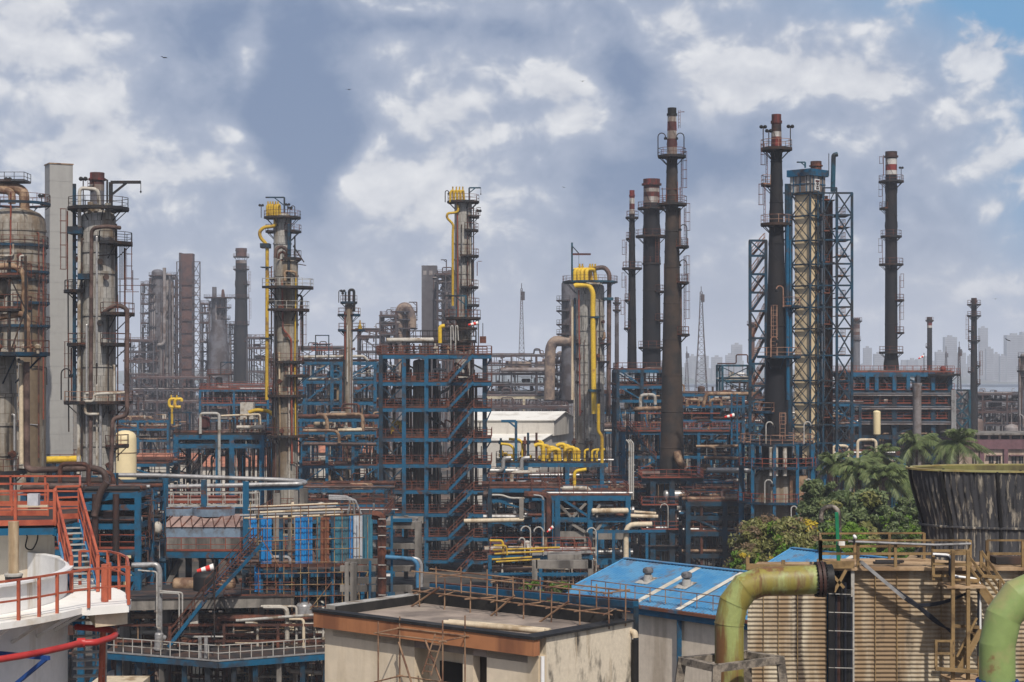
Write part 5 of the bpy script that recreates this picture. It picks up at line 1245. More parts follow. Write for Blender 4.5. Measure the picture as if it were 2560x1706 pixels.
# racks from stair tower to stack, nearer
T = rack('process_rack', 'front blue rack with a fat cream pipe on brackets', 'process rack', 1330, 1572, 196, 9, [1240, 1294, 1400], 5, .55, decks=(0,), rails=(0,), brace=.3, seed=46, small=170, risers=10, pipes=5, colpx=[1394, 1475, 1570], equip=2, rt=.06, mrail='rail')
T.part('cream_pipe', MB().drum(T.p(1478, 1278, -.7), T.p(1572, 1277, -.7), .3, 12), m_['cream'])
for q in (((1398, 1262), (1440, 1305)), ((1425, 1300), (1465, 1258)), ((1480, 1290), (1500, 1262)), ((1430, 1310), (1462, 1330)), ((1510, 1300), (1485, 1335))): T.part('knee_brace', MB().beam(T.p(*q[0], .2), T.p(*q[1], .2), .28), m_['concrete'])
T.part('concrete_beam', MB().box(T.x(1392), T.x(1560), .4, 1.2, T.z(1350), T.z(1330)).box(T.x(1460), T.x(1478), .2, 1.0, 0, T.z(1350)), m_['concrete'])
T.part('pipe', MB().pipe([T.p(1565, 1400, -1), T.p(1565, 1312, -1), T.p(1630, 1311, -1)], .29, 1.0, 12), m_['cream'])
T.part('pipe', MB().tube([T.p(1575, 1290, 0), T.p(1645, 1292, 0)], .2, 9).tube([T.p(1585, 1280, 1), T.p(1640, 1284, 1)], .16, 9), m_['cream'])
T.part('front_frame', MB().beam(T.p(1490, 1330, -1.5), T.p(1665, 1328, -1.5), .3).beam(T.p(1492, 1420, -1.5), T.p(1492, 1330, -1.5), .28).beam(T.p(1534, 1420, -1.5), T.p(1534, 1330, -1.5), .32).beam(T.p(1617, 1420, -1.5), T.p(1617, 1330, -1.5), .3), m_['blue'])
for k, x in enumerate((1573, 1578, 1583)):
    T.part('riser_pipe', MB().pipe([T.p(x, 1250, 2), T.p(x, 1108, 2), T.p(x-8, 1100, 2)], .09, .3, 7), m_['palerail'])
T = rack('process_rack', 'blue rack with white line along its deck below the yellow valves', 'process rack', 1225, 1400, 200, 9, [1222, 1247, 1300, 1350, 1400], 5.5, .45, decks=(0,), rails=(0,), brace=.3, seed=47, small=220, risers=18, equip=4, pal=Pal.dim, mcol='navy')
T.part('white_line', MB().pipe([T.p(1230, 1238, -.4), T.p(1255, 1238, -.4), T.p(1275, 1246, -.4), T.p(1312, 1246, -.4)], .12, .5, 7), m_['palerail'])
T.part('silver_pipe', MB().tube([T.p(1160, 1303, -1.2), T.p(1310, 1300, -1.2)], .24, 10), m_['cream'])
T.part('concrete_leg', MB().box(T.x(1298), T.x(1309), -1.4, -.9, T.z(1300), T.z(1245)), m_['concrete'])
# rust brown cable duct with bend
T = Th('cable_duct', 'rust brown ribbed cable duct bending down beside the cream concrete beam', 'cable duct', 1370, 192)
T.part('duct', MB().pipe([T.p(1310, 1236), T.p(1370, 1238), T.p(1372, 1260), T.p(1372, 1330)], .36, .8, 6), m_['rust'])
T.part('hoop', MB().pipe([T.p(1334, 1238, -.3), T.p(1358, 1240, -.3), T.p(1360, 1330, -.3)], .1, .6, 7), m_['silver'])
for x in (1357, 1383): T.part('post', MB().beam((T.x(x), -.4, 0), T.p(x, 1250, -.4), .24), m_['blue'])
windsock('torn pink windsock with white hoop beside the rust brown cable duct', 1384, 1316, 22, 190, 1395, tilt=-.9)
# red-railed walkways with yellow lines at lower centre
T = rack('walkway_rack', 'low rack with long red-railed walkway and yellow pipes at the foot of the stair tower', 'process rack', 1225, 1478, 176, 6, [1388, 1432], 5, .35, decks=(0,), rails=(0,), brace=.2, seed=48, small=240, risers=16, equip=2, mrail='redrail', pal=Pal.warm, rt=.05)
T.part('silver_walk_edge', MB().beam(T.p(1330, 1386, -.3), T.p(1478, 1380, -.3), .12, .25), m_['silver'])
for k, (x0, x1, y) in enumerate(((1232, 1400, 1372), (1236, 1360, 1382), (1230, 1330, 1396), (1240, 1350, 1402))):
    T.part('yellow_pipe', MB().tube([T.p(x0, y+3, -.5-.3*k), T.p(x1, y-3, -.5-.3*k)], .09, 8), m_['gold'])
T.part('yellow_pipe', MB().pipe([T.p(1224, 1352, -.5), T.p(1255, 1352, -.5), T.p(1258, 1362, -.5), T.p(1258, 1388, -.5)], .12, .4, 8), m_['gold'])
T.part('yellow_pipe', MB().pipe([T.p(1234, 1364, -.8), T.p(1266, 1364, -.8), T.p(1268, 1388, -.8)], .08, .3, 8), m_['gold'])
for x, t_ in ((1312, 1345), (1326, 1316), (1358, 1318), (1490, 1320)): lamp_part(T, x, t_, 1390, 'hookl', -.5, 'palerail')
T = Th('concrete_structure', 'weathered low concrete frame with creepers in front of the red-railed walkway', 'concrete frame', 1400, 150)
T.part('beam', MB().box(T.x(1340), T.x(1480), 0, .8, T.z(1422), T.z(1402)).box(T.x(1370), T.x(1455), .9, 3, T.z(1402), T.z(1390)), m_['concrete'])
for x in (1336, 1476): T.part('post', MB().box(T.x(x)-.2, T.x(x)+.25, 0, .7, 0, T.z(1402)), m_['concrete'])
T = rack('process_rack', 'dark blue structure beside the round heater with silver vessels', 'process rack', 1720, 1905, 214, 9, [1255, 1290, 1330, 1385], 5.5, .55, decks=(0, 2), rails=(0, 2), brace=.3, seed=49, small=200, risers=18, equip=6, mcol='navy', mbeam='navy', pal=Pal.near, drums=[(1730, 1850, 1268, .6, 2, 'pale')])
for x, a_, b_ in ((1840, 1330, 1400), (1858, 1266, 1330), (1860, 1262, 1320)): lamp_part(T, x, a_, b_, 'hookr', -.6, 'palerail')
rack('process_rack', 'rear blue rack behind the round heater and lattice tower', 'process rack', 1850, 2150, 300, 12, [1010, 1060, 1110, 1165], 6, .45, decks=(1,), rails=(1,), brace=.4, seed=50, small=200, risers=24, equip=8, mcol='navy')
T = Th('green_tank', 'far pale green tank with red stripe behind the lattice tower', 'tank', 1865, 420)
r_ = 2.9
T.part('shell', MB().lathe([(r_, 0), (r_, T.z(1050)), (r_*.6, T.z(1042)), (.05, T.z(1039))], 26), M('palegreen', (.32, .42, .32), (.2, .25, .2), .3, .4, True))
# right heater under the solitary stack
T = rack('heater_structure', 'wide blue heater frame under the solitary dark stack', 'process rack', 2120, 2376, 312, 12, [932, 976, 1010, 1048, 1088], 4.6, .8, decks=(0, 1, 2, 3), rails=(0, 1, 2, 3), brace=.45, pipes=3, seed=51, small=160, risers=12, equip=4, mcol='navy', mbeam='navy', mrail='redrail', over=.6, colpx=[2125, 2190, 2235, 2332, 2374])
T.part('top_girder', MB().beam(T.p(2126, 937, -.5), T.p(2337, 937, -.5), .3, .75), m_['blue'])
for x in (2168, 2191, 2235, 2270, 2296, 2332): T.part('girder_post', MB().beam(T.p(x, 976, -.5), T.p(x, 935, -.5), .6), m_['blue'])
for py in (984, 1018, 1056):
    T.part('header_pipe', MB().tube([T.p(2128, py, -.8), T.p(2378, py, -.8)], .12, 8), m_['fargrey']); T.part('header_pipe', MB().tube([T.p(2128, py+5, -.8), T.p(2378, py+5, -.8)], .1, 8), m_['farpipe'])
T.part('firebox', MB().box(T.x(2150), T.x(2320), 2, 11, 0, T.z(985)), m_['sooty'])
T.part('clad_column', MB().lathe([(.75, 0), (.75, T.z(965)), (.85, T.z(962)), (.85, T.z(958))], 16, (T.x(2290), -.8, 0)), m_['farpipe'])
T.part('vessel', MB().drum(T.p(2192, 1090, -2), T.p(2192, 1026, -2), .65, 14), m_['buff'])
o = T.part('flare_drum', MB().lathe([(.9, 0), (.9, T.z(955)), (1.7, T.z(940))], 14, (T.x(2357), 1, 0)), m_['sooty'])
platform(T, .9, 3.2, 0, 360, T.z(937), 'dark', 'redrail', c=(T.x(2357), 1)); T.part('stub', MB().drum(T.p(2350, 924, 1), T.p(2364, 924, 1), .6, 10), m_['redband'])
for x in (2380, 2384, 2388): T.part('riser_pipe', MB().tube([T.p(x, 1090, -1), T.p(x, 975, -1)], .17, 8), m_['silver'])
windsock('small red and white windsock above the wide blue heater frame', 2310, 890, 16, 311, 932, tilt=-.5)
T = Th('end_frame', 'narrow blue braced frame at the right end of the heater', 'steel frame', 2405, 322)
lat(T, 'frame', 2386, 2424, 0, 6, 976, 1185, [1140, 1090, 1046, 1010], 'teal', .4, .26, pat='x')
for k in range(8): T.part('tube', MB().beam(T.p(2390+k*4, 1085, 2), T.p(2408+k*2, 978, 2), .2), m_['silver']) if k % 2 else None
rack('process_rack', 'low blue rack with white hooped pipes among the palms', 'process rack', 2060, 2260, 270, 8, [1140, 1185], 5, .5, decks=(1,), rails=(1,), brace=.2, seed=52, small=110, risers=10, equip=3)
for q in ((2083, 2120, 1115), (2144, 2190, 1100)):
    solo('pipe_hoop', 'cream hooped pipe %s among the palm tops' % ('left of the pair' if q[0] < 2100 else 'right of the pair, bent twice'), 'pipe', MB().pipe([P(q[0], 1170, 266), P(q[0], q[2], 266), P(q[1], q[2], 266), P(q[1], q[2]+45, 266)], .22, .6, 9), m_['cream'], group='hooped pipes')
# maroon and cream building
T = Th('maroon_building', 'long cream building with maroon parapet band and shaded windows', 'building', 2500, 300)
x0, x1 = T.x(2395), T.x(2900)
M('maroon', (.15, .075, .085), (.10, .05, .055), .35, .5, True); M('creamwall', (.46, .36, .28), (.28, .2, .15), .35, .4, True)
T.part('wall', MB().box(x0, x1, 0, 12, 0, T.z(1123)), m_['creamwall'])
T.part('parapet_band', MB().box(x0-.3, x1+.3, -.5, 12.2, T.z(1123), T.z(1100)), m_['maroon'])
T.part('upper_storey', MB().box(x0+.5, x1, 1.2, 11, T.z(1100), T.z(1088)), m_['creamwall'])
T.part('roof', MB().box(x0-.2, x1+.2, .2, 12, T.z(1088), T.z(1084)), m_['concrete'])
for k in range(8): T.part('clerestory_window', MB().box(T.x(2427+27*k), T.x(2447+27*k), 1.1, 1.25, T.z(1098.5), T.z(1090)), m_['dark'])
for x in (2448, 2508, 2572): T.part('pilaster', MB().box(T.x(x), T.x(x+10), -.6, 0, 0, T.z(1123)), m_['maroon'])
for x in (2430, 2472, 2490, 2529, 2547, 2590):
    o = T.part('window', MB().box(T.x(x), T.x(x+12), -.06, .1, T.z(1165), T.z(1141)), m_['dark']); T.part('frame', MB().box(T.x(x)+.36, T.x(x)+.42, -.09, -.06, T.z(1165), T.z(1141)), m_['palerail'], o)
for x in (2465, 2522, 2582): T.part('sunshade', MB().box(T.x(x), T.x(x+38), -.7, 0, T.z(1140), T.z(1138)), m_['maroon'])

# ------------------------------------------------------------------ fill rows further back
fill = [
 ('dim rack in the gap below the small dark column', 740, 960, 380, [975, 1010, 1050], 61, 'near'),
 ('dim rack behind the yellow valve platform', 1190, 1420, 400, [1020, 1050], 62, 'far'),
 ('dim rack between the fat white column and the tall brown stack', 1500, 1700, 360, [985, 1030, 1080], 63, 'near'),
 ('dim rack behind the tan pipes right of the tall brown stack', 1690, 1900, 370, [1000, 1040, 1085], 64, 'near'),
 ('far low rack behind the lattice tower', 1880, 2140, 420, [960, 1000, 1040], 65, 'far'),
 ('far low rack at the right behind the heater frame', 2100, 2420, 430, [990, 1030], 66, 'far'),
 ('dark rack low behind the blue table frame', 430, 720, 300, [1180, 1230], 67, 'dim'),
 ('far rack low behind the left columns', 40, 330, 430, [990, 1030, 1060], 68, 'far'),
 ('dim rack below the yellow valves behind the front blue racks', 1220, 1560, 265, [1200, 1250, 1310], 69, 'near'),
 ('dim rack below the tall brown stack', 1540, 1860, 245, [1225, 1275, 1330], 70, 'near'),
 ('low red-railed rack at far left behind the blue deck', 60, 420, 230, [1160, 1200, 1260], 71, 'near'),
 ('low rack in the middle behind the corrugated blue sheets', 640, 960, 185, [1300, 1340, 1390], 72, 'dim'),
]
for (lb, a, b_, Y, lv, sd_, pl) in fill:
    kw = dict(mcol='farsteel', mbeam='farsteel', mrail='farrust', mdeck='farsteel') if pl == 'far' else dict(mcol='navy' if sd_ % 2 else 'blue')
    rack('process_rack', lb, 'process rack', a, b_, Y, 14, lv, 7, .4, decks=(0,), rails=(0,), brace=.35, seed=sd_, small=150, risers=26, equip=7, pipes=5, pal=getattr(Pal, pl), **kw)

# ------------------------------------------------------------------ far shore: hills, sea wall, bridge, city
b = MB(); rr = random.Random(3); n = 160
vs = []; fs = []
for j, yy in enumerate((3150, 3500, 4200, 5200)):
    for i in range(n+1):
        x = -2600+i*5200/n; h = (-1, 6, 14, 22)[j]*(1 if j == 0 else 1)+(0 if j == 0 else (6*sin(i*.31+j)+5*sin(i*.83+j*2)+rr.uniform(0, 5)))
        vs.append((x, yy, h-.5))
for j in range(3):
    for i in range(n): fs.append((j*(n+1)+i, j*(n+1)+i+1, (j+1)*(n+1)+i+1, (j+1)*(n+1)+i))
tag(link_mesh('far_shore', b.add(vs, fs), M('shoregreen', (.05, .075, .04), (.11, .10, .08), .4, .01)), kind='structure')
M('cityconc', (.22, .22, .23), (.16, .16, .17), .4, .03)
city = [(1815, 1835, 888, 3300), (1830, 1856, 862, 3500), (1780, 1806, 893, 3600), (1722, 1742, 890, 3500), (1752, 1772, 890, 3700), (1690, 1705, 905, 3400),
        (2160, 2180, 870, 3600), (2186, 2210, 885, 3400), (2340, 2362, 880, 3200), (2362, 2393, 843, 3500), (2395, 2415, 882, 3600), (2449, 2470, 820, 3700), (2466, 2484, 872, 3300), (2484, 2500, 885, 3500), (2517, 2560, 838, 3400), (2555, 2590, 830, 3800), (2500, 2516, 890, 3300), (2420, 2432, 890, 3900), (2300, 2330, 895, 3800), (2270, 2295, 900, 3500)]
for k in range(60):
    x = rr.uniform(1690, 2620); w = rr.uniform(6, 18); city.append((x, x+w, rr.uniform(898, 922), rr.uniform(3250, 4600)))
for k, (a, c_, t, Y) in enumerate(city):
    T = Th('far_building', 'one of the pale haze-faded blocks of the city across the water', 'building', (a+c_)/2, Y, 'haze-faded city blocks')
    w = (c_-a)*T.s/2; zt = T.z(t); d = min(30, w*1.4)
    T.part('wall', MB().box(-w, w, 0, d, -1, zt), m_['cityconc'])
    if k < 20:
        T.part('roof_block', MB().box(-w*.4, w*.3, d*.2, d*.7, zt, zt+3.5), m_['cityconc'])
        bb = MB(); z = 6
        while z < zt-3: bb.box(-w*.92, w*.92, -.25, -.02, z, z+1.5); z += 4
        T.part('window_band', bb, m_['greybox'])
g = MB(); g.box(-1500, 1900, 2600, 2612, 6, 9)
T = Th('sea_bridge', 'long low bridge crossing the water at the right', 'bridge', 2480, 2600)
T.part('deck', MB().box(-500, 900, 0, 14, T.z(973), T.z(962)), m_['navybridge'] if 'navybridge' in m_ else M('navybridge', (.035, .06, .10), (.03, .05, .08), .4, .02))
for k in range(36): T.part('pier', MB().box(-490+k*38, -487+k*38, 2, 12, -2, T.z(973)), m_['cityconc'])
b = MB()
tag(link_mesh('mudflat', MB().box(600, 1500, 1650, 1790, -2.2, .15), M('mud', (.36, .31, .26), (.2, .18, .16), .4, .02)), kind='structure')
# ------------------------------------------------------------------ left foreground: fin-fan deck, stairs, platforms
def pt(px, py, drop): return V((X(px, drop*F/(py-HY)), drop*F/(py-HY), H-drop))
def prism(b, pts, z0, z1):
    n = len(pts); return b.add([(p[0], p[1], z0) for p in pts]+[(p[0], p[1], z1) for p in pts], [tuple(reversed(range(n))), tuple(range(n, 2*n))]+[(i, (i+1) % n, n+(i+1) % n, n+i) for i in range(n)])
M('fanblue', (.17, .23, .30), (.12, .12, .13), .35, .6); M('pinksheet', (.33, .225, .19), (.20, .13, .11), .4, .5)
M('sheetblue', (.012, .20, .50), (.03, .10, .20), .25, .6, True, .5); M('sheetteal', (.04, .16, .22), (.06, .09, .10), .4, .6, True); M('sheettan', (.33, .26, .18), (.20, .075, .04), .5, .5, True); M('sheetgrey', (.42, .44, .46), (.25, .24, .23), .3, .6, True)

T = Th('cooler_deck', 'blue deck carrying two round fan housings over a pink plenum', 'cooler bank', 520, 155)
zd = T.z(1378); xa, xb = T.x(346), T.x(742); D = 9
T.part('deck', MB().box(xa, xb, -.6, D, zd-.02, zd+.05), m_['deck']); T.part('edge_beam', MB().beam((xa, -.62, zd-.28), (xb, -.62, zd-.28), .16, .5).beam((xa, -.5, zd-.28), (xa, D, zd-.28), .16, .5).beam((xa, D, zd-.28), (xb, D, zd-.28), .16, .5), m_['blue'])
T.part('railing', MB().rail([(xa, -.6, zd+.05), (T.x(640), -.6, zd+.05)], 1.15, 1.3, .06, 1).rail([(T.x(665), -.6, zd+.05), (xb, -.6, zd+.05)], 1.15, 1.0, .06, 1), m_['redrail'])
T.part('concrete_beam', MB().box(T.x(394), T.x(618), .5, 1.1, zd, T.z(1347)), m_['concrete'])
T.part('plenum_side', MB().box(T.x(396), T.x(612), 1.6, 7.5, T.z(1352), T.z(1322)), m_['fanblue'])
x0, x1 = T.x(392), T.x(610); z0, z1 = T.z(1322), T.z(1299)
T.part('plenum_roof', MB().add([(x0, 1.5, z0), (x1, 1.5, z0), (x1-.5, 3.4, z1), (x0+.5, 3.4, z1), (x1-.5, 6, z1), (x0+.5, 6, z1), (x0, 7.6, z0), (x1, 7.6, z0)], [(0,1,2,3), (3,2,4,5), (5,4,7,6), (0,3,5,6), (1,7,4,2)]), m_['pinksheet'])
b = MB(); n = 8
for k in range(n): b.beam((x0+(x1-x0)*k/n, 1.44, z0+.02), (x0+.3+(x1-x0-.6)*(k+(1 if k % 2 else 0)*.0+.5)/n, 3.3, z1+.04), .09).beam((x0+(x1-x0)*(k+.5)/n, 3.3, z1+.04), (x0+(x1-x0)*(k+1)/n, 1.44, z0+.02), .07)
T.part('plenum_truss', b, m_['rust'])
for (c, r) in ((T.x(424), 1.55), (T.x(510), 1.95)):
    zc = T.z(1300); o = T.part('fan_ring', MB().lathe([(r*.94, zc), (r*.94, zc+.62), (r, zc+.66), (r, zc+.6), (r*.97, zc)], 32, (c, 4.8, 0), cap=False), m_['fanblue'])
    bb = MB().lathe([(.02, zc+.64), (.35, zc+.66), (.35, zc+.5)], 12, (c, 4.8, 0))
    for k in range(8): q = pi*k/4; bb.beam((c, 4.8, zc+.63), (c+r*.95*cos(q), 4.8+r*.95*sin(q), zc+.63), .12, .06)
    bb.lathe([(r*.95, zc+.6), (r*.5, zc+.62), (.3, zc+.6)], 24, (c, 4.8, 0), cap=False)
    T.part('fan_guard', bb, m_['rust'], o)
for k, (x, t_, dy) in enumerate(((386, 1214, -.4), (413, 1196, 6), (337, 1235, 1), (510, 1200, 6.5), (615, 1204, -.4))):
    T.part('blue_post', MB().hcol(T.x(x, dy), dy, zd if k != 2 else 0, T.z(t_, dy), .46), m_['blue'])
for x in (365, 430, 500, 580, 690): T.part('post', MB().hcol(T.x(x), 1.5, 0, zd-.5, .5), m_['navy']); T.part('post', MB().hcol(T.x(x), D-1, 0, zd-.5, .5), m_['navy'])
for (p, q) in (((452, 1400), (415, 1470)), ((580, 1385), (615, 1490)), ((600, 1400), (560, 1470)), ((640, 1480), (676, 1400))): T.part('knee_brace', MB().beam(T.p(*p, .8), T.p(*q, .8), .42), m_['concrete'])
T.part('red_beam', MB().beam(T.p(450, 1388, .3), T.p(578, 1394, .3), .3, .4), m_['redband'])
# upper walkway with pale railing and red trough
zw = T.z(1269, 7)
T.part('walkway', MB().box(T.x(380, 7), T.x(642, 7), 7.6, 8.8, zw-.12, zw), m_['blue'])
T.part('walkway_railing', MB().rail([(T.x(380, 7), 7.6, zw), (T.x(642, 7), 7.6, zw)], 1.25, 1.55, .075, 1).rail([(T.x(380, 7), 8.8, zw), (T.x(642, 7), 8.8, zw)], 1.25, 1.55, .06, 1), m_['palerail'])
T.part('red_trough', MB().box(T.x(350, 9), T.x(590, 9), 9.2, 10.4, zw+.2, zw+.85), m_['redrail'])
T.part('red_walkway_railing', MB().rail([(T.x(340, 10), 10.5, zw+.6), (T.x(600, 10), 10.5, zw+.6)], 1.2, 1.2, .08, 1), m_['redrail'])
b = MB()
for x in (345, 420, 500, 590): b.hcol(T.x(x, 9), 9.8, 0, zw, .4)
T.part('post', b, m_['navy'])
# grey insulated headers with return bend
T = Th('grey_header', 'pair of long grey insulated pipes doubling back above the fan deck', 'pipework', 560, 166)
T.part('pipe', MB().pipe([T.p(280, 1232, -1), T.p(360, 1219, -1), T.p(752, 1210, -1), T.p(764, 1208, 0), T.p(760, 1204, 2.0), T.p(700, 1200, 2.2), T.p(388, 1189, 2.2), T.p(280, 1188, 2.2)], .21, .8, 12), m_['silver'])
T.part('support_beam', MB().beam(T.p(622, 1222, -.8), T.p(758, 1219, -.8), .3, .35), m_['blue'])
for (x0, x1, t_) in ((752, 772, 1220), (738, 748, 1225), (687, 703, 1232), (640, 648, 1232)): T.part('post', MB().box(T.x(x0), T.x(x1), -1, -.4, 0, T.z(t_)), m_['concrete'])
for x in (388, 470, 560): T.part('strap', MB().cyl(T.p(x, 1217-(x-388)*.02, -1.0)-V((.08,0,0)), T.p(x, 1217-(x-388)*.02, -1.0)+V((.08,0,0)), .29, 10), m_['pale'])
# blue posts near the left column
T = rack('process_rack', 'near blue rack with black braces behind the orange-railed stair', 'process rack', 60, 345, 140, 10, [1232, 1262, 1310, 1375, 1440], 5, .45, decks=(0, 3), rails=(3,), brace=.5, seed=81, small=260, risers=20, equip=5, pal=Pal.dim, mrail='redrail')
for x in (75, 106, 152, 190, 235, 285): T.part('blue_stub', MB().hcol(T.x(x, 8), 8, T.z(1240, 8), T.z(1190 if x != 285 else 1183, 8), .5), m_['blue'])
T.part('pipe', MB().pipe([T.p(60, 1216, -.5), T.p(210, 1218, -.5)], .3, n=10), m_['brown'])
T.part('pipe', MB().pipe([T.p(236, 1290, -.6), T.p(250, 1232, -.6), T.p(268, 1206, -.6)], .28, .9, 10), m_['brown'])
for x in (238, 290): T.part('pipe', MB().tube([T.p(x, 1400, -.4), T.p(x, 1235, -.4)], .26, 10), m_['sooty'])
# concrete table with stairs
T = Th('concrete_table', 'weathered concrete table with rusty edge between the two stair flights', 'concrete frame', 520, 136)
zs = T.z(1492); 
prism(bb := MB(), [T.p(250, 1500, -1.5), T.p(735, 1500, 1.0), T.p(735, 1500, 8.5), T.p(250, 1500, 7)], zs-.9, zs-.1); T.part('slab', bb, m_['concrete'])
prism(bb := MB(), [T.p(250, 1500, -1.6), T.p(738, 1500, .9), T.p(738, 1500, 8.6), T.p(250, 1500, 7.1)], zs-.097, zs); T.part('slab_top', bb, m_['deck'])
for x in (406, 640, 690, 300): T.part('post', MB().box(T.x(x)-.38, T.x(x)+.38, 1.6, 2.3, 0, zs-.9), m_['concrete'])
for x in (400, 560, 700): T.part('post', MB().box(T.x(x)-.35, T.x(x)+.35, 6, 6.6, 0, zs-.9), m_['concrete'])
T.part('railing', MB().rail([T.p(345, 1492, 6.6)*1+V((0,0,.02)), T.p(520, 1492, 7.2)], 1.1, 1.6, .05, 1).rail([T.p(560, 1492, .2), T.p(735, 1492, 1.0)], 1.1, 1.4, .05, 1), m_['rail'])
T.part('silver_pipe', MB().pipe([T.p(330, 1414, -1.8), T.p(392, 1412, -1.8), T.p(399, 1425, -1.8), T.p(399, 1590, -1.8), T.p(412, 1596, -1.6)], .21, .7, 14), m_['silver'])
T.part('silver_pipe', MB().drum(T.p(396, 1630, -1.8), T.p(398, 1580, -1.8), .33, 12), m_['silver'])
T.part('conduit', MB().pipe([T.p(345, 1426, -2.2), T.p(392, 1430, -2.2), T.p(392, 1570, -2.2), T.p(402, 1572, -2.2)], .06, .2, 6).pipe([T.p(400, 1482, -2.2), T.p(448, 1484, -2.2), T.p(448, 1590, -2.2), T.p(500, 1594, -2.2)], .06, .2, 6).pipe([T.p(400, 1478, -2.2), T.p(456, 1482, -2.2), T.p(456, 1592, -2.2), T.p(558, 1592, -2.2)], .06, .2, 6), m_['palerail'])
T.part('black_vessel', MB().drum(T.p(515, 1490, 4), T.p(515, 1425, 4), 1.0, 14), m_['black'])
T.part('horizontal_vessel', MB().drum(T.p(430, 1462, 5.5), T.p(590, 1460, 5.5), .55, 14), m_['tan'])
T = Th('stair_flight', 'two long rusty stair flights with blue stringers climbing to the fan deck', 'stair', 530, 133)
for (a, c_) in (((522, 1492), (645, 1358)), ((424, 1615), (512, 1502))):
    A, B = T.p(*a), T.p(*c_, 3.2 if a[0] > 500 else 0); A = A; 
    o = T.part('flight', MB().stair(A, B, 1.15, .26), m_['blue']); T.part('tread', MB().stair(A+V((0,0,.1)), B+V((0,0,.1)), 1.0, .05), m_['rust'], o); T.part('railing', MB().stairrail(A+V((0,0,.12)), B+V((0,0,.12)), 1.15, .06), m_['rust'], o)
windsock('red and white windsock in front of the rusty stair flights', 536, 1417, 44, 131, 1600, tilt=-.25)
# ring-beam platform with pale railing at the front
T = Th('front_platform', 'low blue-edged platform with pale railing and a blunt corner', 'platform', 546, 130)
zp = T.z(1652); cs = [V((X(262, 134.2)-T.loc.x, 4.2, 0)), V((0, 0, 0)), V((X(842, 134.2)-T.loc.x, 4.2, 0)), V((X(842, 134.2)-T.loc.x, 9, 0)), V((X(262, 134.2)-T.loc.x, 9, 0))]
prism(bb := MB(), cs, zp-.1, zp); T.part('deck', bb, m_['deck'])
b = MB()
for p, q in ((cs[0], cs[1]), (cs[1], cs[2])): b.beam(p+V((0,-.05,zp-.33)), q+V((0,-.05,zp-.33)), .18, .42)
T.part('edge_beam', b, m_['blue'])
T.part('toe_plate', MB().beam(cs[0]+V((0,-.1,zp)), cs[1]+V((0,-.1,zp)), .08, .12).beam(cs[1]+V((0,-.1,zp)), cs[2]+V((0,-.1,zp)), .08, .12), m_['silver'])
T.part('railing', MB().rail([cs[0]+V((0,0,zp)), cs[1]+V((0,0,zp)), cs[2]+V((0,0,zp))], 1.08, .85, .06, 1, toe=False), m_['palerail'])
b = MB()
for f in (.12, .3, .5, .7, .9): 
    for p, q in ((cs[0], cs[1]), (cs[1], cs[2])): 
        a = p.lerp(q, f); T.part('post', MB().hcol(a.x, a.y+.4, 0, zp-.5, .35), m_['concrete' if f == .5 else 'navy'])
for x, t_ in ((515, 1592), (500, 1592)): T.part('silver_post', MB().tube([T.p(x, 1650, 1.2), T.p(x, t_, 1.2)], .14, 8), m_['silver'])
T.part('cream_box', MB().box(T.x(250), T.x(375), -4, 0, 0, T.z(1690)), m_['cream'])
rack('process_rack', 'tangled scaffold-wrapped pipes on the low front platform', 'process rack', 290, 830, 136, 9, [1560, 1600, 1640], 4.5, .2, brace=.2, seed=82, small=300, risers=50, pipes=7, equip=6, mcol='rust', mbeam='rust', pal=[('rust', 4), ('tan', 3), ('pale', 3), ('cream', 2), ('brown', 2)], prange=(.06, .18))
# corrugated screens and scaffold
T = Th('sheet_screen', 'row of ribbed metal sheets, some blue some bare, on a scaffold frame', 'screen wall', 790, 138)
for (a, c_, t_, bt, mt) in ((652, 679, 1295, 1412, 'sheetblue'), (738, 781, 1291, 1412, 'sheetblue'), (790, 801, 1293, 1408, 'sheetteal'), (801, 823, 1294, 1412, 'sheettan'), (837, 874, 1292, 1412, 'sheetteal'), (873, 882, 1290, 1410, 'sheetblue'), (883, 906, 1290, 1410, 'sheetgrey'), (908, 932, 1288, 1408, 'sheetteal'), (624, 642, 1296, 1345, 'sheetblue'), (636, 651, 1415, 1480, 'sheetblue')):
    T.part('sheet', MB().corr(T.p(a, t_, .2*(a % 3)), T.p(c_, t_, .2*(a % 3)), T.z(bt), T.z(t_), .22, .05), m_[mt], ang=20)
T.part('sill_beam', MB().beam(T.p(640, 1414, -.2), T.p(935, 1412, -.2), .3, .25), m_['rust'])
for py, mt in ((1440, 'blue'), (1460, 'navy'), (1485, 'blue')): T.part('girt', MB().beam(T.p(640, py, 1), T.p(900, py-4, 1), .25, .3), m_[mt])
for x in (650, 700, 760, 830, 905): T.part('post', MB().hcol(T.x(x), .6, 0, T.z(1290), .28), m_['blue'])
b = MB()
rr = random.Random(15)
for k in range(15): x = 625+k*21; b.tube([T.p(x, 1640, -1), T.p(x+rr.uniform(-1.5, 1.5), 1255+rr.uniform(0, 40), -1)], .035, 5)
for k in range(13): y = 1268+k*28; b.tube([T.p(620, y+rr.uniform(-3, 3), -1.06), T.p(rr.uniform(860, 935), y-rr.uniform(2, 10), -1.06)], .035, 5)
for q in ((640, 1600, 690, 1480), (770, 1530, 830, 1455), (700, 1420, 650, 1340), (860, 1560, 925, 1420)): b.tube([T.p(q[0], q[1], -1.1), T.p(q[2], q[3], -1.1)], .04, 5)
T.part('scaffold_pole', b, M('pole', (.30, .21, .10), (.16, .07, .04), .5, 1.2), kind='stuff')
T = Th('silver_line_bank', 'bank of parallel silver lines above the ribbed metal sheets', 'pipework', 760, 150)
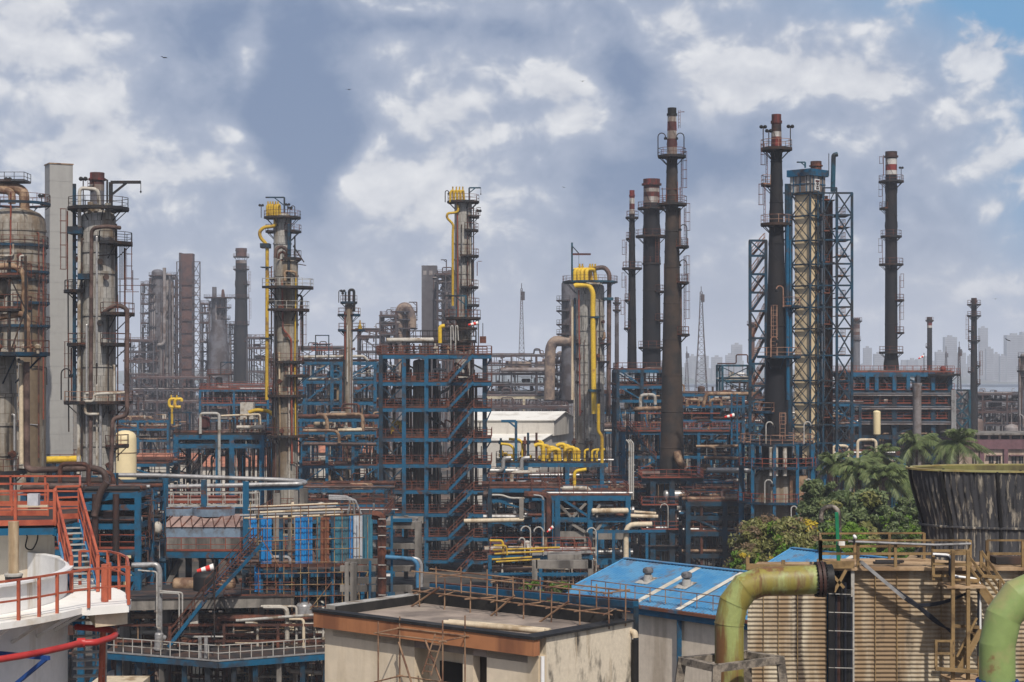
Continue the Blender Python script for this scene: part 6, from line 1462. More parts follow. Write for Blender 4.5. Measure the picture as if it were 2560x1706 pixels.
for k, (y, x0, x1) in enumerate(((1264, 640, 845), (1271, 620, 840), (1278, 650, 850), (1285, 600, 860), (1292, 610, 850))):
    T.part('pipe', MB().pipe([T.p(x0, y+4, k*.5), T.p(x1-60, y-2, k*.5), T.p(x1, y-4, k*.5)], .1, .3, 7), m_['silver' if k % 2 else 'cream'])
for k, x in enumerate((872, 880, 888)): T.part('pipe', MB().pipe([T.p(822, 1240+k*4, 2), T.p(x, 1242+k*4, 2), T.p(x+4, 1262, 2), T.p(x-3+k*9, 1286, 2)], .1, .3, 7), m_['silver'])
for x in (640, 720, 800): T.part('post', MB().hcol(T.x(x), 1.2, 0, T.z(1290), .3), m_['concrete'])
T.part('white_line', MB().tube([T.p(590, 1552, -14), T.p(806, 1536, -14)], .11, 8), m_['palerail'])
rack('process_rack', 'dark scaffolded rack below the ribbed metal sheets', 'process rack', 610, 935, 142, 8, [1425, 1470, 1520, 1575], 4, .28, brace=.35, seed=83, small=260, risers=30, pipes=6, equip=4, mcol='navy', mbeam='navy', pal=Pal.dim, prange=(.06, .16), decks=(0,), rails=())
# concrete storeyed frame, rust duct, blue ladder
T = Th('concrete_structure', 'stained grey concrete frame of four storeys beside the stair tower', 'concrete frame', 1010, 122)
for (y, th, x0) in ((1306, 17, 960), (1360, 13, 960), (1416, 13, 850), (1464, 16, 850)):
    T.part('beam', MB().box(T.x(x0), T.x(1037), 0, .5, T.z(y+th), T.z(y)), m_['concrete']); T.part('beam', MB().box(T.x(x0), T.x(1050), 4.5, 5, T.z(y+th), T.z(y)), m_['concrete'])
    T.part('slab', MB().box(T.x(960), T.x(1037), .5, 4.5, T.z(y+th*.6), T.z(y)-.02), m_['concrete'])
for x, w, t_ in ((1037, 17, 1304), (876, 16, 1408), (862, 10, 1408)):
    T.part('post', MB().box(T.x(x), T.x(x+w), -.1, .62, 0, T.z(t_)), m_['concrete'])
T.part('post', MB().box(T.x(1000), T.x(1010), 4.4, 5.1, 0, T.z(1304)), m_['concrete'])
T.part('rust_duct', MB().pipe([T.p(930, 1287, -.6), T.p(952, 1290, -.6), T.p(955, 1310, -.6), T.p(955, 1530, -.6)], .30, .5, 4), m_['rust'])
b = MB()
for y in (1298, 1316, 1339, 1368, 1413, 1446, 1488): b.beam(T.p(946, y, -.95), T.p(965, y, -.95), .05)
T.part('duct_strap', b, m_['palerail'])
o = T.part('ladder_post', MB().hcol(T.x(981), -.6, 0, T.z(1288), .16), m_['blue'])
T.part('rung', MB().beam(T.p(965, 1317, -.6), T.p(981, 1317, -.6), .14).beam(T.p(965, 1371, -.6), T.p(981, 1371, -.6), .14).beam(T.p(965, 1429, -.6), T.p(981, 1429, -.6), .12).beam(T.p(965, 1483, -.6), T.p(981, 1483, -.6), .12), m_['blue'], o)
T.part('ladder_post', MB().hcol(T.x(927), -.6, 0, T.z(1400), .16), m_['blue'])
T.part('blue_pipe', MB().pipe([T.p(964, 1393, -1), T.p(1032, 1398, -1), T.p(1044, 1410, -1), T.p(1045, 1520, -1)], .15, .5, 10), M('pipeblue', (.05, .16, .28), (.03, .05, .07), .3, .8))  # plain mid-blue pipe paint
T.part('grey_pipe', MB().pipe([T.p(1030, 1396, -.6), T.p(1046, 1398, -.6), T.p(1053, 1412, -.6), T.p(1053, 1520, -.6)], .13, .5, 10), m_['silver'])
T.part('blue_sheet', MB().box(T.x(983), T.x(1030), -.2, .2, T.z(1305), T.z(1297)), m_['blue'])

# ------------------------------------------------------------------ white storage tank with orange railings
T = Th('storage_tank', 'white storage tank with orange railings and a stair landing, cut by the left edge', 'tank', 0, 48.4, z=0)
cx, cy = -18.7-T.loc.x, 0.0; R0 = 6.7; zr = 26-5.43; zw = 19.8
def TC(r, q, z): return V((cx+r*cos(q), cy+r*sin(q), z))
a0, a1 = radians(-110), radians(75)
T.part('shell', MB().lathe([(R0-.14, 0), (R0-.14, zr-.05)], 96, (cx, cy, 0), cap=False), m_['white'])
T.part('shell_inside', MB().lathe([(R0-.2, zr-.05), (R0-.2, zr-2.4), (.1, zr-2.2)], 96, (cx, cy, 0), cap=False), m_['white'])
T.part('rim', MB().lathe([(R0-.2, zr-.06), (R0-.2, zr), (R0+.02, zr), (R0+.02, zr-.06), (R0-.14, zr-.08)], 96, (cx, cy, 0), cap=False), m_['white'])
b = MB().lathe([(R0-.12, zw-.14), (R0-.12, zw), (R0+1.05, zw), (R0+1.05, zw-.16), (R0+.98, zw-.16), (R0+.98, zw-.05)], 96, (cx, cy, 0), cap=False)
T.part('walkway', b, m_['whitedeck'])
for k in range(20):
    q = radians(-100+k*9.5); T.part('bracket', MB().beam(TC(R0-.1, q, zw-.12), TC(R0+1.0, q, zw-.12), .07, .1).beam(TC(R0-.12, q, zw-.75), TC(R0+.95, q, zw-.14), .07), m_['whitedeck'])
q0, q1 = radians(-95), radians(-16)
n = 15; ring = [TC(R0+1.0, q0+(q1-q0)*k/n, zw) for k in range(n+1)]
drop = H-zw
lp = [pt(186, 1519, drop), pt(222, 1520, drop), pt(322, 1512, drop), pt(328, 1500, drop), pt(318, 1485, drop), pt(298, 1474, drop), pt(270, 1466, drop), pt(200, 1466, drop)]
lp = [V((p.x-T.loc.x, p.y-T.loc.y, 0)) for p in lp]
T.part('railing', MB().rail(ring[:-1]+[q+V((0,0,zw)) for q in (lp[1], lp[2], lp[4], lp[5], lp[6], lp[7])], 1.0, 1.1, .055, 1, toe=False, post=.078), m_['orange'])
prism(bb := MB(), lp, zw-.2, zw+.004); T.part('landing', bb, m_['whitedeck'])
prism(bb := MB(), [lp[1]+V((.1,.3,0)), lp[2]+V((-.1,.3,0)), lp[4], lp[7]], zw-.55, zw-.2); T.part('landing_beam', bb, m_['cream'])
T.part('landing_rail_curl', MB().tube([pt(262, 1505, drop)-T.loc+V((0,0,0)), pt(262, 1505, drop)-T.loc+V((0,0,1.0))], .10, 8).tube([pt(272, 1500, drop)-T.loc, pt(272, 1500, drop)-T.loc+V((0,0,1.0))], .07, 8), m_['orange'])
# upper deck and stair
zu = 26-382*54/F
ua = lambda px, Y: V((X(px, Y)-T.loc.x, Y-T.loc.y, 0))
dk = [ua(-60, 52.2), ua(137, 52.6), ua(200, 55), ua(200, 60), ua(-60, 60)]
prism(bb := MB(), dk, zu-.06, zu); T.part('upper_deck', bb, m_['deck'])
T.part('upper_beam', MB().beam(dk[0]+V((0,-.05,zu-.16)), dk[1]+V((0,-.05,zu-.16)), .12, .2).beam(dk[1]+V((0,-.05,zu-.2)), dk[2]+V((0,-.05,zu-.2)), .12, .2), m_['blue'])
zq = V((0, 0, zu))
T.part('upper_railing', MB().rail([dk[0]+zq, dk[1]+zq], 1.02, 1.15, .065, 1, post=.085).rail([dk[2]+zq, dk[3]+zq, dk[4]+zq], 1.0, 1.3, .06, 1).rail([ua(-60, 56)+zq, ua(120, 56)+zq], 1.0, 1.2, .06, 2).rail([ua(140, 54.6)+zq, dk[2]+zq], 1.0, .7, .06, 2), m_['orange'])
T.part('toe_plate', MB().beam(dk[0]+V((0,-.1,zu+.1)), dk[1]+V((0,-.1,zu+.1)), .03, .16), m_['orange'])
T.part('junction_box', MB().box(ua(67, 52).x, ua(94, 52).x, dk[0].y-.15, dk[0].y+.1, zu+.62, zu+.96), M('cabinet', (.42, .42, .44), None, 0, 1, rough=.5))
T.part('cream_beam', MB().beam(ua(40, 54)+V((0,0,zu+.42)), ua(120, 54)+V((0,0,zu+.42)), .12, .14), m_['cream'])
A = V((X(212, 49.8)-T.loc.x, 49.8-T.loc.y, zw+.02)); B = V((X(168, 53.6)-T.loc.x, 53.6-T.loc.y, zu))
d = (B-A); e = V((-d.y, d.x, 0)).normalized()*.36
for sg in (1, -1): T.part('stringer', MB().beam(A+e*sg, B+e*sg, .06, .2), m_['skyblue'] if 'skyblue' in m_ else M('skyblue', (.10, .32, .55), (.05, .15, .3), .3, .8))
b = MB()
for k in range(1, 12): p = A+d*(k/12); b.beam(p-e*.95, p+e*.95, .2, .035)
T.part('tread', b, m_['palerail'])
T.part('stair_railing', MB().rail([A+e, B+e], 1.0, 1.6, .07, 2, toe=False, post=.09).rail([A-e, B-e], 1.0, 1.6, .07, 2, toe=False, post=.09), m_['orange'])
T.part('blue_column', MB().hcol(X(193, 53.5)-T.loc.x, 53.5-T.loc.y, zr-2.2, zu, .22), m_['blue'])
# panel house below the upper deck
hx0, hx1 = ua(-60, 53.2), ua(134, 53.2)
T.part('inner_wall', MB().box(hx0.x, hx1.x, hx0.y, hx0.y+.15, zr-2.3, zu-.26), M('rustcream', (.58, .52, .42), (.33, .18, .07), .42, .9, True, .6, var=.1))
p = ua(34, 51.0); T.part('roof_post', MB().tube([p+V((0,0,zr-.9)), p+V((0,0,zu+.25))], .15, 14), m_['cream'])
T.part('rubber_boot', MB().lathe([(.25, zr-1.4), (.22, zr-1.1), (.25, zr-.85), (.23, zr-.6), (.24, zr-.5), (.24, zr-.42)], 16, (p.x, p.y, 0)), m_['black'])
T.part('boot_clamp', MB().lathe([(.25, zr-.45), (.26, zr-.43), (.26, zr-.38), (.2, zr-.36)], 16, (p.x, p.y, 0)), m_['palerail'])
T.part('cable', MB().pipe([ua(50, 53.0)+V((0,0,zu-.25)), ua(70, 53.0)+V((0,0,zu-.3)), ua(62, 53.0)+V((0,0,zu-.7)), ua(80, 53.0)+V((0,0,zu-.78)), ua(94, 53.0)+V((0,0,zu-.5)), ua(95, 53.0)+V((0,0,zu-.2))], .022, .2, 5), m_['black'])
# fire-water ring and brackets
zf = 26-(1655-922)*43.2/F
pts = [TC(R0+1.25, radians(-100+k*6), zf) for k in range(15)]
e1 = pts[-1]
pts += [pt(238, 1607, H-zf)-T.loc, pt(262, 1600, H-zf)-T.loc, pt(286, 1592, H-zf)-T.loc]
pts = [V((q.x, q.y, zf)) for q in pts]+[V((pt(290, 1582, H-zf)-T.loc).to_tuple()[:2]+(zf,)), V((pt(270, 1573, H-zf)-T.loc).to_tuple()[:2]+(zf,)), V((pt(190, 1568, H-zf)-T.loc).to_tuple()[:2]+(zf,))]
T.part('fire_water_ring', MB().pipe(pts, .085, .4, 12, 3), m_['firered'])
q = radians(-17); T.part('coupling', MB().tube([pts[14]-V((.1,.02,0)), pts[14]+V((.1,.02,0))], .125, 12), m_['firered'])
for q in (radians(-62), radians(-28)):
    T.part('ring_bracket', MB().beam(TC(R0-.14, q, zf-.13), TC(R0+1.5, q, zf-.13), .09, .1).beam(TC(R0-.14, q, zf-1.25), TC(R0+1.4, q, zf-.16), .09), m_['royal'])
# stair hugging the shell
b = MB()
for k in range(22):
    z = zw-.5-k*.22; p0 = V((X(182, 49.5)-T.loc.x, 49.5-T.loc.y, z)); b.beam(p0+V((.02,0,0)), p0+V((.82, .1, 0)), .26, .04)
T.part('shell_stair_tread', b, m_['palerail'])
T.part('shell_stair_rail', MB().tube([V((X(259, 49)-T.loc.x, 49-T.loc.y, zw-.2)), V((X(247, 49)-T.loc.x, 49-T.loc.y, zw-3.2)), V((X(240, 49)-T.loc.x, 49-T.loc.y, zw-6))], .06, 8).tube([V((X(262, 49.6)-T.loc.x, 49.6-T.loc.y, zw-.2)), V((X(252, 49.6)-T.loc.x, 49.6-T.loc.y, zw-6))], .05, 8), m_['orange'])
T.part('drain_pipe', MB().tube([V((X(266, 50)-T.loc.x, 50-T.loc.y, zw-.2)), V((X(255, 50)-T.loc.x, 50-T.loc.y, zw-7))], .05, 8), m_['palerail'])
# ------------------------------------------------------------------ cream building with tarred roof
DR = 7.0; Nn = pt(1345, 1590, DR); Lc = pt(812, 1523, DR); Rc = pt(1583, 1549, DR)
T = Th('cream_building', 'cream rendered building with orange fascia, tarred roof and mould-streaked side wall', 'building', 1345, Nn.y)
O = Nn-T.loc; e1 = (Lc-Nn); L1 = e1.length; e1.normalize(); e2 = (Rc-Nn); e2 = (e2-e1*e2.dot(e1)); L2 = (Rc-Nn).length; e2.normalize()
zt = H-DR
def Q(u, v, z): return V((O.x, O.y, 0))+e1*u+e2*v+V((0, 0, z))
def qbox(b, u0, u1, v0, v1, z0, z1): return b.add([Q(u0,v0,z0), Q(u1,v0,z0), Q(u1,v1,z0), Q(u0,v1,z0), Q(u0,v0,z1), Q(u1,v0,z1), Q(u1,v1,z1), Q(u0,v1,z1)], [(0,1,2,3), (7,6,5,4), (4,5,1,0), (5,6,2,1), (6,7,3,2), (7,4,0,3)])
def hitu(px):      # distance along the orange-fascia wall under bearing px
    k = (px-HX)/F; a = V((O.x+T.loc.x, O.y+T.loc.y)); return (k*a.y-a.x)/(e1.x-k*e1.y)
def hitv(px):
    k = (px-HX)/F; a = V((O.x+T.loc.x, O.y+T.loc.y)); return (k*a.y-a.x)/(e2.x-k*e2.y)
def zu_(px, py):
    u = hitu(px); return H-(py-HY)*(O.y+T.loc.y+e1.y*u)/F
def zv_(px, py):
    v = hitv(px); return H-(py-HY)*(O.y+T.loc.y+e2.y*v)/F
WALL = M('render', (.70, .59, .44), (.52, .42, .29), .4, .5, True, .9, var=.1, bump=.2)
MOULD = M('mouldwall', (.60, .52, .40), (.045, .042, .038), .27, 1.6, .42, .9, var=.14, bump=.2, c3=(.42, .34, .24), cov3=.22)
FASC = M('fascia', (.40, .17, .075), (.22, .09, .045), .35, .6, True, .8, var=.1)
TAR = M('tar', (.014, .014, .015), (.03, .028, .026), .4, 1.0, rough=.7)
ROOFM = M('roofscreed', (.34, .275, .225), (.19, .155, .13), .45, .35, rough=.95, c3=(.30, .25, .2), cov3=.2)
u1, u2, u3, u4 = hitu(1036), hitu(1157), hitu(1183), hitu(1217)
ze, zo2, zlint = zt-.55, zu_(1036, 1598), zu_(1190, 1608)
w = .35
qbox(bb := MB(), 0, u4, 0, w, 0, ze); qbox(bb, u3, u2, 0, w, 0, ze); qbox(bb, u1, L1, 0, w, 0, ze)
qbox(bb, u4, u3, 0, w, zlint, ze); qbox(bb, u2, u1, 0, w, zo2, ze)
T.part('front_wall', bb, WALL)
qbox(bb := MB(), u2-.6, u1+.6, .6, .8, 0, ze); qbox(bb, u2-.1, u2, w, .6, 0, ze); qbox(bb, u1, u1+.1, w, .6, 0, ze); T.part('recess_wall', bb, WALL)
qbox(bb := MB(), hitu(1121), hitu(1066), .54, .6, 0, zo2-.62); T.part('doorway', bb, m_['black'])
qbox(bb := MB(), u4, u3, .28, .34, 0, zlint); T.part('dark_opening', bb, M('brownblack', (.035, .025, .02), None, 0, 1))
qbox(bb := MB(), 0.003, .35, w, L2, 0, zt-.06); T.part('side_wall', bb, MOULD)
qbox(bb := MB(), .35, L1, L2-.35, L2, 0, zt-.2); qbox(bb, L1-.35, L1, w, L2-.35, 0, zt-.05); T.part('rear_wall', bb, WALL)
qbox(bb := MB(), .35, L1-.35, .0, L2-.35, ze-.2, zt-.16); T.part('roof', bb, ROOFM)
qbox(bb := MB(), -.06, L1+.22, -.24, .0, ze+.04, zt-.08); qbox(bb, L1, L1+.22, .0, 1.2, ze+.04, zt-.08); T.part('fascia', bb, FASC)
qbox(bb := MB(), -.1, L1+.24, -.27, .08, zt-.08, zt); qbox(bb, -.1, .42, .08, L2, zt-.06, zt+.0); T.part('coping', bb, TAR)
qbox(bb := MB(), .42, L1, L2-.42, L2-.35, zt-.3, zt+.24); qbox(bb, L1-.42, L1-.35, .08, L2-.42, zt-.3, zt+.10); qbox(bb, .35, L1, L2-.36, L2+.03, zt-.2, zt+.26); T.part('tarred_parapet', bb, TAR)
qbox(bb := MB(), L1-.36, L1+.03, .08, L2, zt-.05, zt+.12); T.part('parapet_cap', bb, m_['palerail'])
qbox(bb := MB(), hitu(1130)-.0, hitu(1130)+.0+.9, 1.0, 1.25, zt-.5, zt-.36); 
a = Q(hitu(1290), 1.2, zt-.09); c_ = Q(hitu(1100)+.5, .7, zt-.09)
for k in range(2): T.part('roof_pipe', MB().tube([a+e2*k*.22, c_+e2*k*.22], .07, 10), m_['cream'])
p = Q(-.06, hitv(1352), 0); T.part('white_downpipe', MB().tube([V((p.x, p.y, 0)), V((p.x, p.y, zt-.55))], .055, 10), m_['white'])
T.part('black_downpipe', MB().pipe([Q(.2, L2+.02, zt-.32), Q(-.12, L2-.02, zt-.36), Q(-.14, L2-.02, zt-.5)], .09, .15, 10), m_['cream'])
T.part('black_downpipe', MB().tube([Q(-.14, L2-.04, zt-.55), Q(-.14, L2-.04, 0)], .10, 10), m_['black'])
BT = T
# scaffold on the roof and against the wall
SP = M('scaffold', (.28, .175, .105), (.14, .07, .045), .4, 1.4, rough=.75)
def pole(b, p, q, r=.021): b.tube([p, q], r, 6)
T = Th('roof_scaffold', 'rusty tube scaffold standing along the rear edge of the tarred roof', 'scaffold', 1345, Nn.y)
zr_ = zt-.16; vs_ = L2-1.05
us = [L1-.9-k*(L1-.9)/7 for k in range(8)]
for k, u in enumerate(us):
    for v in (vs_, vs_+.75):
        b = MB(); pole(b, Q(u, v, zr_), Q(u+rr.uniform(-.03, .03), v, zt+rr.uniform(.75, 1.05))); T.part('standard', b, SP)
for z in (zt+.28-.0, zt+.86):
    for v in (vs_-.03, vs_+.78):
        b = MB(); pole(b, Q(L1-.6, v, z+.03), Q(L1*.45, v, z)); T.part('ledger', b, SP); b = MB(); pole(b, Q(L1*.55, v+.05, z), Q(-.1, v+.05, z-.04)); T.part('ledger', b, SP)
for k, u in enumerate(us):
    for z in (zt+.25, zt+.83):
        if z < zt+.5 or k % 2: b = MB(); pole(b, Q(u+.04, vs_-.2, z), Q(u+.04+rr.uniform(-.5, .5)*(z < zt+.5), vs_+1.0, z)); T.part('transom', b, SP)
for (ua_, ub_) in ((us[0]+.2, us[0]-.9), (us[3]+.1, us[3]-.75), (us[5]+.3, us[5]-.7)):
    b = MB(); pole(b, Q(ua_, vs_-.15, zr_), Q(ub_, vs_-.08, zt+.5), .03); T.part('brace', b, SP)
T = Th('wall_scaffold', 'rusty scaffold tower with two ladders against the recessed doorway', 'scaffold', 1345, Nn.y)
us = [hitu(1015), hitu(1178)]
for (u, v, t_) in ((us[0], -.25, .1), (us[1], -.25, .35), (us[0]-.25, -1.35, .1), (us[1]-.2, -1.35, .35)):
    b = MB(); pole(b, Q(u, v, 0), Q(u, v, zt+t_)); T.part('standard', b, SP)
for z in (zt-.22, zt-1.55, zt-2.9):
    for (p, q) in (((us[0]+.1, -.25), (us[1]-.15, -.25)), ((us[0]-.15, -1.35), (us[1]-.35, -1.35)), ((us[0], -.15), (us[0]-.25, -1.5)), ((us[1], -.15), (us[1]-.2, -1.5))):
        b = MB(); pole(b, Q(*p, z), Q(*q, z+.02)); T.part('ledger', b, SP)
b = MB(); pole(b, Q(us[0], -.3, zt-.6), Q(us[0]-1.3, -.3, zt-3.4), .028); T.part('brace', b, SP)
b = MB(); pole(b, Q(us[0]-1.1, -.4, zt-.4), Q(us[1]-.1, -.4, zt-3.0), .028); T.part('brace', b, SP)
for (ua_, za, ub_, zb) in ((hitu(1130), zt-.2, hitu(1110), zt-1.3), (hitu(1100), zt-1.7, hitu(1078), zt-3.3)):
    A, B = Q(ua_, -.5, za), Q(ub_, -.7, zb); s_ = e1*.16; b = MB().beam(A+s_, B+s_, .035).beam(A-s_, B-s_, .035)
    n = 6
    for k in range(n): p = A.lerp(B, (k+.5)/n); b.beam(p-s_, p+s_, .03)
    T.part('ladder', b, SP)

# ------------------------------------------------------------------ blue roofed sheds
M('roofblue', (.045, .19, .37), (.08, .23, .39), .5, .7, False, .5, var=.12, c3=(.10, .15, .22), cov3=.26)
def roofshed(name, label, eL, eR, rL, rR, drop_e, thick, stripes, vents, wallx, YL=None):
    A, B = pt(*eL, drop_e), pt(*eR, drop_e)
    d = (B-A).normalized(); nrm = V((-d.y, d.x, 0)); nrm = nrm if nrm.y > 0 else -nrm
    k = (rL[0]-HX)/F; W = (A.x-k*A.y)/(k*nrm.y-nrm.x); rid = A+nrm*W; rid.z = H-(rL[1]-HY)*rid.y/F
    T = Th(name, label, 'shed', eL[0], A.y, 'blue roofed sheds')
    A, B, rid = A-T.loc, B-T.loc, rid-T.loc; Ln = (B-A).length*1.35
    def R_(u, v, off=0): p = A+d*u+nrm*(W*v); p.z = A.z+(rid.z-A.z)*(v if v <= 1 else 2-v)+off; return p
    b = MB(); n = int(Ln/.25)*4
    for sd_ in (0, 1):
        o = len(b.v)
        for i in range(n+1):
            off = (0, .035, .035, 0)[i % 4]
            for v in (0, 1): b.v.append(tuple(R_(Ln*i/n, v if sd_ == 0 else 2-v, off)))
        for i in range(n): f = (o+2*i, o+2*i+2, o+2*i+3, o+2*i+1); b.f.append(f if sd_ == 0 else f[::-1])
    T.part('roof', b, m_['roofblue'], ang=15)
    T.part('ridge_cap', MB().beam(R_(-.1, 1, .06), R_(Ln+.1, 1, .06), .35, .05), m_['roofblue'])
    T.part('rake_trim', MB().beam(R_(-.05, 0, .0), R_(-.05, 1, .0), .12, .14).beam(R_(-.05, 2, 0), R_(-.05, 1, 0), .12, .14), m_['skyblue'])
    for (u0, u1) in stripes:
        T.part('skylight_strip', MB().add([R_(u0, .0, .05), R_(u1, .0, .05), R_(u1, .97, .05), R_(u0, .97, .05)], [(0,1,2,3)]), M('skylight', (.62, .58, .50), (.5, .45, .36), .4, .6) if 'skylight' not in m_ else m_['skylight'])
    for (u, v) in vents:
        p = R_(u, v, .04); o = T.part('turbine_vent', MB().lathe([(.17, .2), (.17, .34), (.27, .4), (.30, .52), (.27, .64), (.15, .7), (.02, .72)], 20, p), M('ventgrey', (.16, .15, .15), (.08, .08, .08), .4, 4) if 'ventgrey' not in m_ else m_['ventgrey'])
        T.part('vent_base', MB().add([R_(u-.55, v-.10, .05), R_(u+.4, v-.10, .05), R_(u+.4, v+.08, .05), R_(u-.55, v+.08, .05)], [(0,1,2,3)]).lathe([(.26, -.1), (.24, .3)], 14, p), m_['palerail'], o)
    w0, w1 = wallx; pr = .3
    def Wb(b, u0, u1, v0, v1, z0, z1): 
        q = [A+d*u0+nrm*v0, A+d*u1+nrm*v0, A+d*u1+nrm*v1, A+d*u0+nrm*v1]; return prism(b, q, z0, z1)
    T.part('wall', Wb(MB(), w0, Ln-.2, pr, 2*W-pr, 0, A.z-.5).add([A+d*w0+nrm*pr+V((0,0,-.5)), A+d*w0+nrm*(2*W-pr)+V((0,0,-.5)), A+d*w0+nrm*W+V((0,0,rid.z-A.z-.1))], [(0,1,2)]), M('plainwall', (.64, .55, .44), (.46, .38, .29), .4, .5, True, .9, var=.14) if 'plainwall' not in m_ else m_['plainwall'])
    T.part('eave_beam', MB().beam(A+d*-.2+V((0,0,-.3)), A+d*Ln+V((0,0,-.3)), .2, .36), m_['blue'])
    T.part('gutter', MB().beam(A-nrm*.14+V((0,0,-.06)), A+d*Ln-nrm*.14+V((0,0,-.06)), .2, .16), m_['gutter'] if 'gutter' in m_ else M('gutter', (.03, .12, .20), (.16, .06, .03), .55, .6))
    return T, A, d, nrm, W, R_, Ln
T, A, d, nrm, W, R_, Ln = roofshed('blue_roof_shed', 'shed with bright blue ribbed roof, pale skylight strip and two turbine vents', (1399, 1486), (1778, 1538), (1565, 1398), (1800, 1418), 12.5, .1, [(5.55, 5.95), (8.75, 9.1)], [(5.3*.76, .55), (6.9, .55)], (1.2, 0))
for u in (4.4, 8.95): T.part('blue_post', MB().beam(A+d*u+nrm*.1+V((0,0,-.5)), V(((A+d*u+nrm*.1).x, (A+d*u+nrm*.1).y, 0)), .24), m_['blue'])
T.part('eave_rail', MB().rail([R_(2.2, .06, .1), R_(Ln*.95, .06, .1)], .75, 1.1, .045, 1, toe=False), SP)
T = Th('gutter_walkway', 'rusty gutter on a blue edge beam running past the tarred roof to the blue shed', 'gutter', 1335, 85)
def gp(px, py, Y): return P(px, py, Y)-T.loc
T.part('edge_beam', MB().beam(gp(1080, 1466, 92), gp(1590, 1512, 78), .3, .28), m_['blue']); T.part('gutter', MB().beam(gp(1080, 1458.5, 92.3), gp(1590, 1503.5, 78.3), .3, .14), m_['rust'])
for f in (0, .25, .5, .75, 1): q = gp(1080, 1470, 92).lerp(gp(1590, 1516, 78), f); T.part('post', MB().beam((q.x, q.y, 0), q, .22), m_['navy'])
roofshed('blue_roof_shed', 'second blue ribbed roof showing behind the green pipe elbow', (1921, 1409), (2150, 1436), (1982, 1372), (2100, 1380), 11.3, .1, [(4.6, 5.0)], [], (.6, 0))

# ------------------------------------------------------------------ cooling tower: clad box, timber decks, fan cylinder
TIM = M('timber', (.26, .17, .075), (.12, .075, .035), .4, 1.2, False, .85, var=.2)
TIMD = M('timberdeck', (.42, .29, .17), (.24, .15, .08), .4, .9, rough=.9)
CLAD = M('towerclad', (.43, .37, .27), (.24, .165, .095), .42, .7, True, .75, var=.14, c3=(.09, .065, .045), cov3=.22)
T = Th('cooling_tower', 'cooling tower box clad in ribbed buff sheets with timber walkway on top', 'cooling tower', 2340, 64)
ztop = T.z(1416)
def hcorr(b, x0, x1, y, z0, z1, pitch=.155, amp=.024, lean=0.0):
    n = int((z1-z0)/pitch*6); o = len(b.v)
    for i in range(n+1):
        z = z0+(z1-z0)*i/n; yy = y-amp*sin(2*pi*i/6)+lean*(z1-z)
        b.v.append((x0+lean*0, yy, z)); b.v.append((x1, yy, z))
    for i in range(n): b.f.append((o+2*i, o+2*i+1, o+2*i+3, o+2*i+2))
    return b
xL, xM0, xM1, xR = T.x(1866), T.x(2063), T.x(2132), T.x(2950)
T.part('cladding', hcorr(MB(), xM1, xR, -.1, 0, ztop-.03), CLAD, ang=80)
T.part('cladding', hcorr(MB(), xL, xM0, -.3, 0, ztop-.5), CLAD, ang=80)
b = MB()
for x in (2186, 2240, 2350, 2450): b.box(T.x(x)-.015, T.x(x)+.015, -.175, -.14, 0, ztop-.05)
for x in (1905, 1942, 1990): b.box(T.x(x)-.012, T.x(x)+.012, -.375, -.34, 0, ztop-.55)
T.part('sheet_lap', b, TIM)
XB = lambda px, dy: X(px, 64+dy)-T.loc.x
foot = [V((xL+.1, .2, 0)), V((xR, .2, 0)), V((xR, 6.6, 0)), V((XB(2300, 6.6), 6.6, 0)), V((XB(2268, 2.7), 2.7, 0)), V((XB(1900, 2.4), 2.4, 0))]
prism(bb := MB(), foot, 0, ztop-.3); T.part('core', bb, m_['sooty'])
T.part('timber_curb', MB().beam((xL-.05, -.3, ztop+.02), (T.x(2040), -.3, ztop-.02), .16, .2).beam((xL, -.3, ztop-.1), (xL, -.3, ztop+.35), .12).beam((T.x(1955), -.3, ztop), (T.x(1955), -.3, ztop+.25), .12), TIM)
prism(bb := MB(), [V((xL, -.3, 0)), V((T.x(2040), -.3, 0)), V((XB(2040, 2.4), 2.4, 0)), V((XB(1895, 2.4), 2.4, 0))], ztop-.28, ztop-.1); T.part('deck', bb, TIMD)
T.part('corner_trim', MB().beam((xM1-.05, -.2, 0), (xM1-.05, -.2, ztop), .12).beam((xL, -.38, 0), (xL-.25, -.38, ztop-.6), .07), m_['palerail'])
prism(bb := MB(), [V((T.x(2040), -.35, 0)), V((xR, -.35, 0)), V((xR, 6.7, 0)), V((XB(2298, 6.7), 6.7, 0)), V((XB(2266, 2.8), 2.8, 0)), V((XB(2042, 2.5), 2.5, 0))], ztop-.12, ztop); T.part('deck', bb, TIMD)
def trail(pts, h=.95, nm='walkway_railing', t=.09):
    b = MB(); up = V((0,0,1))
    for a, c_ in zip(pts, pts[1:]):
        L = (c_-a).length; k = max(1, round(L/1.5))
        for i in range(k+1): p = a.lerp(c_, i/k); b.beam(p, p+up*h, t*1.1)
        b.beam(a+up*h, c_+up*h, t*.8, t*.7); b.beam(a+up*h*.5, c_+up*h*.5, t*.5, t)
    return T.part(nm, b, TIM)
trail([V((XB(2050, 2.3), 2.3, ztop)), V((T.x(2048), -.3, ztop)), V((T.x(2420), -.3, ztop))])
trail([V((XB(2050, 2.3), 2.3, ztop)), V((XB(2310, 2.5), 2.5, ztop))])
trail([V((T.x(2462), -.3, ztop)), V((T.x(2640), -.3, ztop))])
T.part('plank', MB().box(T.x(2195), T.x(2260), .6, .9, ztop+.02, ztop+.08).box(T.x(2205), T.x(2275), .95, 1.2, ztop+.03, ztop+.1).box(T.x(2500), T.x(2580), .5, 1.4, ztop+.02, ztop+.25), m_['deck'])
T.part('conduit_run', MB().tube([(T.x(2115), -.42, ztop+.92), (T.x(2330), -.42, ztop+.80), (T.x(2420), -.42, ztop+.84)], .045, 7), m_['silver'])
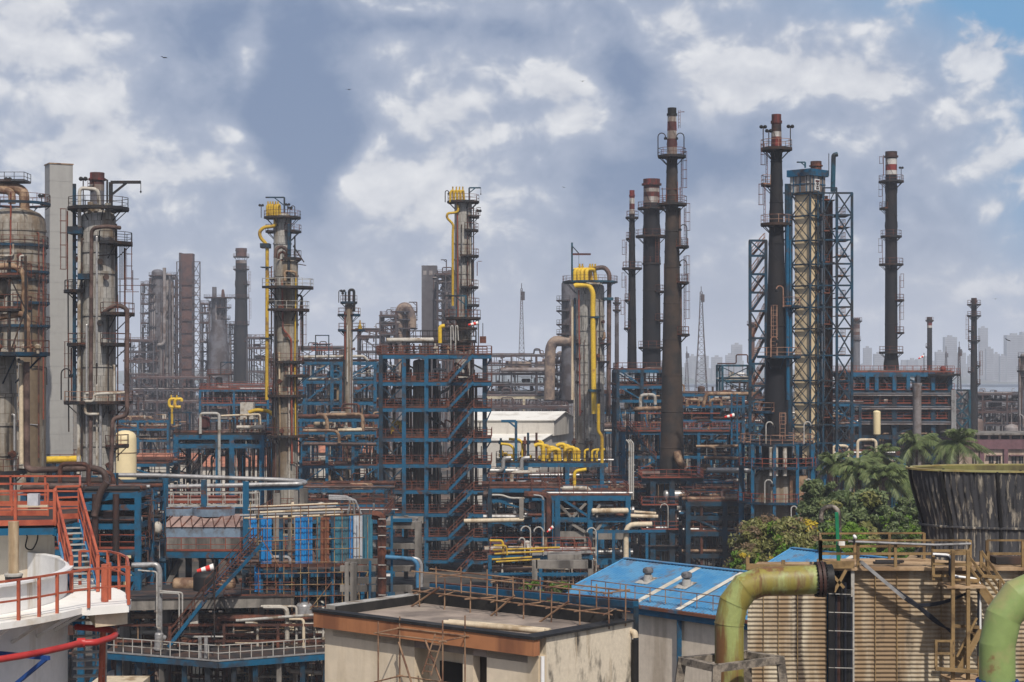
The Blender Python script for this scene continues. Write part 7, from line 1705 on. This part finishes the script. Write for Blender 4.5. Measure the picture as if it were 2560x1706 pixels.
# recess with cables and dark posts
for k, (x, mt, r_) in enumerate(((2069, 'blue', .06), (2078, 'black', .08), (2086, 'hose', .05), (2092, 'sooty', .09), (2101, 'black', .06), (2109, 'hose', .05), (2116, 'black', .12), (2124, 'hose', .06))):
    T.part('cable_riser', MB().tube([(T.x(x), -.25-.03*(k % 3), 0), (T.x(x), -.25-.03*(k % 3), ztop-.3-.25*(k % 4))], r_, 8), m_[mt])
T.part('dark_post', MB().beam((T.x(2072), -.5, 0), (T.x(2072), -.5, ztop-.1), .2).beam((T.x(2100), -.2, 0), (T.x(2100), -.2, ztop-.1), .16), m_['black'])
for k in range(12): T.part('cable_tie', MB().beam((T.x(2064), -.62, ztop-.9-k*.65), (T.x(2130), -.45, ztop-.95-k*.65), .025), m_['palerail'])
T.part('bracing', MB().beam(T.p(2070, 1425, -.7), T.p(2110, 1470, -.7), .1).beam(T.p(2115, 1425, -.7), T.p(2085, 1480, -.7), .1).beam(T.p(2050, 1412, -.6), T.p(2135, 1412, -.6), .2, .25), TIM)
# cable bundle slung across the cladding
b = MB()
for k in range(5):
    dz = k*.045; b.pipe([T.p(2150, 1402+k, -.5), T.p(2155+k, 1412, -.55), T.p(2265, 1490+k*3, -.5), T.p(2296, 1512+k*2, -.5), T.p(2340, 1548+k*3, -.5), T.p(2380, 1584-k*2, -.5)], .035, .4, 6)
for k in range(3): b.pipe([T.p(2296, 1512+k*2, -.52), T.p(2340, 1508+k*3, -.52), T.p(2380, 1498+k*2, -.52), T.p(2418, 1482+k, -.52)], .033, .4, 6)
T.part('cable_bundle', b, m_['hose'])
T.part('cable_tray', MB().beam(T.p(2152, 1404, -.62), T.p(2262, 1497, -.62), .05, .12), m_['silver'])
# timber stair and landings at the right
def tb(nm, *beams):
    b = MB()
    for (x0, y0, d0, x1, y1, d1, w_) in beams: b.beam(T.p(x0, y0, d0), T.p(x1, y1, d1), w_)
    return T.part(nm, b, TIM)
tb('landing_post', *[(x, 1376, dy, x, 1720, dy, .12) for x in (2382, 2420) for dy in (-.9, -2.0)], (2333, 1376, -.9, 2333, 1450, -.9, .1), (2448, 1445, -1.2, 2448, 1720, -1.2, .1))
tb('landing_rail', *[(2332, y, -.95, 2424, y, -.95, .08) for y in (1377, 1410, 1440)], *[(2380, y, -2.0, 2424, y, -2.0, .08) for y in (1382, 1412)], *[(2382, y, -.9, 2382, y+3, -2.0, .08) for y in (1377, 1410)])
T.part('landing_floor', MB().box(T.x(2332), T.x(2425), -2.1, -.8, T.z(1448)-.08, T.z(1448)), TIMD)
tb('stair_rail', (2422, 1390, -1, 2497, 1490, -1.6, .08), (2422, 1416, -1, 2492, 1512, -1.6, .08), (2453, 1378, -.6, 2522, 1476, -1.2, .08), (2453, 1405, -.6, 2520, 1500, -1.2, .08), (2453, 1378, -.6, 2453, 1420, -.6, .1), (2470, 1378, -.4, 2470, 1440, -.4, .1))
A_, B_ = T.p(2505, 1545, -1.2), T.p(2435, 1450, -1.0)
T.part('stair', MB().stair(A_, B_, .8, .2), TIM)
tb('landing_rail', *[(2380, y, -1.6, 2448, y+4, -1.6, .1) for y in (1448, 1565)], (2455, 1440, -1.4, 2500, 1444, -1.4, .1), (2500, 1450, -1.4, 2500, 1500, -1.4, .1))
T.part('stair', MB().stair(T.p(2392, 1668, -1.4), T.p(2446, 1570, -1.4), .8, .2), TIM)
tb('stair_rail', (2392, 1642, -1.8, 2442, 1545, -1.8, .07), (2392, 1660, -1.0, 2446, 1560, -1.0, .07), (2420, 1620, -1.8, 2420, 1560, -1.8, .08))
T.part('landing_floor', MB().box(T.x(2338), T.x(2450), -2.2, -.8, T.z(1676)-.08, T.z(1676)), TIMD)
tb('landing_rail', *[(2339, y, -2.1, 2386, y, -2.1, .07) for y in (1603, 1634)], *[(x, 1600, -2.1, x, 1672, -2.1, .09) for x in (2340, 2378)], (2338, 1672, -2.2, 2448, 1680, -2.2, .12))
T.part('conduit', MB().pipe([T.p(2332, 1386, -1.1), T.p(2370, 1388, -1.1), T.p(2378, 1395, -1.1), T.p(2378, 1440, -1.1), T.p(2440, 1448, -1.3), T.p(2450, 1460, -1.3), T.p(2450, 1600, -1.3)], .05, .2, 7), m_['white'])
T.part('cable', MB().pipe([T.p(2338, 1390, -1.15), T.p(2368, 1392, -1.15), T.p(2374, 1398, -1.15), T.p(2374, 1445, -1.15), T.p(2436, 1452, -1.35), T.p(2446, 1465, -1.35), T.p(2446, 1640, -1.35)], .04, .2, 7), m_['hose'])
# fan cylinder
T = Th('fan_cylinder', 'flaring black-stained ribbed fan cylinder with yellow-green rim', 'cooling tower fan', 2572, 67.3)
z0 = ztop
pf = [(1171, 300), (1195, 296), (1220, 291), (1250, 282), (1290, 270), (1312, 266), (1340, 264), (1368, 267), (1390, 276), (1405, 287), (1418, 300)]
nr = 96; n = nr*6
def fan(b, dr, amp, rows):
    o = len(b.v)
    for (py, w_) in rows:
        for k in range(n):
            q = 2*pi*k/n; r_ = w_*T.s+dr+amp*(max(-.6, min(.6, sin(2*pi*k/6)))); b.v.append((r_*cos(q), r_*sin(q), T.z(py)))
    m = len(rows)
    for i in range(m-1):
        for k in range(n): k2 = (k+1) % n; b.f.append((o+i*n+k2, o+i*n+k, o+(i+1)*n+k, o+(i+1)*n+k2))
    return b
FAN = M('fanstain', (.016, .017, .021), (.33, .29, .23), .46, 4.2, True, .75, var=.2, c3=(.05, .05, .055), cov3=.5)
T.part('shell', fan(MB(), 0, .045, pf), FAN, ang=60)
b = MB()
for (py, w_) in ((1310, 268),): b.lathe([(w_*T.s+.04, T.z(py+3)), (w_*T.s+.10, T.z(py+2)), (w_*T.s+.10, T.z(py-2)), (w_*T.s+.04, T.z(py-3))], 96, cap=False)
T.part('belt', b, FAN)
b = MB()
for k in range(12):
    q = 2*pi*k/12+.12
    for (a, c_) in zip(pf, pf[1:]): b.beam((( a[1]*T.s+.07)*cos(q), (a[1]*T.s+.07)*sin(q), T.z(a[0])), ((c_[1]*T.s+.07)*cos(q), (c_[1]*T.s+.07)*sin(q), T.z(c_[0])), .09)
T.part('joint_strip', b, m_['black'])
T.part('rim', MB().lathe([(300*T.s+.10, T.z(1173)), (300*T.s+.10, T.z(1168.5)), (300*T.s-.16, T.z(1168.5)), (300*T.s-.16, T.z(1173))], 120, cap=False), M('rimgreen', (.31, .285, .12), (.27, .2, .07), .4, .9))
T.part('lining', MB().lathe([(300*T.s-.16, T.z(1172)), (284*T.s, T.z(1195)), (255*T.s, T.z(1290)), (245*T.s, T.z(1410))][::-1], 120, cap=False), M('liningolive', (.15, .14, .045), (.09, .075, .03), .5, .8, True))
b = MB()
for k in range(9): q = 2*pi*k/9+.3; b.box(298*T.s*cos(q)-.04, 298*T.s*cos(q)+.04, 298*T.s*sin(q)-.04, 298*T.s*sin(q)+.04, T.z(1169), T.z(1166))
T.part('rim_bolt', b, m_['black'])

T.o.scale = (1, .55, 1)
# ------------------------------------------------------------------ green pipes
M('lime', (.29, .325, .115), (.17, .085, .035), .47, 1.5, True, .5, var=.14, c3=(.24, .20, .045), cov3=.35)
M('freshgreen', (.225, .30, .10), (.29, .29, .12), .4, .7, False, .5, var=.12, c3=(.22, .14, .06), cov3=.06)
T = Th('green_pipe', 'rust-streaked lime green pipe elbow rising from a concrete stand', 'pipe', 1823, 57)
R1 = 36.5*T.s
def mitre(pts, r, n=28):
    """mitred elbow: straight lengths cut and welded at an angle"""
    pts = [V(p) for p in pts]; b = MB(); o = 0; rings = []
    nrm = V((0, 1, 0)); 
    for i, p in enumerate(pts):
        if i == 0: t = (pts[1]-p).normalized(); k = 1
        elif i == len(pts)-1: t = (p-pts[i-1]).normalized(); k = 1
        else:
            a, c_ = (p-pts[i-1]).normalized(), (pts[i+1]-p).normalized(); t = (a+c_).normalized(); k = 1/max(.5, t.dot(a))
        side = t.cross(nrm).normalized(); nn = side.cross(t).normalized()
        rings.append([p+side*(r*k*cos(2*pi*q/n))+nn*(r*sin(2*pi*q/n)) for q in range(n)])
    for a, c_ in zip(rings, rings[1:]): b.add(a+c_, [(q, (q+1) % n, n+(q+1) % n, n+q) for q in range(n)])
    return b
C1 = [(1823, 1925), (1823, 1560), (1834, 1508), (1862, 1470), (1902, 1455), (2040, 1449)]
T.part('pipe', mitre([T.p(*q) for q in C1], R1), m_['lime'], ang=50)
b = MB()
for i in (1, 2, 3, 4):
    q = T.p(*C1[i]); a, c_ = T.p(*C1[i-1]), T.p(*C1[i+1]); t = ((q-a).normalized()+(c_-q).normalized()).normalized(); b.tube([q-t*.012, q+t*.012], R1*1.035, 28)
T.part('weld_seam', b, m_['lime'])
d = (T.p(2040, 1449)-T.p(1902, 1455)).normalized(); e_ = T.p(2042, 1449)
T.part('flange', MB().tube([e_, e_+d*.09], R1*1.22, 32).tube([e_+d*.13, e_+d*.22], R1*1.24, 32), m_['sooty'])
b = MB()
for k in range(28): q = 2*pi*k/28; o = V((0, cos(q), sin(q)))*R1*1.13; b.cyl(e_+o-d*.06, e_+o+d*.28, .028, 6)
T.part('flange_bolt', b, m_['black'])
T.part('throat', MB().tube([e_+d*.2, e_+d*.5], R1, 24), m_['black'])  # black puts the recess's shade into the pipe end's colour
# concrete stand
Ts = Th('pipe_stand', 'speckled concrete stand with splayed legs round the green pipe', 'pipe stand', 1823, 57)
T = Ts
zc = T.z(1640); dY = lambda px, py: (26-zc)*F/(py-HY)-57
cs = [T.p(1706, 1643, dY(1706, 1643)), T.p(1792, 1662, dY(1792, 1662)), T.p(1950, 1641, dY(1950, 1641)), T.p(1866, 1628, dY(1866, 1628))]
CON = M('speckle', (.25, .21, .165), (.10, .085, .07), .45, 3.0, False, .95, var=.3, bump=.4)
for p, q in zip(cs, cs[1:]+cs[:1]): T.part('ring_beam', MB().beam((p.x, p.y, zc-.11), (q.x, q.y, zc-.11), .24, .22), CON)
cen = (cs[0]+cs[1]+cs[2]+cs[3])/4
for i, p in enumerate(cs):
    o = (p-cen); o.z = 0; o.normalize(); T.part('leg', MB().beam((p.x, p.y, zc-.02), V((p.x, p.y, 0))+o*2.2, .26, .26), CON)
T = Th('green_pipe', 'clean pale green pipe elbow at the right edge', 'pipe', 2493, 48)
R2 = 44.5*T.s
C2 = [(2493, 2200), (2493, 1612), (2508, 1543), (2545, 1492), (2600, 1468), (2800, 1462)]
T.part('pipe', mitre([T.p(*q) for q in C2], R2), m_['freshgreen'], ang=14)
T.part('flange', MB().tube([T.p(2493, 1702), T.p(2493, 1708)], R2*1.2, 32), m_['royal'])
b = MB()
for k in range(20): q = 2*pi*k/20; o = V((cos(q), sin(q), 0))*R2*1.1; b.cyl(T.p(2493, 1712)+o, T.p(2493, 1698)+o, .035, 6)
T.part('flange_bolt', b, m_['royal'])
# hooked black vent and green post
T = Th('vent_hook', 'black weathered hooked vent pipe behind the timber deck', 'vent pipe', 2085, 67)
pts = [T.p(2053, 1306)]+[V((T.p(2075, 1287).x-22*T.s*cos(q), 0, T.p(2075, 1287).z+20*T.s*sin(q))) for q in [pi*k/10 for k in range(11)]]+[T.p(2098, 1310), T.p(2097, 1440)]
T.part('pipe', MB().tube(pts, 6.0*T.s, 12), M('weathered', (.05, .042, .035), (.30, .26, .22), .3, 2.5))
T = Th('green_post', 'bright green square post with a white cable box beside the vent hook', 'post', 2092, 65)
T.part('post', MB().beam(T.p(2091, 1281), T.p(2097, 1420), .12), M('postgreen', (.01, .17, .075), (.02, .08, .05), .2, 1.0, rough=.4))
T.part('cable_box', MB().box(T.x(2093)-.0, T.x(2108), -.35, -.1, T.z(1362), T.z(1352)), m_['white'])
T = Th('walkway_lamp', 'small white lamp fitting on the timber railing', 'lamp', 2135, 63.5)
T.part('lamp_head', MB().drum(T.p(2133, 1345), T.p(2141, 1341), .09, 10), m_['white']); T.part('stem', MB().cyl(T.p(2136, 1362), T.p(2136, 1343), .025, 6), m_['dark'])
# ------------------------------------------------------------------ trees and palms
def leafmat(name, c, c2, tr=.25):
    m = bpy.data.materials.new(name); m.use_nodes = True; nt = m.node_tree; nd = nt.nodes; lk = nt.links; bs = nd['Principled BSDF']
    g = nd.new('ShaderNodeNewGeometry'); mx = nd.new('ShaderNodeMix'); mx.data_type = 'RGBA'
    lk.new(g.outputs['Random Per Island'], mx.inputs[0]); mx.inputs[6].default_value = c+(1,); mx.inputs[7].default_value = c2+(1,)
    lk.new(mx.outputs[2], bs.inputs['Base Color']); bs.inputs['Roughness'].default_value = .5; bs.inputs['Specular IOR Level'].default_value = .3
    t = nd.new('ShaderNodeBsdfTranslucent'); lk.new(mx.outputs[2], t.inputs[0]); ms = nd.new('ShaderNodeMixShader'); ms.inputs[0].default_value = tr
    lk.new(bs.outputs[0], ms.inputs[1]); lk.new(t.outputs[0], ms.inputs[2]); lk.new(ms.outputs[0], nd['Material Output'].inputs[0])
    MATS[name] = m; return m
leafmat('leafdark', (.075, .115, .04), (.18, .215, .09)); leafmat('leafbright', (.08, .16, .02), (.16, .26, .03)); leafmat('leafolive', (.15, .165, .045), (.26, .245, .09)); leafmat('flower', (.45, .33, .02), (.55, .42, .05)); leafmat('leafbrown', (.15, .11, .06), (.22, .15, .09))
leafmat('frond', (.06, .10, .025), (.19, .22, .09), .25)
BARK = M('bark', (.16, .12, .09), (.08, .06, .045), .4, 2.0)
def leaves(b, r, cen, rad, n, size, flat=.7, shell=.3):
    for k in range(n):
        d = V((r.gauss(0,1), r.gauss(0,1), r.gauss(0,1)))
        if d.length < 1e-3: continue
        d.normalize(); rr_ = shell+(1-shell)*r.random()**.6; p = cen+V((d.x*rad, d.y*rad, d.z*rad*flat))*rr_
        s = size*r.uniform(.5, 1.6); a = (d+V((r.gauss(0,.7), r.gauss(0,.7), r.gauss(0,.7)+.3))).normalized(); u = a.orthogonal().normalized(); v = a.cross(u)
        q = r.random()*6.28; u, v = u*cos(q)+v*sin(q), v*cos(q)-u*sin(q)
        b.add([p-u*s*.9, p+v*s*.38, p+u*s*.9, p-v*s*.38], [(0,1,2,3)])
def tree(label, px, Y, top, base, w, clumps, n, size, mats, seed, cat='tree', hb=0.35, group='trees beside the cooling tower'):
    """clumps of leaves on limbs inside an uneven crown"""
    r = random.Random(seed); T = Th('tree', label, cat, px, Y, group)
    zt, zb = T.z(top), T.z(base); W = w*T.s/2; hz = zt-zb; tr = MB(); zc = zb+hz*.4
    tr.tube([(0,0,0), (.1,0,zb*.6), (0,.1,zc)], [.35, .28, .16], 8)
    bs = [MB() for _ in mats]
    for k in range(int(clumps*1.5)):
        q = r.random()*6.28; f = r.random()**.5; zz = r.random(); lim = sqrt(max(.05, 1-(zz*1.05-.25)**2/1.0)) if zz > .25 else .9
        c = V((cos(q)*W*f*.85*lim, sin(q)*W*f*.85*lim, zb+hz*zz*.88)); rad = r.choice((r.uniform(.08, .15), r.uniform(.14, .26)))*min(W, hz)
        if c.z+rad*.7 > zt: c.z = zt-rad*.7
        m = r.choices(range(len(mats)), [x[1] for x in mats])[0]
        leaves(bs[m], r, c, rad, int(n*.75), size)
        if k % 2 == 0: tr.tube([(0, .05, max(.5, zc-r.random()*hz*.3)), tuple(V((0,0,zc)).lerp(c, .5)+V((0,0,.1))), tuple(c)], [.1, .07, .03], 5)
    T.part('trunk', tr, BARK)
    for b, (m, _) in zip(bs, mats):
        if b.f: T.part('crown', b, m_[m], ang=1)
    return T
tree('broad dark green tree filling the gap left of the black fan cylinder', 2140, 148, 1214, 1430, 230, 150, 330, .24, [('leafdark', 4), ('leafolive', 1)], 1)
tree('dense green tree standing close against the round heater', 2048, 153, 1182, 1400, 135, 110, 300, .24, [('leafdark', 4), ('leafolive', 1)], 2)
tree('small bright green tree behind the green post', 2105, 105, 1296, 1460, 190, 110, 330, .13, [('leafbright', 4), ('leafdark', 1)], 3)
tree('yellow-flowering olive tree with bare reddish twigs above the blue roof', 1948, 118, 1284, 1480, 290, 160, 330, .14, [('leafolive', 5), ('leafbrown', 2), ('flower', .35), ('leafbright', .8)], 4)
tree('low yellow-flowering bush at the left edge of the blue ridge', 1865, 116, 1375, 1460, 110, 45, 260, .13, [('leafolive', 3), ('flower', .8), ('leafbright', 2), ('leafbrown', 1)], 5)
tree('dark tree half hidden behind the black fan cylinder', 2290, 150, 1225, 1410, 140, 70, 260, .24, [('leafdark', 3), ('leafbright', 1)], 6)
tree('lower green tree sloping down towards the foot of the fan cylinder', 2245, 145, 1268, 1420, 130, 80, 240, .13, [('leafbright', 2), ('leafdark', 2)], 7)
tree('leafy creeper bush left of the blue shed roof', 1400, 100, 1448, 1520, 75, 30, 260, .10, [('leafbright', 2), ('leafdark', 2)], 8)
tree('leafy creeper bush behind the roof scaffold', 1325, 102, 1448, 1520, 80, 30, 260, .10, [('leafbright', 2), ('leafdark', 2)], 9)
def palm(label, px, py, Y, seed, size=3.6, n=26):
    r = random.Random(seed); T = Th('palm_tree', label, 'palm tree', px, Y, 'coconut palms')
    c = T.p(px, py); T.part('trunk', MB().tube([(r.uniform(-1, 1), .5, 0), (c.x*.6, .2, c.z*.5), c], [.24, .19, .15], 8), BARK)
    for k in range(n):
        q = 2*pi*k/n*2.618+r.uniform(-.2, .2); el = r.uniform(-.35, 1.25); L = size*r.uniform(.8, 1.1); d = V((cos(q), sin(q), 0)); wind = V((.25, 0, 0))
        b = MB(); pts = []; m = 9
        for i in range(m+1):
            t = i/m; pts.append(c+(d*cos(el)+wind*t*.6)*L*t*(1-.12*t)+V((0, 0, sin(el)*L*t-L*.55*t*t)))
        b.tube(pts, [.035*(1-.8*i/m) for i in range(m+1)], 4)
        for i in range(1, m*4):
            t = i/(m*4); j = min(m-1, int(t*m)); f = t*m-j; p = pts[j].lerp(pts[j+1], f); tg = (pts[j+1]-pts[j]).normalized(); sd_ = tg.cross(V((0,0,1))).normalized()
            ll = L*.26*sin(pi*(t*.85+.12))*r.uniform(.8, 1.15)
            for sg in (-1, 1):
                e = p+(sd_*sg*.75+tg*.55)*ll+V((0,0,-ll*r.uniform(.3, .75))); w = tg*.055
                b.add([p-w, p+w, e+w*.3, e-w*.3], [(0,1,2,3)])
        T.part('frond', b, m_['frond'], ang=1)
    T.part('coconut', MB().lathe([(.02, -.4), (.3, -.2), (.3, .05), (.02, .2)], 10, c+V((.1,-.2,-.2))), BARK)
    return T
for (lb, px, py, Y, s, sz) in (('tallest coconut palm left of the pair above the fan cylinder rim', 2292, 1112, 205, 1, 4.2), ('coconut palm right of the pair, beside the maroon building', 2395, 1108, 200, 2, 4.2), ('drooping coconut palm just left of the fan cylinder rim', 2208, 1192, 164, 3, 3.4),
      ('coconut palm rising behind the drooping palm', 2196, 1140, 190, 4, 3.6), ('windswept coconut palm in the middle of the palm row', 2148, 1170, 170, 5, 3.2), ('leftmost coconut palm of the row beside the lattice tower', 2088, 1160, 172, 6, 3.2), ('shaded coconut palm low beside the fan cylinder', 2262, 1200, 168, 7, 3.2)):
    palm(lb, px, py, Y, s, sz)
# ------------------------------------------------------------------ birds
def bird(label, px, py, Y, span, roll):
    T = Th('bird', label, 'bird', px, Y, 'soaring birds', z=Z(py, Y)); b = MB()
    b.tube([(-.25*span, 0, -.02), (-.1*span, 0, .01), (.1*span, 0, .02), (.2*span, 0, 0)], [.01, .05*span, .05*span, .015], 8)
    R = Matrix.Rotation(roll, 3, 'Y')
    for sg in (-1, 1):
        b.add([R@V(p) for p in ((.08*span, 0, .02), (.1*span, sg*.25*span, .1*span), (-.05*span, sg*.5*span, .05*span), (-.1*span, sg*.25*span, .08*span), (-.08*span, 0, .02))], [(0,1,2,3,4)])
    b.add([(-.2*span, 0, 0), (-.36*span, .06*span, 0), (-.36*span, -.06*span, 0)], [(0,1,2)])
    o = T.part('body', b, m_['black']); o.rotation_euler = (roll*.5, 0, radians(70)); return T
bird('large dark bird gliding in the upper left sky', 410, 145, 150, .75, .5); bird('small bird right of the dark cloud in the upper left', 872, 225, 200, .9, .1)
bird('tiny bird high in the middle of the sky', 1456, 204, 260, 1.0, .1); bird('tiny bird above the fat white column', 1409, 469, 260, .6, .6)
bird('dark bird above the city at the right', 2519, 851, 240, .9, .9); bird('small bird right of the slender stack top', 2488, 748, 300, 1.2, .1)
# ------------------------------------------------------------------ the air
hz = MB().box(-5200, 5200, -120, 9300, -3.5, 122)
hm = bpy.data.materials.new('haze_air'); hm.use_nodes = True
nt = hm.node_tree; nt.nodes.clear()
pv = nt.nodes.new('ShaderNodeVolumePrincipled'); ou = nt.nodes.new('ShaderNodeOutputMaterial')
pv.inputs['Color'].default_value = (.80, .86, .97, 1); pv.inputs['Density'].default_value = .00021; pv.inputs['Anisotropy'].default_value = -.15
nt.links.new(pv.outputs[0], ou.inputs['Volume'])
tag(link_mesh('haze', hz, hm), kind='stuff')
